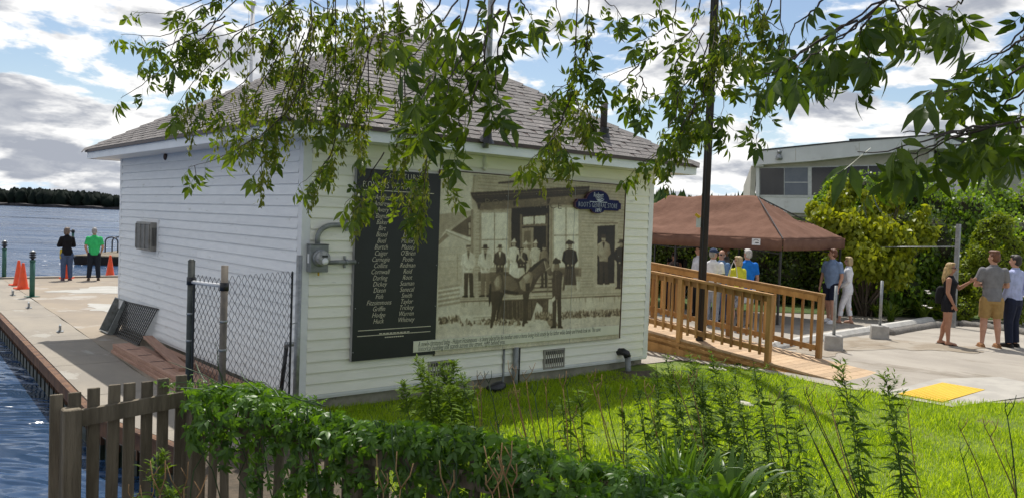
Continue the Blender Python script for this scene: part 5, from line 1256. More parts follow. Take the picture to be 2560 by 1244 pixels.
b = MB(); b.tube(pts, .005, 5); b.build('arc_mark', M['panel_black'], lbw); b = MB(); b.beam(q-dS*.003-dL*.07+Vector((0, 0, -.02)), q-dS*.003+dL*.02+Vector((0, 0, -.02)), .004, .02); b.build('name_mark', M['panel_black'], lbw)
# ================================================================== RESTAURANT ON THE HILL
def RP(px, py, dep): return at_d(px, py, dep)
DA, DB, DC = 43., 39., 47.
KA = RP(1890, 480, DA); KB = RP(2335, 480, DB); KC = RP(2512, 480, DC)
def face_frame(A, B):
    A = Vector((A.x, A.y, 0)); B = Vector((B.x, B.y, 0)); d = (B-A); L_ = d.length; d.normalize(); n_ = Vector((d.y, -d.x, 0))
    if n_.dot(Vector((FLAT[0], FLAT[1], 0))) > 0: n_ = -n_
    return A, d, n_, L_
rs = empty('restaurant', (KB.x, KB.y, 3.0), 0, 'long low grey restaurant with a sloping fascia and dark windows on the hill', 'building')
ro = Vector((KB.x, KB.y, 3.0))
def face(A, B):
    A0, d, n_, L_ = face_frame(A, B)
    def hit(px, py, off=0.):      # point of this face (u along, z) under a photo pixel
        r_ = Vector(ray(px, py)); o = Vector(CP); t = (A0+n_*off-o).dot(n_)/r_.dot(n_); p = o+r_*t; return (p-A0).dot(d), p.z
    def prism(pts, o0, o1, name, mt_, parent=None):
        p = parent or rs; b = MB(); k = len(pts); vs = [A0+d*u+n_*o0+Vector((0, 0, z))-ro for u, z in pts]+[A0+d*u+n_*o1+Vector((0, 0, z))-ro for u, z in pts]
        bm = bmesh.new(); v = [bm.verts.new(q) for q in vs]; bm.faces.new(v[:k]); bm.faces.new(v[k:])
        for i in range(k): bm.faces.new((v[i], v[(i+1) % k], v[k+(i+1) % k], v[k+i]))
        bmesh.ops.recalc_face_normals(bm, faces=bm.faces); me = bpy.data.meshes.new(name); bm.to_mesh(me); bm.free(); me.materials.append(mt_); return link(name, me, p)
    return hit, prism, L_, A0, d, n_
hit, prism, LF, A0, dF, nF_ = face(KA, KB)
H = lambda px, py: hit(px, py)
def poly(h, *pp): return [h(x, y) for x, y in pp]
prism(poly(H, (1892, 540), (2335, 545), (2335, 395), (1892, 425)), -6.0, -.30, 'wall', M['wall_beige'])
prism(poly(H, (1892, 530), (2335, 540), (2335, 498), (1892, 490)), -.30, -.10, 'lower_wall', M['fascia_grey'])
prism(poly(H, (1887, 415), (2030, 405), (2335, 372), (2335, 341), (2110, 358), (1887, 381)), -.15, .45, 'fascia', M['fascia_grey'])
prism(poly(H, (1885, 382), (2110, 359), (2336, 341.5), (2336, 338), (2110, 355.5), (1885, 378)), -4., .48, 'roof_edge', M['roof_dark'])
prism(poly(H, (1892, 422), (2335, 415), (2335, 372), (1892, 414)), -.30, -.08, 'header', M['wall_beige'])
for x in (1992.5, 2150):
    prism(poly(H, (x, 404-(x-1992)*.1), (x+1.2, 404-(x-1992)*.1), (x+1.2, 374-(x-1992)*.09), (x, 374-(x-1992)*.09)), .45, .455, 'panel_joint', M['wall_beige'])
def win(h, pr_, x0, y0, x1, y1, yb0, yb1, panes, fw=5):
    f = pr_(poly(h, (x0-fw, yb0+fw), (x1+fw, yb1+fw), (x1+fw, y1-fw*.6), (x0-fw, y0-fw*.6)), -.30, -.06, 'window', M['frame_pale'])
    for (a, c, mt_) in panes:
        ya = lambda x: y0+(y1-y0)*(x-x0)/(x1-x0); yb = lambda x: yb0+(yb1-yb0)*(x-x0)/(x1-x0)
        q = pr_(poly(h, (a, yb(a)), (c, yb(c)), (c, ya(c)), (a, ya(a))), -.07, -.045, 'pane', mt_); q.parent = f
    return f
f = win(H, prism, 1900, 421, 2019, 419, 487, 488, ((1900, 1959, M['glass']), (1961, 2019, M['glass_grey'])))
prism(poly(H, (1961, 457), (2019, 457), (2019, 455), (1961, 455)), -.045, -.03, 'pane_bar', M['frame_pale'], f)
win(H, prism, 2029, 419, 2285, 412, 488, 490, ((2029, 2169, M['glass']), (2172, 2285, M['glass'])))
win(H, prism, 2295, 416, 2320, 415, 470, 470, ((2295, 2320, M['glass_grey']),))
prism(poly(H, (2322, 520), (2334, 520), (2334, 380), (2322, 380)), -.2, .02, 'corner_post', M['fascia_grey'])
prism(poly(H, (1890, 530), (1898, 530), (1898, 416), (1890, 416)), -.2, .02, 'corner_post', M['fascia_grey'])
p = A0+dF*H(1953, 385)[0]+nF_*.5+Vector((0, 0, H(1953, 385)[1]))-ro
b = MB(); b.box(p+Vector((-.08, -.08, -.02)), p+Vector((.08, .08, .12))); b.lathe([(.10, -.35), (.17, -.33), (.16, -.2), (.08, -.04), (0, -.02)], 12, Matrix.Translation(p)); b.build('wall_lamp', M['galv'], rs, True)
h2, pr2, L2, A2, d2, n2 = face(KB, KC)
pr2(poly(h2, (2336, 545), (2512, 500), (2512, 430), (2336, 400)), -5, -.3, 'wall', M['wall_beige'])
pr2(poly(h2, (2336, 372), (2470, 418), (2512, 437), (2512, 403), (2336, 341)), -.15, .45, 'fascia', M['fascia_grey'])
pr2(poly(h2, (2334, 342), (2512, 404), (2512, 401), (2334, 338)), -4., .47, 'roof_edge', M['roof_dark'])
win(h2, pr2, 2340, 398, 2436, 424, 490, 466, ((2340, 2383, M['glass']), (2387, 2436, M['glass'])), 3)
# left end wall and its raking eave
KL = KA+Vector((FLAT[0], FLAT[1], 0))*9+Vector((SIDE[0], SIDE[1], 0))*2.15
h3, pr3, L3, A3, d3, n3 = face(KL, KA)
zt = hit(1890, 415)[1]; zb = hit(1890, 535)[1]
pr3([(0, zb), (L3, zb), (L3, zt), (0, zt-.6)], -.3, -.05, 'side_wall', M['wall_beige'])
pr3([(0, zt-.9), (L3+.4, zt-.05), (L3+.4, zt+.75), (0, zt-.45)], -.1, .3, 'side_fascia', M['fascia_grey'])
for i in range(4):
    a = .8+i*2.05; z1_ = zt-1.0+.5*a/L3; f = pr3([(a, zb+1.1), (a+1.6, zb+1.1), (a+1.6, z1_+.1), (a, z1_)], -.06, .0, 'window', M['frame_pale']); q = pr3([(a+.1, zb+1.2), (a+1.5, zb+1.2), (a+1.5, z1_), (a+.1, z1_-.1)], .0, .02, 'pane', M['glass'], f)
# low wing at the far right
KD = RP(2760, 480, 52)
KC2 = RP(2510, 480, 50); h4, pr4, L4, A4, d4, n4 = face(KC2, KD)
pr4(poly(h4, (2510, 520), (2760, 520), (2760, 415), (2510, 415)), -4, -.3, 'wing_wall', M['wall_beige']); pr4(poly(h4, (2508, 416), (2760, 418), (2760, 405), (2508, 403)), -4, .2, 'wing_roof', M['roof_dark'])
win(h4, pr4, 2556, 416, 2640, 417, 434, 434, ((2556, 2640, M['glass_grey']),), 2)
# ================================================================== PEOPLE
def cloth(name, c, c2=None, rough=.8): return mat(name, c, rough, c2 or tuple(v*.8 for v in c), 9., bump=.35, bscale=22, spec=.2)
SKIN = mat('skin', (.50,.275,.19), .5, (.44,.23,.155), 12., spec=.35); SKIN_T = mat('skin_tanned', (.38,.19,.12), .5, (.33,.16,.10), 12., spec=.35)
HAIR = {k: mat('hair_'+k, c, .55, tuple(v*.55 for v in c), 40., (1, 1, .25), bump=.5, bscale=70) for k, c in dict(blond=(.48,.32,.13), fair=(.50,.37,.19), grey=(.36,.34,.32), white=(.60,.57,.53), brown=(.10,.055,.03), auburn=(.17,.06,.025), dark=(.035,.025,.02), greybrown=(.17,.12,.09)).items()}
EYE = mat('eye_dark', (.03,.02,.018), .3); LIP = mat('lip', (.36,.12,.10), .5); LENS = mat('sunglass_lens', (.010,.010,.012), .15)
REM = []
def limb(b, pts, rads, flat=1.):
    pts = [Vector(p) for p in pts]
    for p, r in zip(pts, rads): b.ell(p, (r, r, r), 10, 7)
    for p, q, r, s in zip(pts[:-1], pts[1:], rads[:-1], rads[1:]): b.tube([p, p.lerp(q, .5), q], [r, (r+s)/2, s], 10)
def rings(b, rr, n=14):           # rr: (z, rx, ry, yoff[, xoff])
    vs = []; fs = []
    for r in rr:
        z, rx, ry, yo = r[:4]
        for j in range(n): a = 2*PI*j/n; vs.append((rx*math.cos(a), yo+ry*math.sin(a), z))
    k = len(rr)
    for i in range(k-1):
        for j in range(n): fs.append((i*n+j, i*n+(j+1) % n, (i+1)*n+(j+1) % n, (i+1)*n+j))
    fs += [tuple(reversed(range(n))), tuple(range((k-1)*n, k*n))]; b.add(vs, fs)
def fused(b, name, mat_, parent, Hh, vox, smooth=3):
    b.v = [(x*Hh, y*Hh, z*Hh) for x, y, z in b.v]; o = b.build(name, mat_, parent, True)
    r = o.modifiers.new('fuse', 'REMESH'); r.mode = 'VOXEL'; r.voxel_size = vox; r.use_smooth_shade = True
    s = o.modifiers.new('relax', 'SMOOTH'); s.factor = .5; s.iterations = smooth; REM.append(o); return o
def person(label, px, py, Hh, facing, top=None, bottom=None, shoes=None, hair=None, group='people gathered outside', arms=None, legs=None, head=0., nod=0., female=False, sleeve='short', hem=.46, legw='long', skin=SKIN,
           glasses=False, cap=None, hairstyle='short', vox=.012, loc=None, sit=None, bulk=1., dress=False, top_mat=None, undersleeve=None, lean=0.):
    p = loc or at_z(px, py, .2)
    if loc is None:
        z = 0. if px < 400 else float(gz(p.x, p.y))+.012; p = at_z(px, py, z); p.z = z
    away = math.atan2(p.y-CP[1], p.x-CP[0]); t = empty('person', p, away+R(facing)-PI/2, label, 'person', group)
    sw = .098 if female else .112; wr = bulk*(.92 if female else 1.)
    A = {'L': [(-sw-.026, -.012, .632), (-sw-.024, .03, .492)], 'R': [(sw+.026, -.012, .632), (sw+.024, .03, .492)]}
    if arms: A.update(arms)
    G_ = {'L': [(-.056, .012, .285), (-.062, -.012, .045)], 'R': [(.056, .012, .285), (.062, -.012, .045)]}
    if legs: G_.update(legs)
    dz = 0.
    if sit is not None:
        dz = sit/Hh+.05-.53; kz = sit/Hh+.02
        G_ = {'L': [(-.07, .25, kz), (-.075, .24, .05)], 'R': [(.07, .25, kz), (.07, .27, .05)]}
        if arms is None: A = {'L': [(-.13, .06, .66), (-.07, .20, .58)], 'R': [(.13, .05, .66), (.08, .20, .59)]}
    up_ = lambda q: (q[0], q[1]+lean*(q[2]-.53), q[2]+dz)
    hipw = .096 if female else .088
    def torso(k, z0, z1, b, pad):
        prof = [(.455, hipw*.93, .066, -.004), (.50, hipw, .072, -.006), (.555, hipw*.97, .068, -.002), (.62, (.076 if female else .084)*wr, .058*wr, .006), (.69, (.086 if female else .096)*wr, .064*wr, .006), (.755, (.094 if female else .107), .066+(.012 if female else 0), .008), (.795, sw*.98, .054, .0), (.822, sw*.70, .044, -.006), (.842, .046, .038, -.006), (.86, .034, .034, -.002)]
        rr = []
        zs = [q[0] for q in prof]
        for z in [z0]+[q for q in zs if z0+.004 < q < z1-.004]+[z1]:
            rx = np.interp(z, zs, [q[1] for q in prof]); ry = np.interp(z, zs, [q[2] for q in prof]); yo = np.interp(z, zs, [q[3] for q in prof])
            rr.append((z+dz, rx+pad, ry+pad, yo+lean*(z-.53)))
        rings(b, rr)
    # the body: one continuous skin
    b = MB(); torso(1, .455, .86, b, -.006)
    hd = Matrix.Translation((0, lean*.35, .885+dz))@Matrix.Rotation(R(head), 4, 'Z')@Matrix.Rotation(R(-nod), 4, 'X'); HM = hd.to_3x3().to_4x4()
    hp = lambda x, y, z: hd@Vector((x, y, z-.885))
    limb(b, [up_((0, -.006, .82)), up_((0, .002, .89))], [.034*wr**.5, .031])
    b.ell(hp(0, -.002, .945), (.043, .052, .055), 14, 10, HM); b.ell(hp(0, .016, .912), (.035, .038, .044), 12, 8, HM); b.ell(hp(0, .030, .888), (.018, .018, .014), 8, 6, HM)
    b.ell(hp(0, .056, .922), (.0085, .012, .014), 8, 6, HM); b.ell(hp(0, .05, .933), (.006, .008, .014), 6, 5, HM)
    for s in (-1, 1): b.ell(hp(s*.044, -.004, .928), (.007, .013, .018), 8, 6, HM)
    for k, s in (('L', -1), ('R', 1)):
        e, w_ = [Vector(up_(q)) for q in A[k]]; sh = Vector(up_((s*sw*.93, -.002, .795)))
        limb(b, [sh, sh.lerp(e, .5), e, e.lerp(w_, .35), w_], [.033, .0275, .0235, .0225, .0155])
        d = (w_-e).normalized(); ref = Vector((s, 0, 0)) if abs(d.x) < .8 else Vector((0, 0, 1)); side = d.cross(ref).normalized(); thick = side.cross(d).normalized()
        c = w_+d*.030; Mh = Matrix((side, d, thick)).transposed().to_4x4(); b.ell(c, (.020, .030, .0105), 10, 7, Mh)
        for fi, (o_, L_) in enumerate(((-.0150, .036), (-.005, .043), (.005, .041), (.0150, .033))):
            q0 = c+side*o_+d*.018; q1 = q0+d*L_*.55-thick*.006*s; q2 = q1+d*L_*.42-thick*.016*s; limb(b, [q0, q1, q2], [.0058, .0052, .0044])
        q0 = c-d*.008+side*.016; limb(b, [q0, q0+side*.014+d*.014, q0+side*.017+d*.032], [.0075, .0062, .0052])
        kn, an = [Vector(q) for q in G_[k]]; hp_ = Vector((s*.05, -.002, .485+dz))
        calf = kn.lerp(an, .32)+Vector((0, -.008, 0)); limb(b, [hp_, hp_.lerp(kn, .5), kn, calf, kn.lerp(an, .7), an], [.060*wr, .050, .036, .0345, .0245, .020])
        fy = Vector((s*.014, 1, 0)).normalized(); fz = an.z-.045; toe = Vector((an.x, an.y, .017+fz))+fy*.085; limb(b, [Vector((an.x, an.y-.018, .022+fz)), Vector((an.x, an.y+.03, .026+fz)), toe], [.020, .021, .016])
    fused(b, 'body', skin, t, Hh, vox)
    # clothes
    if top:
        b = MB(); pad = .0085; torso(0, hem, .845, b, pad)
        for k, s in (('L', -1), ('R', 1)):
            e, w_ = [Vector(up_(q)) for q in A[k]]; sh = Vector(up_((s*sw*.93, -.002, .795)))
            if sleeve == 'long': limb(b, [sh, sh.lerp(e, .5), e, e.lerp(w_, .5), e.lerp(w_, .92)], [.042, .037, .033, .030, .024])
            elif sleeve == 'short': limb(b, [sh, sh.lerp(e, .4)], [.043, .039]); b.tube([sh.lerp(e, .3), sh.lerp(e, .72)], [.039, .039], 12)
            else: b.ell(sh+Vector((-s*.012, 0, -.004)), (.026, .034, .03), 10, 7)
        if dress: rings(b, [(.405, hipw+.006, .074, .0), (.45, hipw+.012, .08, -.002), (.52, hipw+.012, .08, -.004), (.60, .09, .068, .004)])
        g = fused(b, 'dress' if dress else 'shirt', top, t, Hh, vox)
        if sleeve == 'short' and not female or sleeve == 'long':
            b = MB(); b.lathe([(.040, .835+dz), (.043, .848+dz), (.037, .862+dz)], 14, Matrix.Translation((0, -.004+lean*.3, 0))); b.v = [(x*Hh, y*Hh, z*Hh) for x, y, z in b.v]; b.build('collar', top, t, True)
    if undersleeve:
        b = MB()
        for k in undersleeve[1]:
            e, w_ = [Vector(up_(q)) for q in A[k]]; s = -1 if k == 'L' else 1; sh = Vector(up_((s*sw*.93, -.002, .795))); limb(b, [sh.lerp(e, .6), e, e.lerp(w_, .35)], [.034, .031, .030])
        fused(b, 'undersleeve', undersleeve[0], t, Hh, vox)
    if bottom:
        b = MB(); torso(0, .452, .60, b, .0065 if (top and hem > .5) else .003)
        for k, s in (('L', -1), ('R', 1)):
            kn, an = [Vector(q) for q in G_[k]]; h_ = Vector((s*.05, -.002, .485+dz)); wk = 1.1 if legw != 'slim' else 1.0
            if legw == 'shorts': e = h_.lerp(kn, .80 if True else 0); limb(b, [h_, h_.lerp(kn, .45)], [.068*wr, .063]); b.tube([h_.lerp(kn, .3), h_.lerp(kn, .88)], [.063, .056], 14)
            elif legw == 'capri': limb(b, [h_, h_.lerp(kn, .5), kn, kn.lerp(an, .5)], [.064, .053, .043, .037]); b.tube([kn.lerp(an, .3), kn.lerp(an, .72)], [.038, .036], 12)
            else: limb(b, [h_, h_.lerp(kn, .5), kn, kn.lerp(an, .5)], [.064*wk, .055*wk, .044*wk, .038*wk]); b.tube([kn, kn.lerp(an, .99)], [.043*wk, .036*wk], 12)
        fused(b, 'shorts' if legw == 'shorts' else 'trousers', bottom, t, Hh, vox)
    if shoes:
        kind, sm_ = shoes
        for k, s in (('L', -1), ('R', 1)):
            an = Vector(G_[k][1]); b = MB(); fz = an.z-.045
            if kind == 'flat': b.prism([(an.x-.024, an.y-.045), (an.x+.024, an.y-.045), (an.x+.029, an.y+.07), (an.x+.012, an.y+.108), (an.x-.012, an.y+.108), (an.x-.029, an.y+.07)], fz-.001, fz+.008); b.tube([(an.x-.024, an.y+.05, fz+.012), (an.x, an.y+.075, fz+.036), (an.x+.024, an.y+.05, fz+.012)], .004, 6); b.v = [(x*Hh, y*Hh, z*Hh) for x, y, z in b.v]; b.build('sandal', sm_, t)
            else: limb(b, [(an.x, an.y-.022, .020+fz), (an.x, an.y+.03, .026+fz), (an.x, an.y+.088, .019+fz)], [.025, .027, .022]); b.box((an.x-.027, an.y-.046, fz), (an.x+.027, an.y+.108, fz+.010)); fused(b, 'shoe', sm_, t, Hh, .008, 2)
    # head: hair, eyes, mouth, glasses, cap
    if hair:
        b = MB(); hm_ = HAIR[hair]
        b.ell(hp(0, -.010, .953), (.0475, .052, .053), 16, 10, HM)
        if hairstyle == 'short': b.ell(hp(0, -.022, .925), (.046, .040, .045), 12, 8, HM); b.ell(hp(0, .020, .985), (.036, .036, .020), 10, 6, HM)
        if hairstyle == 'bald': b = MB(); b.ell(hp(0, -.018, .925), (.0475, .042, .030), 14, 8, HM)
        if hairstyle == 'quiff': b.ell(hp(0, -.022, .925), (.046, .040, .040), 12, 8, HM); b.ell(hp(.005, .026, .992), (.036, .036, .022), 12, 7, HM); b.ell(hp(0, -.01, .995), (.042, .046, .018), 12, 7, HM)
        if hairstyle in ('bob', 'long'):
            for s in (-1, 1): b.ell(hp(s*.036, -.012, .915), (.018, .036, .055), 10, 8, HM)
            b.ell(hp(0, -.036, .915), (.045, .026, .062), 12, 8, HM); b.ell(hp(0, .02, .985), (.040, .034, .018), 10, 6, HM)
        if hairstyle == 'long':
            rr = random.Random(3)
            for i in range(16): a = -2.6+i*.33; x, y = .046*math.sin(a+PI), -.030+.030*math.cos(a+PI); limb(b, [hp(x*.8, y, .93), hp(x*1.1+rr.uniform(-.006, .006), y-.008, .87), hp(x*1.2+rr.uniform(-.01, .01), y-.018, .80), hp(x*1.1, y-.014+rr.uniform(-.01, .01), .745)], [.013, .015, .014, .008])
        fused(b, 'hair', hm_, t, Hh, .008, 1)
    b = MB()
    for s in (-1, 1): b.ell(hp(s*.017, .046, .937), (.007, .005, .0045), 8, 5, HM)
    b.v = [(x*Hh, y*Hh, z*Hh) for x, y, z in b.v]; b.build('eyes', EYE, t, True)
    b = MB(); b.ell(hp(0, .049, .900), (.013, .006, .0035), 8, 5, HM); b.v = [(x*Hh, y*Hh, z*Hh) for x, y, z in b.v]; b.build('mouth', LIP, t, True)
    if glasses:
        b = MB()
        for s in (-1, 1): b.ell(hp(s*.019, .053, .936), (.016, .005, .0115), 10, 6, HM); b.tube([hp(s*.034, .05, .938), hp(s*.046, .02, .938), hp(s*.047, -.008, .934)], .0028, 5)
        b.tube([hp(-.006, .057, .938), hp(.006, .057, .938)], .003, 5); b.v = [(x*Hh, y*Hh, z*Hh) for x, y, z in b.v]; b.build('glasses', LENS, t, True)
    if cap:
        b = MB(); b.ell(hp(0, -.006, .965), (.050, .057, .046), 16, 9, HM); b.ell(hp(0, .060, .958), (.036, .040, .007), 12, 6, HM); fused(b, 'cap', cap, t, Hh, .007, 1)
    return t
def held_bag(name, label, cat, loc, size, mat_, strap=None, rz_=0.):
    t = empty(name, loc, rz_, label, cat); sx, sy, sz_ = size
    b = MB(); b.v = []; rings(b, [(-sz_*.5, sx*.42, sy*.45, 0), (-sz_*.35, sx*.5, sy*.5, 0), (.0, sx*.5, sy*.5, 0), (sz_*.35, sx*.45, sy*.42, 0), (sz_*.5, sx*.38, sy*.2, 0)], 14); b.build('bag_body', mat_, t, True)
    if strap: b = MB(); b.tube([(-sx*.36, 0, sz_*.45), (-sx*.22, 0, sz_*.45+strap*.6), (0, 0, sz_*.45+strap), (sx*.22, 0, sz_*.45+strap*.6), (sx*.36, 0, sz_*.45)], .009, 6); b.build('strap', mat_, t, True)
    return t
NAVY = cloth('navy_cloth', (.016,.020,.042)); JEANS = cloth('blue_denim', (.075,.115,.21)); DENIM = cloth('pale_denim', (.17,.28,.45)); BLACK = cloth('black_cloth', (.012,.012,.014)); WHITE = cloth('white_cloth', (.78,.78,.80)); GREYT = cloth('grey_trousers', (.38,.42,.50))
FOLD = {'L': [(-.135, .045, .655), (.03, .118, .665)], 'R': [(.135, .045, .655), (-.03, .125, .645)]}
DOCKG = 'people standing on the dock'
person('woman in black jacket and blue jeans with folded arms, on the dock', 166, 700, 1.66, 12, cloth('black_fleece', (.010,.010,.012)), JEANS, ('shoe', cloth('purple_shoe', (.10,.06,.09))), 'greybrown', DOCKG, FOLD, head=-62, female=True, sleeve='long', hem=.475, glasses=True, hairstyle='bob')
q = at_z(152, 700, 0); held_bag('yellow_bag', 'yellow bag hanging behind the woman in the black jacket', 'bag', (q.x, q.y-.02, .83), (.10, .16, .30), cloth('yellow_bag_cloth', (.55,.42,.05)))
person('man in bright green t-shirt and dark jeans seen from behind on the dock', 234, 700, 1.67, 2, cloth('green_tee', (.045,.52,.16)), cloth('dark_jeans', (.018,.024,.035)), ('shoe', cloth('brown_shoe', (.10,.07,.045))), 'grey', DOCKG, {'L': [(-.150, -.02, .635), (-.105, .03, .50)], 'R': [(.150, .0, .635), (.125, .09, .53)]}, {'L': [(-.066, .012, .285), (-.088, -.012, .045)], 'R': [(.064, .012, .285), (.080, -.012, .045)]}, head=-8, hem=.485, bulk=1.12)
person('tall man in blue-grey t-shirt and navy shorts beside the woman in white', 2074, 806, 1.84, 148, cloth('bluegrey_tee', (.20,.275,.42)), NAVY, ('shoe', WHITE), 'auburn', arms={'L': [(-.142, -.01, .632), (-.128, .035, .492)], 'R': [(.150, -.015, .635), (.150, .03, .495)]}, legs={'L': [(-.06, .05, .285), (-.07, .06, .045)], 'R': [(.06, -.01, .285), (.075, -.09, .05)]}, head=-58, legw='shorts', bulk=1.14, hem=.47, vox=.011)
person('blond woman in white tunic and white capri trousers wearing sunglasses', 2114, 807, 1.66, 88, WHITE, cloth('white_capri', (.74,.74,.78)), ('flat', cloth('tan_sandal', (.30,.20,.13))), 'fair', arms={'L': [(-.112, -.02, .640), (-.035, .125, .535)], 'R': [(.118, -.03, .640), (.035, .120, .525)]}, legs={'L': [(-.05, .06, .285), (-.055, .09, .045)], 'R': [(.05, -.02, .285), (.058, -.07, .045)]}, female=True, sleeve='long', hem=.435, legw='capri', glasses=True, hairstyle='bob', bulk=1.12, vox=.011)
person('woman with long wavy blond hair in short black dress, pointing with one arm', 2366, 861, 1.67, -95, cloth('black_dress', (.012,.012,.016)), None, ('flat', BLACK), 'blond', arms={'R': [(.118, -.005, .640), (.095, .06, .505)], 'L': [(-.112, .095, .690), (-.075, .205, .775)]}, legs={'L': [(-.048, -.02, .285), (-.055, -.075, .045)], 'R': [(.048, .012, .285), (.055, .02, .045)]}, female=True, sleeve='none', hem=.42, dress=True, glasses=True, hairstyle='long', vox=.010, skin=SKIN_T)
q = at_z(2352, 861, .2); held_bag('shoulder_bag', 'black shoulder bag hanging behind the woman in the black dress', 'bag', (q.x+.1*FLAT[0], q.y+.1*FLAT[1], float(gz(q.x, q.y))+1.02), (.13, .22, .36), BLACK)
person('young man with auburn hair in grey polo shirt and khaki shorts, seen from behind', 2473, 867, 1.93, 18, cloth('grey_polo', (.205,.20,.21)), cloth('khaki_shorts', (.37,.235,.09)), ('shoe', cloth('boat_shoe', (.30,.15,.07))), 'auburn', arms={'L': [(-.158, .012, .645), (-.02, .125, .655)], 'R': [(.150, .03, .645), (.02, .120, .640)]}, legs={'L': [(-.062, .012, .285), (-.078, -.02, .045)], 'R': [(.062, .012, .285), (.082, .0, .045)]}, head=42, legw='shorts', hairstyle='quiff', vox=.010, hem=.485)
person('dark-haired man in pale blue dress shirt and dark trousers, hand in pocket', 2527, 866, 1.87, 62, cloth('pale_blue_shirt', (.43,.47,.70)), NAVY, ('shoe', cloth('black_shoe', (.015,.013,.013), rough=.35)), 'dark', arms={'R': [(.150, -.05, .640), (.105, .03, .515)], 'L': [(-.13, .0, .632), (-.105, .06, .50)]}, head=12, sleeve='long', hem=.515, hairstyle='short', bulk=1.12, vox=.010)
GZ = 'people gathered by the canopy tent'
person('man in white t-shirt and navy baseball cap, back turned, behind the ramp rail', 1776, 813, 1.80, -18, WHITE, GREYT, ('shoe', BLACK), 'grey', GZ, head=-30, cap=cloth('navy_cap', (.035,.055,.11)), bulk=1.12, undersleeve=(NAVY, 'R'), hem=.45)
person('older man in denim shirt and jeans facing the man in the navy cap', 1797, 804, 1.74, 140, DENIM, JEANS, ('shoe', BLACK), 'white', GZ, head=10, sleeve='long', hem=.48, glasses=True, hairstyle='bald', skin=SKIN)
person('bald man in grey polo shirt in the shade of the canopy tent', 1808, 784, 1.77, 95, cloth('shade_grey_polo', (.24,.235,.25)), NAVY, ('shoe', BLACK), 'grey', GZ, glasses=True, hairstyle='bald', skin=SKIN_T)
person('blond woman in yellow top with a white shoulder bag, back turned', 1838, 823, 1.67, 38, cloth('yellow_top', (.62,.60,.045)), cloth('patterned_shorts', (.03,.03,.045), (.35,.35,.38)), ('flat', BLACK), 'fair', GZ, arms={'L': [(-.125, .03, .645), (-.03, .12, .59)], 'R': [(.122, .01, .640), (.06, .10, .56)]}, female=True, head=42, sleeve='long', hem=.47, legw='shorts', glasses=True, hairstyle='bob', bulk=1.08)
q = at_d(1833, 692, 17.75); held_bag('white_handbag', 'white handbag on the shoulder of the woman in yellow', 'handbag', (q.x, q.y, q.z-.08), (.25, .10, .18), cloth('white_leather', (.68,.68,.66), rough=.4), .36, away_ := math.atan2(SIDE[1], SIDE[0]))
person('grey-haired man in bright blue polo shirt and white shorts behind the woman in yellow', 1861, 816, 1.81, 22, cloth('bright_blue_polo', (.012,.17,.62)), WHITE, ('shoe', BLACK), 'white', GZ, head=18, legw='shorts', bulk=1.1, hem=.47)
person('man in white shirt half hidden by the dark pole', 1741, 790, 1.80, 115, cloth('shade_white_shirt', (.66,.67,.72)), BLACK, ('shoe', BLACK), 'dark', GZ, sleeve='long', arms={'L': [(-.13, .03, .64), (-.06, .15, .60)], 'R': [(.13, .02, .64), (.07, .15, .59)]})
def chair(label, p, yaw):
    t = empty('folding_chair', p, yaw, label, 'chair', 'chairs under the canopy tent'); b = MB(); b.box((-.22, -.20, .44), (.22, .22, .465)); b.build('seat', BLACK, t)
    b = MB(); b.box((-.22, -.25, .62), (.22, -.22, .92)); b.build('backrest', BLACK, t)
    for sx in (-1, 1):
        b = MB(); b.tube([(sx*.23, .24, 0), (sx*.23, -.235, .92)], .012, 6); b.build('leg', M['galv'], t, True); b = MB(); b.tube([(sx*.21, -.26, 0), (sx*.21, .18, .45)], .012, 6); b.build('leg', M['galv'], t, True)
    return t
for (px, dep, lab, fac, tp_, capm, hr, sk, top_) in ((1684, 23.0, 'woman in dark floral top and black sun visor sitting under the tent', 170, cloth('floral_top', (.03,.025,.03), (.30,.25,.25)), BLACK, 'brown', SKIN_T, 629), (1708, 23.6, 'person in dark clothes sitting beside the woman with the visor', 120, BLACK, None, 'dark', SKIN, 647)):
    q = at_d(px, 700, dep); g = float(gz(q.x, q.y))+.012; zt = at_d(px, top_, dep).z; Hs = 1.66; sit = max(zt-g-.47*Hs-.05*Hs, .46)
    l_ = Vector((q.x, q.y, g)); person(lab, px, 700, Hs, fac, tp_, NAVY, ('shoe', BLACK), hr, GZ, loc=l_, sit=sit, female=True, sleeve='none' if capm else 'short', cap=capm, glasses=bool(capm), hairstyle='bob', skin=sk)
    aw = math.atan2(l_.y-CP[1], l_.x-CP[0]); c = chair('folding chair under the %s' % ('woman with the black visor' if capm else 'seated person in dark clothes'), l_, aw+R(fac)-PI/2); c.scale = (1, 1, sit/.465)
for o in [q for q in SC.objects if q.type == 'FONT']: REM.append(o)
dg = bpy.context.evaluated_depsgraph_get()
for o in REM:
    me = bpy.data.meshes.new_from_object(o.evaluated_get(dg)); old = o.data
    if o.type == 'FONT':
        n_ = link(o.name, me, o.parent); n_.matrix_basis = o.matrix_basis.copy(); nm_ = o.name; bpy.data.objects.remove(o); n_.name = nm_; continue
    o.modifiers.clear(); o.data = me
    me.polygons.foreach_set('use_smooth', [True]*len(me.polygons))
    if not me.materials and old.materials: me.materials.append(old.materials[0])
    bpy.data.meshes.remove(old)
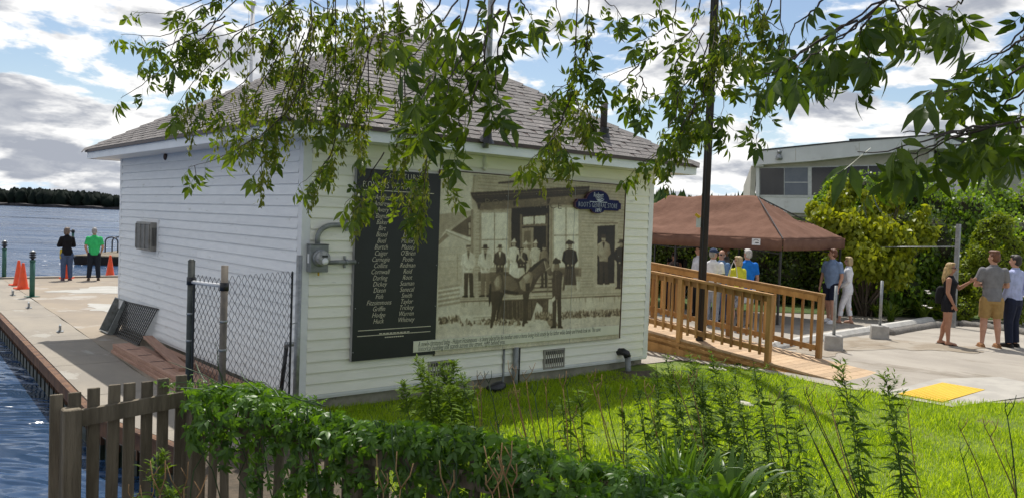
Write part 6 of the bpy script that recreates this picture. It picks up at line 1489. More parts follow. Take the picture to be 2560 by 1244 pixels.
# ================================================================== LEAF TEMPLATES
def leaflet(w=.24, teeth=True, fold=.10, droop=.10):
    """one pointed leaflet along +y, length 1, folded on its midrib"""
    yb = [0, .22, .45, .72, 1.04]; ws = [0, w*.82, w*1.0, w*.58, 0]
    v = []; f = []
    for y, ww in zip(yb, ws):
        dz = -droop*y*y; v.append((0, y, dz))
    side = {}
    for s in (-1, 1):
        for i in (1, 2, 3):
            y = yb[i]+(.07 if teeth else 0)*(1 if i != 3 else .6); side[s, i] = len(v); v.append((s*ws[i], y, -droop*y*y-0+fold*ws[i]/w*.5))
    for s in (-1, 1):
        q = [(0, side[s, 1], 1), (1, side[s, 1], side[s, 2], 2), (2, side[s, 2], side[s, 3], 3), (3, side[s, 3], 4)]
        f += [tuple(reversed(t)) if s > 0 else t for t in q]
    return v, f
def compound(leafs, base):
    """leafs: (angle, tilt, start point, size)"""
    V = []; F = []
    for ang, tilt, st, sz in leafs:
        v, f = base; n = len(V); Mx = Matrix.Translation(st)@Matrix.Rotation(ang, 4, 'Z')@Matrix.Rotation(tilt, 4, 'X')
        V += [tuple(Mx@(Vector(p)*sz)) for p in v]; F += [tuple(i+n for i in t) for t in f]
    n = len(V); e = .012; V += [(-e, -.55, .1), (e, -.55, .1), (e, .5, 0), (-e, .5, 0)]; F += [(n, n+1, n+2, n+3)]
    return V, F
lf = leaflet(.185, True, .10, .28)
elder = [compound([(0, -.35, (0, .45, 0), 1.), (.75, -.45, (0, .30, 0), .88), (-.75, -.5, (0, .30, 0), .88), (1.0, -.7, (0, -.05, .03), .78), (-1.0, -.65, (0, -.05, .03), .78)], lf),
         compound([(0.1, -.5, (0, .40, 0), 1.05), (.95, -.6, (0, .25, 0), .9), (-.85, -.3, (0, .25, 0), .95)], lf),
         compound([(-.1, -.2, (0, .45, 0), .95), (.65, -.65, (0, .33, 0), .92), (-.7, -.4, (0, .30, 0), .8), (1.2, -.5, (0, 0, .03), .72), (-1.15, -.8, (0, 0, .03), .75)], lf)]
lfb = leaflet(.21, True, .07, .22)
creeper = [compound([(0, -.25, (0, .10, 0), .95), (.95, -.2, (0, 0, 0), .85), (-.95, -.25, (0, 0, 0), .85), (1.9, -.15, (0, -.05, 0), .6), (-1.9, -.2, (0, -.05, 0), .6)], lfb),
           compound([(.1, -.4, (0, .05, 0), 1.), (1.0, -.35, (0, 0, 0), .8), (-.9, -.15, (0, 0, 0), .9), (1.8, -.3, (0, -.05, 0), .65), (-1.85, -.35, (0, -.05, 0), .55)], lfb)]
M['elder_leaf'] = leaf_mat('box_elder_leaf', (.034,.072,.009), (.125,.19,.018), .47, .42, (1.9,1.7,.55), .4)
M['elder_seed'] = leaf_mat('box_elder_seed', (.085,.125,.016), (.21,.235,.04), .45, .5, (1.5,1.4,.7), .3)
M['creeper_leaf'] = leaf_mat('creeper_leaf', (.024,.070,.012), (.10,.20,.022), .36, .4, (2.2,2.1,.5), .4)
M['hedge_leaf'] = leaf_mat('hedge_leaf', (.034,.070,.010), (.135,.18,.022), .36, .4, (1.9,1.8,.5), .5)
M['vine_leaf'] = leaf_mat('wall_vine_leaf', (.05,.12,.012), (.19,.29,.025), .42, .4, (1.9,1.8,.5), .5)
M['yellow_leaf'] = leaf_mat('yellow_green_leaf', (.11,.165,.012), (.31,.34,.025), .46, .45, (1.6,1.5,.5), .3)
M['yew_leaf'] = leaf_mat('yew_needles', (.05,.10,.012), (.22,.28,.02), .35, .5, (1.7,1.6,.5), .3)
M['weed_leaf'] = leaf_mat('goldenrod_leaf', (.035,.080,.012), (.12,.19,.025), .38, .65, (1.8,1.7,.5), .12)
M['clump_leaf'] = leaf_mat('clump_strap_leaf', (.03,.08,.012), (.10,.19,.025), .3, .4, (1.7,1.6,.5), .5)
M['lily_leaf'] = leaf_mat('lily_strap_leaf', (.05,.11,.015), (.17,.23,.03), .35, .35, (1.7,1.6,.5), .5)
M['core'] = mat('shaded_core', (.035,.050,.016), .95, (.04,.032,.018), 3., bump=.5)  # opaque fill, the shade between the leaves put into its colour

# ================================================================== HEDGES AND SHRUBS
small = leaflet(.30, False, .08, .15)
def leaf_mass(name, P, Nrm, size, mat_, parent, seed, droop=.35, jit=.7, var_bias=0.):
    rng = np.random.default_rng(seed); n = len(P)
    nd = unit(Nrm+rng.normal(0, jit, (n, 3))); yd = unit(rng.normal(0, 1, (n, 3))+np.array([0, 0, -droop*2.2]))
    X, Y, Z = frames(nd, yd); sz = size*rng.uniform(.6, 1.35, n)
    var = np.clip(rng.normal(.42, .24, n)+.22*vnoise(P, .9, seed)+var_bias, 0, 1)
    me = scatter(name, small[0], small[1], P, X, Y, Z, sz, mat_, var); return tag(link(name, me, parent), kind='stuff')
def clump_mass(name, label, cat, centres, n_leaf, size, mat_, seed, group=None, core=True, stems=None, var_bias=0., shell=.55, droop=.35):
    """a shrub made of many leafy clumps; centres: (x, y, z, radius)"""
    rng = np.random.default_rng(seed); c = np.array(centres, float); base = c[:, :3].mean(0); base[2] = float(gz(base[0], base[1]))
    t = empty(name, base, 0, label, cat, group)
    w = c[:, 3]**2; k = rng.choice(len(c), n_leaf, p=w/w.sum()); d = unit(rng.normal(0, 1, (n_leaf, 3))); r = c[k, 3]*(shell+(1-shell)*rng.random(n_leaf)**.6)*rng.uniform(.86, 1.16, n_leaf)
    P = c[k, :3]+d*r[:, None]; P = P-base
    ok = (P[:, 2] > -.15)
    leaf_mass('foliage', P[ok], d[ok]+np.array([0, 0, .25]), size, mat_, t, seed+1, droop, .6, var_bias)
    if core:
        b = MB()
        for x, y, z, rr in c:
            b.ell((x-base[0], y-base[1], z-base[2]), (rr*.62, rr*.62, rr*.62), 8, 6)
        tag(b.build('dark_core', M['core'], t), kind='stuff')  # solid dark balls standing in for the shaded inside, no modelled branches
    if stems:
        b = MB()
        for x, y, z, rr in c[::stems]:
            b.tube([(rng.uniform(-.2, .2), rng.uniform(-.2, .2), 0), ((x-base[0])*.5, (y-base[1])*.5, (z-base[2])*.45), (x-base[0], y-base[1], z-base[2])], [.035, .025, .008], 6)
        b.build('stem', M['bark'], t)
    return t
def line_clumps(pa, da, pb, db, z0f, z1f, rad, n, rows, seed, thick=.5):
    rng = np.random.default_rng(seed); out = []
    for i in range(n):
        t = i/(n-1); px = pa+(pb-pa)*t; dep = da+(db-da)*t; q = at_d(px, 600, dep); g = float(gz(q.x, q.y)); zt = z1f(px) if callable(z1f) else z1f
        for j in range(rows):
            z = g+z0f+(zt-z0f-rad*.8)*j/max(rows-1, 1)
            out.append((q.x+rng.normal(0, .12)+FLAT[0]*rng.uniform(0, thick), q.y+rng.normal(0, .12)+FLAT[1]*rng.uniform(0, thick), z+rng.normal(0, .1), rad*rng.uniform(.8, 1.25)))
    return out
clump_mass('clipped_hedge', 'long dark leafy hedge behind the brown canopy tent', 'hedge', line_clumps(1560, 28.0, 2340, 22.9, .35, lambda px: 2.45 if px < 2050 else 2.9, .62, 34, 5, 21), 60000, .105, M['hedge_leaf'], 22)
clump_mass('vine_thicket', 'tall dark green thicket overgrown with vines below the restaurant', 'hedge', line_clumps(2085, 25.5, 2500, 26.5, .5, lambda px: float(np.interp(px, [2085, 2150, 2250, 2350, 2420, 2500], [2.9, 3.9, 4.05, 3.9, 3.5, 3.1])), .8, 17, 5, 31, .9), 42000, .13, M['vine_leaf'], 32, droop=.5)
rng = np.random.default_rng(41); cs = []
for (px, py, dep, r_) in ((2060,545,21.5,.38),(2095,500,21.8,.36),(2120,560,21.2,.45),(2150,610,21,.45),(2185,520,21.6,.33),(2200,575,21,.46),(2235,505,21.6,.30),(2250,600,20.8,.44),(2290,570,21,.28),(2310,595,20.9,.28),(2170,650,20.6,.5),(2230,670,20.6,.5),(2110,640,21,.42),(2075,600,21.4,.36),(2035,520,22,.22),(2215,490,21.8,.2),(2130,475,21.9,.22),(2090,470,21.6,.15),(2165,488,21.4,.16),(2260,470,21.4,.13),(2258,455,21.4,.09),(2205,462,21.6,.12),(2300,540,21,.16),(2318,520,21,.12),(2050,560,21.8,.2),(2030,545,22,.15),(2120,452,21.8,.12),(2335,575,20.9,.14)):
    q = at_d(px, py, dep+1.1); cs.append((q.x, q.y, q.z, r_*1.05))
clump_mass('yellow_shrub', 'bright yellow-green shrub with drooping leaves right of the canopy tent', 'shrub', cs, 9000, .15, M['yellow_leaf'], 42, core=False, stems=1, shell=.2, droop=.8)
cs = []
for k in range(34):
    px = rng.uniform(2070, 2390); py = rng.uniform(640, 770); q = at_d(px, py, rng.uniform(22.6, 23.4)); cs.append((q.x, q.y, q.z, rng.uniform(.28, .5)))
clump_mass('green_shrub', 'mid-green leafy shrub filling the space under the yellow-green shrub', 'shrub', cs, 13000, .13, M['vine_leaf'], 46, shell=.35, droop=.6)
clump_mass('leafy_shrub', 'low bushes along the foot of the restaurant wall behind the tent', 'shrub', line_clumps(1930, 29, 2110, 28, .0, 1.5, .55, 7, 3, 47), 7000, .13, M['vine_leaf'], 48, var_bias=.1)
cs = []
for k in range(60):
    h = rng.uniform(0, 1); a = rng.uniform(0, 2*PI); rad = 1.15*(1-h)**.85+.12; q = at_d(2490, 600, 21.8); g = float(gz(q.x, q.y))
    cs.append((q.x+rad*.75*math.cos(a), q.y+rad*.75*math.sin(a), g+.25+2.75*h, .34*(1-.55*h)))
clump_mass('yew', 'conical dark evergreen yew behind the man in the blue shirt', 'shrub', cs, 24000, .075, M['yew_leaf'], 44, droop=-.2)
clump_mass('leafy_shrub', 'rounded green shrub on the slope at the far right edge', 'shrub', line_clumps(2470, 33, 2700, 33, .3, 2.2, .8, 6, 3, 51), 9000, .16, M['vine_leaf'], 52)
clump_mass('leafy_shrub', 'low green shrub in front of the restaurant windows', 'shrub', line_clumps(1985, 31, 2080, 31, .0, 1.0, .5, 5, 2, 53), 4000, .13, M['vine_leaf'], 54, var_bias=.2)
clump_mass('leafy_shrub', 'pointed green shrub top showing before the restaurant window', 'shrub', [(*at_d(2092, 462, 27), .35), (*at_d(2085, 480, 27), .4), (*at_d(2110, 500, 27), .6), (*at_d(2060, 520, 27), .5)], 3500, .13, M['vine_leaf'], 56, var_bias=.15)
clump_mass('slope_bushes', 'mass of green bushes covering the slope at the right', 'hedge', line_clumps(2440, 29, 2720, 30, .2, 1.9, .75, 8, 3, 57), 9000, .14, M['vine_leaf'], 58, var_bias=.25)
clump_mass('leafy_shrub', 'reddish-green shrub seen between the boathouse corner and the tent', 'shrub', line_clumps(1600, 27, 1690, 27, .3, 2.25, .5, 4, 4, 59), 5000, .11, M['hedge_leaf'], 60, var_bias=.2)

def strap_plant(name, label, loc, n, Lm, spread, mat_, seed, group=None, cat='plant', w=.022):
    rr = random.Random(seed); t = empty(name, loc, 0, label, cat, group); b = MB(); var = []
    for i in range(n):
        a = rr.uniform(0, 2*PI); L_ = Lm*rr.uniform(.6, 1.1); out = spread*rr.uniform(.25, 1.); k = 9; pts = []
        b0 = Vector((rr.uniform(-.07, .07), rr.uniform(-.07, .07), 0)); s = Vector((-math.sin(a), math.cos(a), 0)); vs = []
        for j in range(k):
            u = j/(k-1); p = b0+Vector((math.cos(a), math.sin(a), 0))*(out*u**1.3*1.1)+Vector((0, 0, L_*(1.25*u-.72*u*u*(.55+out)))); ww = w*(1-u**3)*(.5+.5*min(u*4, 1))
            vs += [p-s*ww+Vector((0, 0, ww*.4)), p, p+s*ww+Vector((0, 0, ww*.4))]
        fs = []
        for j in range(k-1):
            for e in (0, 1): fs.append((j*3+e, j*3+e+1, j*3+4+e, j*3+3+e))
        b.add(vs, fs); var += [rr.uniform(.1, .9)]*len(vs)
    me = b.mesh('leaves', True); at_ = me.attributes.new('var', 'FLOAT', 'POINT'); at_.data.foreach_set('value', np.array(var, dtype=np.float32)); me.materials.append(mat_)
    tag(link('leaves', me, t), kind='stuff'); return t
for i, (px, py, L_, lab) in enumerate(((2250, 812, .75, 'strap-leaved plant at the left end of the flower bed'), (2290, 795, .9, 'tall strap-leaved plant beside the dark hedge'), (2335, 806, .8, 'strap-leaved plant just left of the woman in black'), (2400, 812, .95, 'yellowish strap-leaved plant right of the woman in black'),
        (2425, 808, 1.0, 'yellow-green lily clump between the woman and the man in shorts'), (2440, 815, .8, 'low lily clump beside the man in khaki shorts'), (2215, 800, .7, 'strap-leaved plant behind the pale kerb stone'), (2380, 800, 1.1, 'tall lily behind the woman in black'), (2550, 812, .8, 'lily clump at the right edge behind the man in blue'), (2150, 778, .8, 'strap-leaved plant at the foot of the hedge by the couple'))):
    p = at_z(px, py-8, .2); p += Vector((FLAT[0], FLAT[1], 0))*.5; p.z = float(gz(p.x, p.y)); strap_plant('lily_plant', lab, p, 46, L_, .5, M['yellow_leaf'] if i in (3, 4, 5) else M['lily_leaf'], 60+i, 'lilies in the flower bed')
M['petal'] = mat('pale_petals', (.75,.70,.66), .6)
fl = empty('pale_flowers', at_z(2300, 790, .2), 0, 'small pale flowers in the bed left of the woman in black', 'flowers')
for (px, py) in ((2318, 728), (2322, 734), (2312, 765), (2325, 770), (2560, 742), (2552, 738)):
    q = at_d(px, py, 18.4)-fl.location; b = MB()
    for k in range(6): a = k*PI/3; b.add([q, q+Vector((.05*math.cos(a-.3), .05*math.sin(a-.3), .03)), q+Vector((.07*math.cos(a), .07*math.sin(a), .02)), q+Vector((.05*math.cos(a+.3), .05*math.sin(a+.3), .03))], [(0, 1, 2, 3)])
    b.build('flower', M['petal'], fl)
# fence post and rail in the hedge
q = at_d(2389, 700, 20.3); g = float(gz(q.x, q.y)); zt = at_d(2389, 560, 20.3).z; lf_ = at_d(2125, 618, 22.4)
hf = empty('hedge_fence', (q.x, q.y, g), 0, 'galvanised fence post and top rail standing in the hedge', 'fence')
b = MB(); b.box((-.045, -.045, 0), (.045, .045, zt-g)); b.build('post', M['galv'], hf)
rz_ = at_d(2385, 616, 20.3).z-g
b = MB(); b.tube([(0, 0, rz_), (lf_.x-q.x, lf_.y-q.y, lf_.z-g)], .015, 8); b.build('top_rail', M['galv'], hf, True)
b = MB(); b.tube([(lf_.x-q.x, lf_.y-q.y, lf_.z-g+.05), (lf_.x-q.x, lf_.y-q.y, 0)], .03, 8); b.build('post', M['galv'], hf, True)

# ================================================================== CREEPER ON THE PICKET FENCE
rng = np.random.default_rng(71)
cr = empty('creeper', (FB.x, FB.y, .3), 0, 'dense dark green five-leaved creeper spilling over the picket fence', 'climbing plant')
cb0 = np.array([FB.x, FB.y, .3]); dB = np.array([dBC.x, dBC.y, 0]); nB = np.array([nBC.x, nBC.y, 0])
def creeper_pts(n):
    P = []; Nn = []
    while len(P) < n:
        t = rng.uniform(.11, LBC-.02); bul = .09+.09*math.sin(t*2.3+.6)+.05*math.sin(t*5.1)
        if rng.random() < .36:        # crown of the fence
            u = rng.uniform(-1, 1); z = FZ-.03+.085*(1-u*u)+.03*math.sin(t*3.7)+rng.normal(0, .018)-.05*max(.3-t, 0); off = u*(.13+bul*.6); nn = nB*u*.8+np.array([0, 0, 1.])
        else:
            h = rng.random()
            if t < .62 and h > .22+.25*max(t, 0): continue
            if rng.random() < .15*math.sin(t*9.+h*7) : continue
            z = FZ-.01-h*1.0; off = (.06+bul*(1-.5*h))*(.45+.55*rng.random()); nn = nB*1.0+np.array([0, 0, .35])
            if rng.random() < .18: off = -off*.8; nn = -nB*.8+np.array([0, 0, .6])
        p = np.array([FB.x, FB.y, 0])+dB*t+nB*off; p[2] = z; P.append(p-cb0); Nn.append(nn)
    return np.array(P), np.array(Nn)
P, Nn = creeper_pts(2700); n = len(P)
nd = unit(Nn+rng.normal(0, .38, (n, 3))); yd = unit(rng.normal(0, .55, (n, 3))+np.array([0, 0, -1.])+nB*.35)
X, Y, Z = frames(nd, yd); sz = rng.uniform(.040, .088, n); var = np.clip(rng.normal(.40, .22, n), 0, 1)
young = P[:, 2]+.3 > FZ+.05; var[young] = np.clip(var[young]+.30*rng.random(young.sum()), 0, 1)
camd = np.linalg.norm(P+cb0-CP, axis=1); front_ = np.where((Nn@nB > .3))[0]; bigk = front_[np.argsort(-(sz/camd)[front_])][:290]; isb = np.zeros(n, bool); isb[bigk] = True
cme = []
for k, (tv, tf) in enumerate(creeper):
    for vv in (.2, .4, .6):
        me = bpy.data.meshes.new('creeper_leaf'); me.from_pydata(tv, [], tf); a = me.attributes.new('var', 'FLOAT', 'POINT'); a.data.foreach_set('value', np.full(len(tv), vv-.15, dtype=np.float32)); me.materials.append(M['creeper_leaf']); cme.append(me)
def place_leaf(me, parent, p, x, y, z, s):
    o = link('leaf', me, parent); m_ = Matrix.Identity(4)
    for i in range(3): m_[i][0] = x[i]*s; m_[i][1] = y[i]*s; m_[i][2] = z[i]*s; m_[i][3] = p[i]
    o.matrix_local = m_; return o
for k in bigk: place_leaf(cme[rng.integers(len(cme))], cr, P[k], X[k], Y[k], Z[k], sz[k])
for j in (0, 1):
    s = np.where(~isb)[0][j::2]; me = scatter('foliage', creeper[j][0], creeper[j][1], P[s], X[s], Y[s], Z[s], sz[s], M['creeper_leaf'], var[s]); tag(link('foliage', me, cr), kind='stuff')
b = MB()
for k in range(26):
    t = rng.uniform(0, LBC); off = rng.uniform(.02, .12); z = FZ+.08; pts = []
    for i in range(7): pts.append(np.array([FB.x, FB.y, 0])+dB*(t+.06*i*rng.uniform(.2, 1))+nB*(off+.03*math.sin(i+k))+np.array([0, 0, z-i*.13])-cb0)
    b.tube(pts, .004, 5)
for k in range(9):          # runners reaching out over the top and along the rail
    t = rng.uniform(-.05, 1.2); pts = [np.array([FB.x, FB.y, 0])+dB*t+nB*.05+np.array([0, 0, FZ+.1])-cb0]
    dirr = unit(np.array([-dB[0]*.5+rng.normal(0, .4), -dB[1]*.5+rng.normal(0, .4), .35*rng.random()]))
    for i in range(5): pts.append(pts[-1]+dirr*.07+rng.normal(0, .012, 3))
    b.tube(pts, [.004, .0035, .003, .003, .002, .0015], 5)
b.build('vine_stem', M['stalk_green'], cr)
# young shoots with small bright leaves at the top left
ns = 150; t = rng.uniform(-.25, 1.1, ns); P2 = np.array([FB.x, FB.y, 0])+dB*t[:, None]+nB*rng.uniform(-.15, .22, ns)[:, None]; P2[:, 2] = FZ+.03+rng.uniform(-.02, .07, ns); P2 -= cb0
X, Y, Z = frames(unit(rng.normal(0, .5, (ns, 3))+np.array([0, 0, 1.])), unit(rng.normal(0, 1, (ns, 3))+np.array([0, 0, -.2])))
me = scatter('young_shoots', creeper[0][0], creeper[0][1], P2, X, Y, Z, rng.uniform(.022, .05, ns), M['creeper_leaf'], np.clip(rng.normal(.85, .3, ns), 0, 1.5)); tag(link('young_shoots', me, cr), kind='stuff')

# ================================================================== WEEDS, DEAD STALKS, LILY CLUMP
lance = leaflet(.13, False, .05, .35)
def goldenrod(label, top, depth, h, seed, dense=1., big=1., group='goldenrod plants in front of the lawn', pale=0.):
    rng = np.random.default_rng(seed); pt = at_d(top[0], top[1], depth); ln = RT*rng.uniform(.08, .27)+FLAT*rng.uniform(-.05, .05); base = np.array(pt)-np.array([0, 0, h])+ln*h
    base[2] = min(base[2], float(gz(base[0], base[1])))
    t = empty('goldenrod', base, 0, label, 'weed', group); tip = np.array(pt)-base; k = 12
    sp = [tip*u+np.array([.05*math.sin(u*3+seed), .05*math.cos(u*2+seed), 0])*math.sin(PI*u)*.6 for u in np.linspace(0, 1, k)]
    b = MB(); b.tube(sp, [.006-.004*u for u in np.linspace(0, 1, k)], 6); sp = np.array(sp); H = np.linalg.norm(tip)
    P = []; Yd = []; S = []; Va = []
    n = int(74*H*dense)
    for i in range(n):
        u = .12+.86*i/n; p = np.array([np.interp(u, np.linspace(0, 1, k), sp[:, c]) for c in range(3)]); a = i*2.4+rng.normal(0, .2)
        P.append(p); Yd.append(np.array([math.cos(a), math.sin(a), .55-.9*(1-u)+rng.normal(0, .3)])); S.append((.040+.085*math.sin(PI*min(max((1-u)*1.15, 0), 1))**.7)*rng.uniform(.55, 1.3)*big); Va.append(rng.uniform(.1, .6)+.35*max(u-.6, 0)+pale)
    nb = int(rng.integers(5, 10)*(1.6 if big > 1.1 else 1))
    for j in range(nb):       # flowering side branches near the top
        u = rng.uniform(.66, .95); p0 = np.array([np.interp(u, np.linspace(0, 1, k), sp[:, c]) for c in range(3)]); a = rng.uniform(0, 2*PI); L_ = (1.05-u)*H*.62
        d = unit(np.array([math.cos(a)*.55, math.sin(a)*.55, .9])); pts = [p0+d*L_*v+np.array([0, 0, -.05*v*v]) for v in np.linspace(0, 1, 5)]; b.tube(pts, .0018, 4)
        for q in range(14): v = rng.uniform(.1, 1.05); a2 = rng.uniform(0, 6.3); P.append(p0+d*L_*v); Yd.append(d*.7+np.array([math.cos(a2), math.sin(a2), .3])*.8); S.append(rng.uniform(.022, .05)); Va.append(rng.uniform(.5, 1.))
    b.build('stem', M['stalk_green'], t)
    P = np.array(P); Yd = unit(np.array(Yd)); X, Y, Z = frames(unit(rng.normal(0, .35, (len(P), 3))+np.array([0, 0, 1.])), Yd)
    me = scatter('leaves', lance[0], lance[1], P, X, Y, Z, np.array(S), M['weed_leaf'], np.clip(Va, 0, 1)); tag(link('leaves', me, t), kind='stuff'); return t
GR = [((1040, 888), 8.2, 1.0, 'tall pale goldenrod against the white wall, left of the drain pipes'), ((1100, 905), 8.1, .95, 'goldenrod hiding the left wall vent'), ((1132, 900), 8.3, .9, 'goldenrod just right of the left wall vent'), ((1072, 925), 7.9, .85, 'shorter goldenrod in the clump below the black name board'), ((1010, 950), 7.8, .8, 'goldenrod at the left end of the clump under the name board'), ((1155, 935), 8.0, .75, 'goldenrod at the right end of the clump under the name board'),
      ((1662, 880), 7.4, 1.15, 'goldenrod at the right corner of the boathouse'), ((1722, 876), 7.2, 1.2, 'tall goldenrod just left of the dark pole'), ((1778, 880), 7.0, 1.2, 'tall goldenrod just right of the dark pole'), ((1835, 905), 7.2, 1.1, 'goldenrod in front of the lower ramp planks'), ((1882, 896), 7.1, 1.15, 'branching goldenrod before the front ramp post'), ((1690, 935), 6.8, 1.05, 'goldenrod in the thick of the weeds, left of the pole foot'),
      ((1755, 930), 6.5, 1.2, 'dark leafy goldenrod at the pole foot'), ((1640, 905), 7.6, 1.0, 'goldenrod leaning at the boathouse corner stone'), ((2100, 896), 6.4, 1.2, 'branching goldenrod before the end of the ramp'), ((2212, 925), 6.3, 1.15, 'dark upright goldenrod before the gravel, left of the yellow pad'), ((1962, 936), 6.6, 1.05, 'slim goldenrod between ramp post and ramp end'), ((1402, 985), 6.9, .75, 'pale goldenrod leaning left in the sunlit lawn'), ((1442, 968), 6.9, .8, 'pale goldenrod in the sunlit lawn behind the dead stalks'),
      ((1588, 940), 7.3, .85, 'slim goldenrod standing before the bare soil'), ((1800, 985), 6.1, 1.0, 'dark goldenrod low in the weed patch'), ((1850, 1000), 6.0, 1.0, 'leafy goldenrod by the flat stone'), ((1700, 1010), 6.0, .95, 'leafy goldenrod above the strap-leaved clump'), ((1760, 1040), 5.8, .9, 'shaded goldenrod in the middle of the weed patch'), ((1905, 1020), 6.0, .95, 'goldenrod right of the weed patch'), ((1640, 1000), 6.3, .9, 'goldenrod left of the weed patch'), ((1560, 1020), 6.4, .7, 'small goldenrod amid the dead stalks'), ((1990, 1050), 6.2, .8, 'short goldenrod below the ramp end'), ((2130, 1010), 6.0, .9, 'second goldenrod below the branching one'), ((2240, 1020), 6.0, .85, 'goldenrod close beside the dark upright one'),
      ((1055, 905), 8.05, .9, 'bushy pale goldenrod in the middle of the clump under the name board'), ((1085, 940), 7.8, .8, 'low bushy goldenrod at the front of the clump under the name board'), ((1120, 960), 7.7, .7, 'small bushy goldenrod at the front right of the clump under the name board'), ((1735, 905), 6.9, 1.2, 'dark goldenrod directly before the dark pole'), ((1805, 930), 6.8, 1.1, 'goldenrod between the pole and the branching one'),
      ((395, 1130), 4.0, .45, 'green weed shoot in front of the pickets at the lower left'), ((430, 1215), 3.9, .35, 'small leafy weed at the foot of the left pickets')]
for i, (top, dep, h, lab) in enumerate(GR): goldenrod(lab, top, dep, h, 100+i, 1.5 if i < 6 or i in (6, 7, 8, 10, 12, 20, 23) else 1.0, 1.25 if i < 6 or i in (12, 14, 15) else 1.0, pale=.25 if i < 6 or i in (17, 18, 30, 31, 32) else 0.)
STK = [(1187,913,40),(1212,910,62),(1281,894,70),(1320,904,40),(1330,935,90),(1353,919,60),(1390,916,70),(1409,916,34),(1472,913,95),(1498,930,60),(1515,955,70),(1597,941,150),(1178,950,60),(1165,965,50),(1272,963,40),(1297,966,45),(1250,1025,40),(1453,966,30),(1540,950,60),(1575,965,80),
       (1675,894,120),(2005,931,150),(2010,955,160),(2065,969,130),(2252,972,80),(2496,972,90),(2380,1032,120),(2462,1036,130),(2020,1040,110),(2215,1055,130),(2512,1130,90),(2385,1108,90),(1710,900,90),(1990,1000,120),(2090,1010,90),(1930,960,70),(1622,985,80),(1365,985,60),(1230,1045,50),(1425,1005,50)]
SPOT = ['against the drain pipe', 'beside the left clump of goldenrod', 'before the right wall vent', 'over the sunlit lawn', 'in the weed patch', 'before the ramp end', 'before the yellow pad', 'at the lower right of the lawn']
def stalk(px, py, lean, dep, h, seed, lab, mt_):
    rr = random.Random(seed); pt = at_d(px, py, dep); lv = Vector(RT)*(lean/FPX*dep); base = pt-Vector((0, 0, h))+lv*(h/.75); base.z = min(base.z, float(gz(base.x, base.y))+.0)
    t = pt-base; k = 8; pts = [t*u+Vector((RT[0], RT[1], 0))*(.03*math.sin(u*4+seed)) for u in [i/(k-1) for i in range(k)]]
    b = MB(); b.tube(pts[:-1], [(.0060 if h > .6 else .0036)*(1-.5*i/k) for i in range(k-1)], 6); q = pts[-2]
    for s in (-1, 1):
        L_ = rr.uniform(.07, .16); e = q+Vector((RT[0], RT[1], 0))*(s*L_*rr.uniform(.08, .5))+Vector((0, 0, L_)); m_ = q.lerp(e, .5)+Vector((RT[0], RT[1], 0))*(s*.012); b.tube([q, m_, e], [.0034, .003, .0022], 5)
        if rr.random() < .6: e2 = m_+Vector((RT[0], RT[1], 0))*(-s*.03)+Vector((0, 0, .05)); b.tube([m_, e2], [.0024, .0018], 5)
    if rr.random() < .5: q2 = pts[3]; e = q2+Vector((RT[0], RT[1], 0))*(-.09)+Vector((0, 0, .15)); b.tube([q2, q2.lerp(e, .5)+Vector((0, 0, -.015)), e], [.0032, .0028, .0018], 5)
    o = b.build('dead_stalk', mt_, None, True, label=lab, cat='plant stalk', group='bare flower stalks in front of the lawn'); o.location = base; return o
def spot_of(px, py):
    if py > 1120: return 'at the lower right of the lawn'
    return 'against the white wall' if px < 1240 else 'before the drain pipe' if px < 1300 else 'before the right wall vent' if px < 1420 else 'over the sunlit lawn' if px < 1620 else 'in the weed patch' if px < 1960 else 'before the ramp end' if px < 2200 else 'before the yellow pad' if px < 2480 else 'at the right edge of the lawn'
hts = ['tall', 'short', 'slender', 'leaning', 'forked', 'crooked', 'dark', 'pale brown']
ORD = ['first', 'second', 'third', 'fourth', 'fifth', 'sixth', 'seventh', 'eighth', 'ninth', 'tenth', 'eleventh', 'twelfth', 'thirteenth', 'fourteenth']
for i, (px, py, lean) in enumerate(STK):
    rank = sorted(q for q in STK if spot_of(q[0], q[1]) == spot_of(px, py)).index((px, py, lean))
    dep = 6.9 if px < 1650 else 6.2; dep += .5*math.sin(i*2.7)
    stalk(px, py, lean, dep, .75 if px < 1650 else .9, 300+i, 'bare forked flower stalk %s, %s from the left' % (spot_of(px, py), ORD[rank]), M['stalk_green'] if i % 3 == 1 else M['stalk_dead'])
for i, (px, py, lean) in enumerate(((970,1165,60),(1000,1155,40),(1100,1172,80),(1220,1130,100),(1255,1120,80),(1290,1150,60),(1240,1170,110),(335,1200,40),(385,1180,60),(432,1185,60),(360,1215,40),(480,1225,30))):
    rank = sorted(q for q in ((970,0),(1000,0),(1100,0),(1220,0),(1255,0),(1290,0),(1240,0),(335,0),(385,0),(432,0),(360,0),(480,0)) if (q[0] > 600) == (px > 600)).index((px, 0))
    stalk(px, py, lean, 3.35 if px > 600 else 3.7, .5, 360+i, 'bare orange-brown stalk %s, %s from the left' % ('in front of the dark creeper' if px > 600 else 'in front of the weathered pickets', ORD[rank]), M['stalk_dead'])
for i, (px, py, dep, L_, n, lab) in enumerate(((1805, 1215, 5.2, .85, 34, 'broad strap-leaved lily clump with arching leaves at the bottom, right of the creeper'), (1715, 1200, 5.4, .95, 90, 'thick clump of long grassy leaves at the right end of the creeper'), (1680, 1180, 5.8, 1.0, 60, 'grassy leaf clump behind the creeper end'))):
    p = at_d(px, py+30, dep); p.z = float(gz(p.x, p.y)); strap_plant('lily_clump', lab, p, n, L_+.1, .45, M['clump_leaf'], 400+i, 'strap-leaved clumps by the creeper', w=.030 if i == 0 else .014)
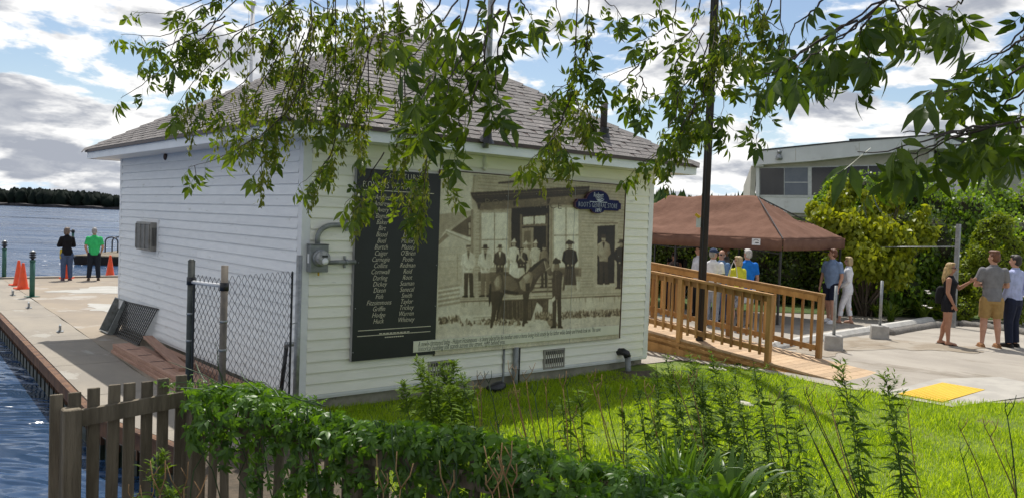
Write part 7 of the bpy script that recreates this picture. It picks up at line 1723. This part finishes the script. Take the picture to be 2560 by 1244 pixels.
# low weeds at the near edge of the lawn
def reg_w(rng, n):
    px = rng.uniform(1480, 2120, n); dep = rng.uniform(5.2, 7.4, n); lat = (px-1280)/FPX*dep; return CP[0]+SIDE[0]*lat+FLAT[0]*dep, CP[1]+SIDE[1]*lat+FLAT[1]*dep
rng = np.random.default_rng(5); xw, yw = reg_w(rng, 3000); zw_ = gz(xw, yw)+rng.random(3000)**1.5*.36
P = np.stack([xw, yw, zw_], -1); dens = vnoise(P, 2.1, 9) > -.25; P = P[dens]; n = len(P)
X, Y, Z = frames(unit(rng.normal(0, .4, (n, 3))+np.array([0, 0, 1.])), unit(rng.normal(0, .8, (n, 3))+np.array([0, 0, .4])))
me = scatter('low_weeds', lance[0], lance[1], P, X, Y, Z, rng.uniform(.05, .12, n), M['weed_leaf'], np.clip(rng.normal(.35, .22, n), 0, 1)); tag(link('low_weeds', me), kind='stuff')

# ================================================================== THE OVERHANGING BOX ELDER
TRK = np.array(CP)+SIDE*3.4-FLAT*1.3
tree = empty('box_elder', (TRK[0], TRK[1], .6), 0, 'box elder tree whose leafy branches and seed clusters hang across the top of the view', 'tree')
T0 = np.array([TRK[0], TRK[1], .6])
def cw(lat, dep, z): return CP+SIDE*lat+FLAT*dep+np.array([0, 0, z-CP[2]])-T0
b = MB(); b.tube([(0, 0, -.3), (0, 0, .5), (-.05, .05, 1.6), (-.1, .1, 2.8), (-.25, .2, 4.2), (-.4, .3, 5.6), (-.4, .4, 7.4)], [.34, .25, .22, .20, .17, .12, .06], 14); b.build('trunk', M['bark'], tree, True)
LIMB = [[(3.2, -1.1, 3.6), (2.4, .6, 4.5), (1.3, 2.6, 4.9), (.2, 4.4, 5.0), (-1.0, 5.2, 4.9), (-2.2, 5.4, 4.75)],
        [(3.2, -1.1, 4.0), (2.8, 1.2, 4.5), (2.4, 3.4, 4.6), (1.9, 5.6, 4.75), (1.5, 7.0, 5.0)],
        [(3.2, -1.1, 4.6), (3.2, 1.5, 4.7), (3.6, 4.0, 4.9)], [(1.3, 2.6, 4.9), (.7, 3.0, 4.2), (.1, 3.2, 3.9)], [(2.8, 1.2, 4.5), (2.6, 2.2, 3.8), (2.2, 2.9, 3.5)],
        [(-1.0, 5.2, 4.9), (-1.3, 5.6, 5.6), (-1.6, 6.2, 6.2)], [(.2, 4.4, 5.0), (.3, 6.0, 5.6), (.4, 7.5, 6.0)]]
limb_pts = []
for k, l in enumerate(LIMB):
    pts = np.array([cw(*p) for p in l]); f = []
    for a, c in zip(pts[:-1], pts[1:]):
        for t in np.linspace(0, 1, 6)[:-1]: f.append(a+(c-a)*t)
    f.append(pts[-1]); limb_pts += f; r0 = .11 if k < 3 else .04; b = MB(); b.tube(f, [r0*(1-.85*i/len(f)) for i in range(len(f))], 8); b.build('limb', M['bark'], tree, True)
limb_pts = np.array(limb_pts)
# hanging sprays: the photo's twigs, (x, y) on the photo and the distance at which each hangs; kind s = with seed clusters, b = big near leaves
SPR = [
 ('n', 4.6, [(600,-50),(500,0),(430,30),(330,30)]), ('n', 4.6, [(600,-40),(470,60),(400,90),(300,85)]), ('n', 4.5, [(560,40),(450,100),(380,140),(345,165)]), ('n', 4.5, [(560,60),(430,150),(370,200),(300,245)]),
 ('n', 4.6, [(640,-40),(560,30),(500,110),(440,160)]), ('n', 4.6, [(660,-50),(520,10),(470,40),(455,90)]), ('s', 4.6, [(800,-40),(620,70),(500,100),(440,120)]), ('s', 4.7, [(760,-30),(600,120),(500,210),(440,290)]),
 ('n', 4.7, [(620,60),(560,120),(480,210),(430,290)]), ('s', 4.7, [(720,40),(640,170),(560,240),(500,265)]), ('s', 4.8, [(740,60),(660,200),(600,290),(540,330)]), ('s', 4.8, [(760,80),(700,260),(640,330),(590,350)]),
 ('s', 4.8, [(790,120),(720,270),(660,330),(590,370)]), ('n', 4.7, [(760,200),(700,300),(560,390),(470,420)]), ('s', 4.8, [(760,150),(740,280),(700,350),(630,440)]), ('s', 4.8, [(780,60),(730,210),(700,300),(690,370)]),
 ('s', 5.0, [(660,-50),(690,20),(700,90),(690,160)]), ('s', 5.0, [(720,-50),(730,30),(740,100),(730,180)]), ('s', 5.0, [(770,-50),(780,40),(775,130),(760,240)]), ('s', 5.0, [(820,-50),(820,40),(830,160),(820,260)]),
 ('s', 5.0, [(860,-50),(870,40),(880,130),(870,230)]), ('s', 5.0, [(910,-50),(910,60),(900,180),(890,290)]), ('s', 5.0, [(950,-50),(960,40),(950,140),(940,220)]), ('s', 5.1, [(990,-50),(1000,40),(1000,110),(990,160)]),
 ('s', 5.1, [(840,-50),(830,60),(850,100),(800,170)]), ('s', 5.1, [(880,-50),(900,20),(940,60),(960,130)]), ('s', 5.1, [(740,-50),(790,10),(850,30),(900,60)]), ('s', 5.1, [(660,-50),(720,10),(780,40),(800,90)]), ('s', 5.1, [(1040,-50),(1060,20),(1080,60),(1070,120)]),
 ('s', 4.9, [(840,-40),(840,150),(838,330),(820,410)]), ('s', 4.9, [(930,100),(870,300),(845,370),(770,470)]), ('n', 4.9, [(850,300),(830,380),(800,420),(745,465)]), ('s', 4.9, [(920,120),(920,260),(905,340),(905,390)]),
  ('s', 4.8, [(1010,300),(980,400),(930,470),(880,535)]), ('n', 4.8, [(960,380),(930,430),(900,480),(860,510)]),
 ('s', 4.7, [(1010,160),(1015,330),(1010,420),(985,520)]), ('s', 4.7, [(1090,250),(1070,380),(1060,470),(1050,560)]), ('s', 4.7, [(1100,380),(1110,420),(1130,460),(1145,490)]), ('s', 4.7, [(1080,400),(1050,440),(1030,470),(1020,530)]),
 ('s', 4.8, [(1000,180),(1000,280),(990,330),(985,360)]), ('s', 4.8, [(1110,180),(1090,260),(1060,300),(1040,340)]), ('n', 4.8, [(900,160),(860,220),(830,270),(800,330)]), ('s', 4.9, [(820,150),(800,230),(790,290),(800,330)]), 
 ('b', 2.7, [(1180,-80),(1130,20),(1070,90),(1020,150)]), ('b', 2.7, [(1190,-60),(1150,80),(1100,170),(1040,230)]), ('b', 2.8, [(1230,-60),(1190,60),(1150,150),(1110,240)]), ('b', 2.7, [(1250,-70),(1230,40),(1210,140),(1230,220)]),
 ('b', 2.8, [(1250,20),(1190,160),(1150,250),(1110,330)]), ('b', 2.6, [(1290,-50),(1260,60),(1240,170),(1250,270)]), ('b', 2.8, [(1220,80),(1190,220),(1150,300),(1140,370)]), ('b', 2.9, [(1120,-50),(1090,20),(1040,60),(990,90)]), ('b', 2.9, [(1150,40),(1100,120),(1080,200),(1030,280)]), ('b', 2.8, [(1260,-60),(1300,0),(1320,30),(1330,40)]), ('b', 3.0, [(1180,120),(1120,200),(1080,280),(1060,300)]),
 ('n', 4.4, [(1390,-50),(1390,10),(1400,50),(1360,95)]), ('n', 4.4, [(1500,-50),(1510,0),(1540,20),(1545,60)]), ('n', 4.2, [(1445,-50),(1440,110),(1428,200),(1380,220)]), ('s', 4.2, [(1470,-50),(1465,120),(1440,190),(1420,240)]), ('n', 4.2, [(1428,190),(1426,240),(1405,290),(1385,320)]), ('s', 4.2, [(1440,180),(1470,200),(1490,230),(1480,290)]),
 ('s', 4.2, [(1426,240),(1400,310),(1370,360),(1310,415)]), ('s', 4.2, [(1410,300),(1380,340),(1400,370),(1420,400)]), ('s', 4.2, [(1440,250),(1450,270),(1470,300),(1480,320)]), ('n', 4.3, [(1740,60),(1700,100),(1600,160),(1510,190)]), ('n', 4.3, [(1640,140),(1600,170),(1590,220),(1600,290)]), ('n', 4.3, [(1600,160),(1560,200),(1540,220),(1560,260)]), ('n', 4.3, [(1600,190),(1610,210),(1620,240),(1625,280)]), ('n', 4.3, [(1680,60),(1650,80),(1620,95),(1590,105)]),
 ('n', 4.4, [(1640,-50),(1650,0),(1640,40),(1610,60)]), ('n', 4.4, [(1700,-50),(1690,20),(1680,60),(1690,110)]), ('n', 4.4, [(1760,-50),(1740,50),(1720,100),(1690,170)]), ('s', 4.4, [(1780,-50),(1790,60),(1780,130),(1770,190)]), ('n', 4.4, [(1800,-50),(1810,60),(1830,130),(1830,200)]), ('n', 4.4, [(1760,80),(1730,150),(1700,210),(1680,260)]),
 ('s', 4.4, [(1770,100),(1750,200),(1740,270),(1720,330)]), ('n', 4.4, [(1760,160),(1790,210),(1810,250),(1800,300)]), ('n', 4.4, [(1740,180),(1700,230),(1690,290),(1660,340)]), ('s', 4.3, [(1740,250),(1700,340),(1640,390),(1580,430)]), ('n', 4.3, [(1740,260),(1710,310),(1690,350),(1650,390)]), ('n', 4.4, [(1780,150),(1760,230),(1770,290),(1750,320)]), ('n', 4.4, [(1720,120),(1690,160),(1700,230),(1710,280)]), ('n', 4.4, [(1800,60),(1780,140),(1730,200),(1700,240)]),
 ('s', 4.3, [(1850,-50),(1850,20),(1830,70),(1820,110)]), ('n', 4.3, [(1900,-50),(1890,40),(1860,90),(1850,150)]), ('n', 4.3, [(1950,-50),(1910,60),(1900,130),(1880,170)]), ('s', 4.3, [(1860,40),(1870,100),(1920,120),(1940,140)]), ('n', 4.1, [(1950,100),(1920,200),(1890,260),(1870,330)]), ('n', 4.1, [(1920,200),(1915,260),(1900,310),(1890,350)]), ('s', 4.2, [(1890,-50),(1900,30),(1930,60),(1960,80)]), ('n', 4.2, [(1960,-50),(1950,40),(1960,90),(1950,140)]),
 ('b', 2.3, [(2340,-60),(2180,20),(2060,100),(1960,160)]), ('b', 2.3, [(2300,-60),(2140,60),(2030,140),(1990,170)]), ('b', 2.4, [(2250,-50),(2150,60),(2080,120),(2050,170)]), ('b', 2.4, [(2420,-60),(2260,20),(2180,60),(2150,100)]), ('b', 2.3, [(2140,50),(2020,120),(1950,170),(1910,190)]), ('b', 2.5, [(2100,-50),(2040,20),(1990,60),(1970,110)]), ('b', 2.4, [(2180,40),(2150,90),(2160,110),(2180,130)]), ('b', 2.5, [(2220,-50),(2230,0),(2260,20),(2280,40)]),
 ('b', 2.2, [(2650,40),(2540,110),(2470,150),(2380,190)]), ('b', 2.2, [(2650,110),(2520,190),(2430,210),(2310,235)]), ('b', 2.2, [(2620,-60),(2560,60),(2500,130),(2440,170)]), ('b', 2.2, [(2640,-50),(2600,40),(2560,90),(2530,150)]), ('b', 2.3, [(2480,-60),(2420,-10),(2390,10),(2370,20)]), ('b', 2.3, [(2360,-60),(2310,-10),(2290,10),(2330,30)]),
 ('b', 2.2, [(2660,270),(2500,310),(2380,330),(2260,330)]), ('b', 2.2, [(2560,295),(2430,320),(2340,350),(2150,385)]), ('b', 2.2, [(2500,310),(2400,340),(2300,390),(2190,440)]), ('b', 2.3, [(2640,180),(2540,240),(2500,280),(2480,310)]), ('b', 2.2, [(2660,300),(2560,320),(2520,330),(2490,350)]), ('b', 2.3, [(2420,330),(2360,350),(2300,380),(2260,390)]), ('b', 2.2, [(2660,220),(2600,240),(2560,260),(2550,290)]), ('b', 2.3, [(2440,320),(2420,340),(2400,360),(2390,370)]),
]
rng = np.random.default_rng(77); tw = MB(); LP_, LY, LN, LS, LB = [], [], [], [], []; SP_, SS_ = [], []
down = np.array([0, 0, -1.])
for kind, dep, pl_ in SPR:
    Q = np.array([np.array(at_d(x, y, dep+.12*i*rng.uniform(-1, 1)))-T0 for i, (x, y) in enumerate(pl_)])
    f = []; m_ = len(Q); tt = np.linspace(0, m_-1, 5*(m_-1)+1)
    for t in tt:      # smooth curve through the points
        i = min(int(t), m_-2); u = t-i; p0, p1, p2, p3 = Q[max(i-1, 0)], Q[i], Q[i+1], Q[min(i+2, m_-1)]
        f.append(.5*((2*p1)+(-p0+p2)*u+(2*p0-5*p1+4*p2-p3)*u*u+(-p0+3*p1-3*p2+p3)*u**3)+rng.normal(0, .0035, 3))
    f = np.array(f); r0 = .0042 if kind != 'b' else .0042
    tw.tube(list(f), [r0*(1-.75*i/len(f)) for i in range(len(f))], 5)
    if pl_[0][1] < 0:
        k = np.argmin(np.linalg.norm(limb_pts-f[0], axis=1)); a, c = limb_pts[k], f[0]; tw.tube([a, a*.6+c*.4+np.array([0, 0, .15]), a*.2+c*.8+np.array([0, 0, .08]), c], [.02, .014, .009, r0], 6)
    seg = np.linalg.norm(np.diff(f, axis=0), axis=1); Lt = seg.sum(); cum = np.concatenate([[0], np.cumsum(seg)]); step = .037 if kind != 'b' else .058
    def leaf_at(p, d, sd, ax, sz):
        yd = unit(d*.35+ax*sd*rng.uniform(.45, 1.05)+down*rng.uniform(.6, 1.7)); LY.append(yd); LP_.append(p+yd*.05*rng.uniform(.7, 1.3))
        LN.append(unit(rng.normal(0, .6, 3)+np.array([0, 0, .8])-FLAT*.3)); LS.append(sz*rng.uniform(.042, .092)*(.88 if kind != 'b' else .92)); LB.append(kind == 'b')
    s = Lt*.20; node = 0; step = .108 if kind != 'b' else .112
    while s < Lt*.995:
        p = np.array([np.interp(s, cum, f[:, c]) for c in range(3)]); i = min(np.searchsorted(cum, s), len(f)-1); d = unit(f[i]-f[i-1])
        ax = unit(np.cross(d, down)+rng.normal(0, .45, 3)); ax = ax if node % 2 else unit(np.cross(d, ax)+ax*.4)
        for sd in (-1, 1):
            if rng.random() < .80: leaf_at(p, d, sd, ax, 1.)
            if rng.random() < (.11 if kind != 'b' else .06):      # a side shoot with leaves of its own
                L2 = rng.uniform(.06, .16); d2 = unit(d*rng.uniform(.2, .8)+ax*sd*rng.uniform(.5, 1.1)+down*rng.uniform(.1, .8)+rng.normal(0, .2, 3)); e = p+d2*L2+down*.15*L2
                tw.tube([p, p+d2*L2*.5, e], [.0025, .002, .0012], 4)
                for u in np.arange(.6, 1., .5): leaf_at(p+(e-p)*u, d2, 1, unit(np.cross(d2, down)), .9); leaf_at(p+(e-p)*u, d2, -1, unit(np.cross(d2, down)), .9)
                LP_.append(e); LY.append(unit(d2+down*.6)); LN.append(unit(rng.normal(0, .5, 3)+np.array([0, 0, .7])-FLAT*.3)); LS.append(rng.uniform(.05, .08)); LB.append(kind == 'b')
                if kind == 's' and rng.random() < .7: SP_.append(e+down*.02); SS_.append(rng.uniform(.8, 1.2))
        if kind == 's' and rng.random() < .9: SP_.append(p+rng.normal(0, .012, 3)); SS_.append(rng.uniform(.8, 1.3))
        s += step*rng.uniform(.6, 1.5); node += 1
    LP_.append(f[-1]+down*.02); LY.append(unit(f[-1]-f[-3]+down*.05)); LN.append(unit(rng.normal(0, .5, 3)+np.array([0, 0, .6])-FLAT*.3)); LS.append(.085); LB.append(kind == 'b')
tw.build('twigs', M['twig'], tree, True, kind='stuff')
LP_, LY, LN, LS, LB = map(np.array, (LP_, LY, LN, LS, LB)); LB = LB.astype(bool)
X, Y, Z = frames(LN, LY); n = len(LP_); var = np.clip(rng.normal(.38, .22, n), 0, 1)
near_i = np.arange(n); near_i = near_i[np.argsort(-(LS/np.linalg.norm(LP_+T0-CP, axis=1))[near_i])][:298]; isn = np.zeros(n, bool); isn[near_i] = True
ems = []
for tv, tf in elder:
    for vv in (.1, .3, .5):
        me = bpy.data.meshes.new('box_elder_leaf'); me.from_pydata(tv, [], tf); a = me.attributes.new('var', 'FLOAT', 'POINT'); a.data.foreach_set('value', np.full(len(tv), vv-.1, dtype=np.float32)); me.materials.append(M['elder_leaf']); ems.append(me)
for k in near_i: place_leaf(ems[rng.integers(len(ems))], tree, LP_[k], X[k], Y[k], Z[k], LS[k])
rest_i = np.where(~isn)[0]
for j in range(3):
    s = rest_i[j::3]; me = scatter('foliage', elder[j][0], elder[j][1], LP_[s], X[s], Y[s], Z[s], LS[s], M['elder_leaf'], var[s]); tag(link('foliage', me, tree), kind='stuff')
# seed clusters: hanging bunches of paired wings
wing = [(0, 0, 0), (-.16, .3, .03), (-.2, .7, 0), (0, 1, -.03), (.12, .7, .03), (.1, .3, 0)]; wf = [(0, 5, 4, 3, 2, 1)]
nS = len(SP_); per = 24; base = np.repeat(np.array(SP_), per, 0); u = np.tile(np.linspace(0, 1, per), nS); L_ = np.repeat(np.array(SS_)*.135, per)
P = base+down*(u*L_)[:, None]+rng.normal(0, .010, (nS*per, 3)); Yd = unit(down*1.0+rng.normal(0, .38, (nS*per, 3))); X, Y, Z = frames(unit(rng.normal(0, 1, (nS*per, 3))), Yd)
me = scatter('seed_clusters', wing, wf, P, X, Y, Z, rng.uniform(.028, .040, nS*per), M['elder_seed'], np.clip(rng.normal(.5, .22, nS*per), 0, 1)); tag(link('seed_clusters', me, tree), kind='stuff')
# the crown above the picture: it shades the fence and the creeper
nC = 4200; lat = rng.uniform(-.9, 3.6, nC); dp = rng.uniform(1.5, 8.6, nC); zc = 3.3+.29*np.maximum(dp, 0)+rng.random(nC)*(2.6-.1*np.abs(dp-3))
zc = np.maximum(zc, 3.6); P = CP+SIDE*lat[:, None]+FLAT*dp[:, None]; P[:, 2] = zc; keep = vnoise(P, .9, 4) > -.45; P = P[keep]-T0; n = len(P)
X, Y, Z = frames(unit(rng.normal(0, .5, (n, 3))+np.array([0, 0, .9])), unit(rng.normal(0, .7, (n, 3))+down*.8))
me = scatter('crown', elder[0][0], elder[0][1], P, X, Y, Z, rng.uniform(.08, .13, n), M['elder_leaf'], np.clip(rng.normal(.38, .2, n), 0, 1)); tag(link('crown', me, tree), kind='stuff')
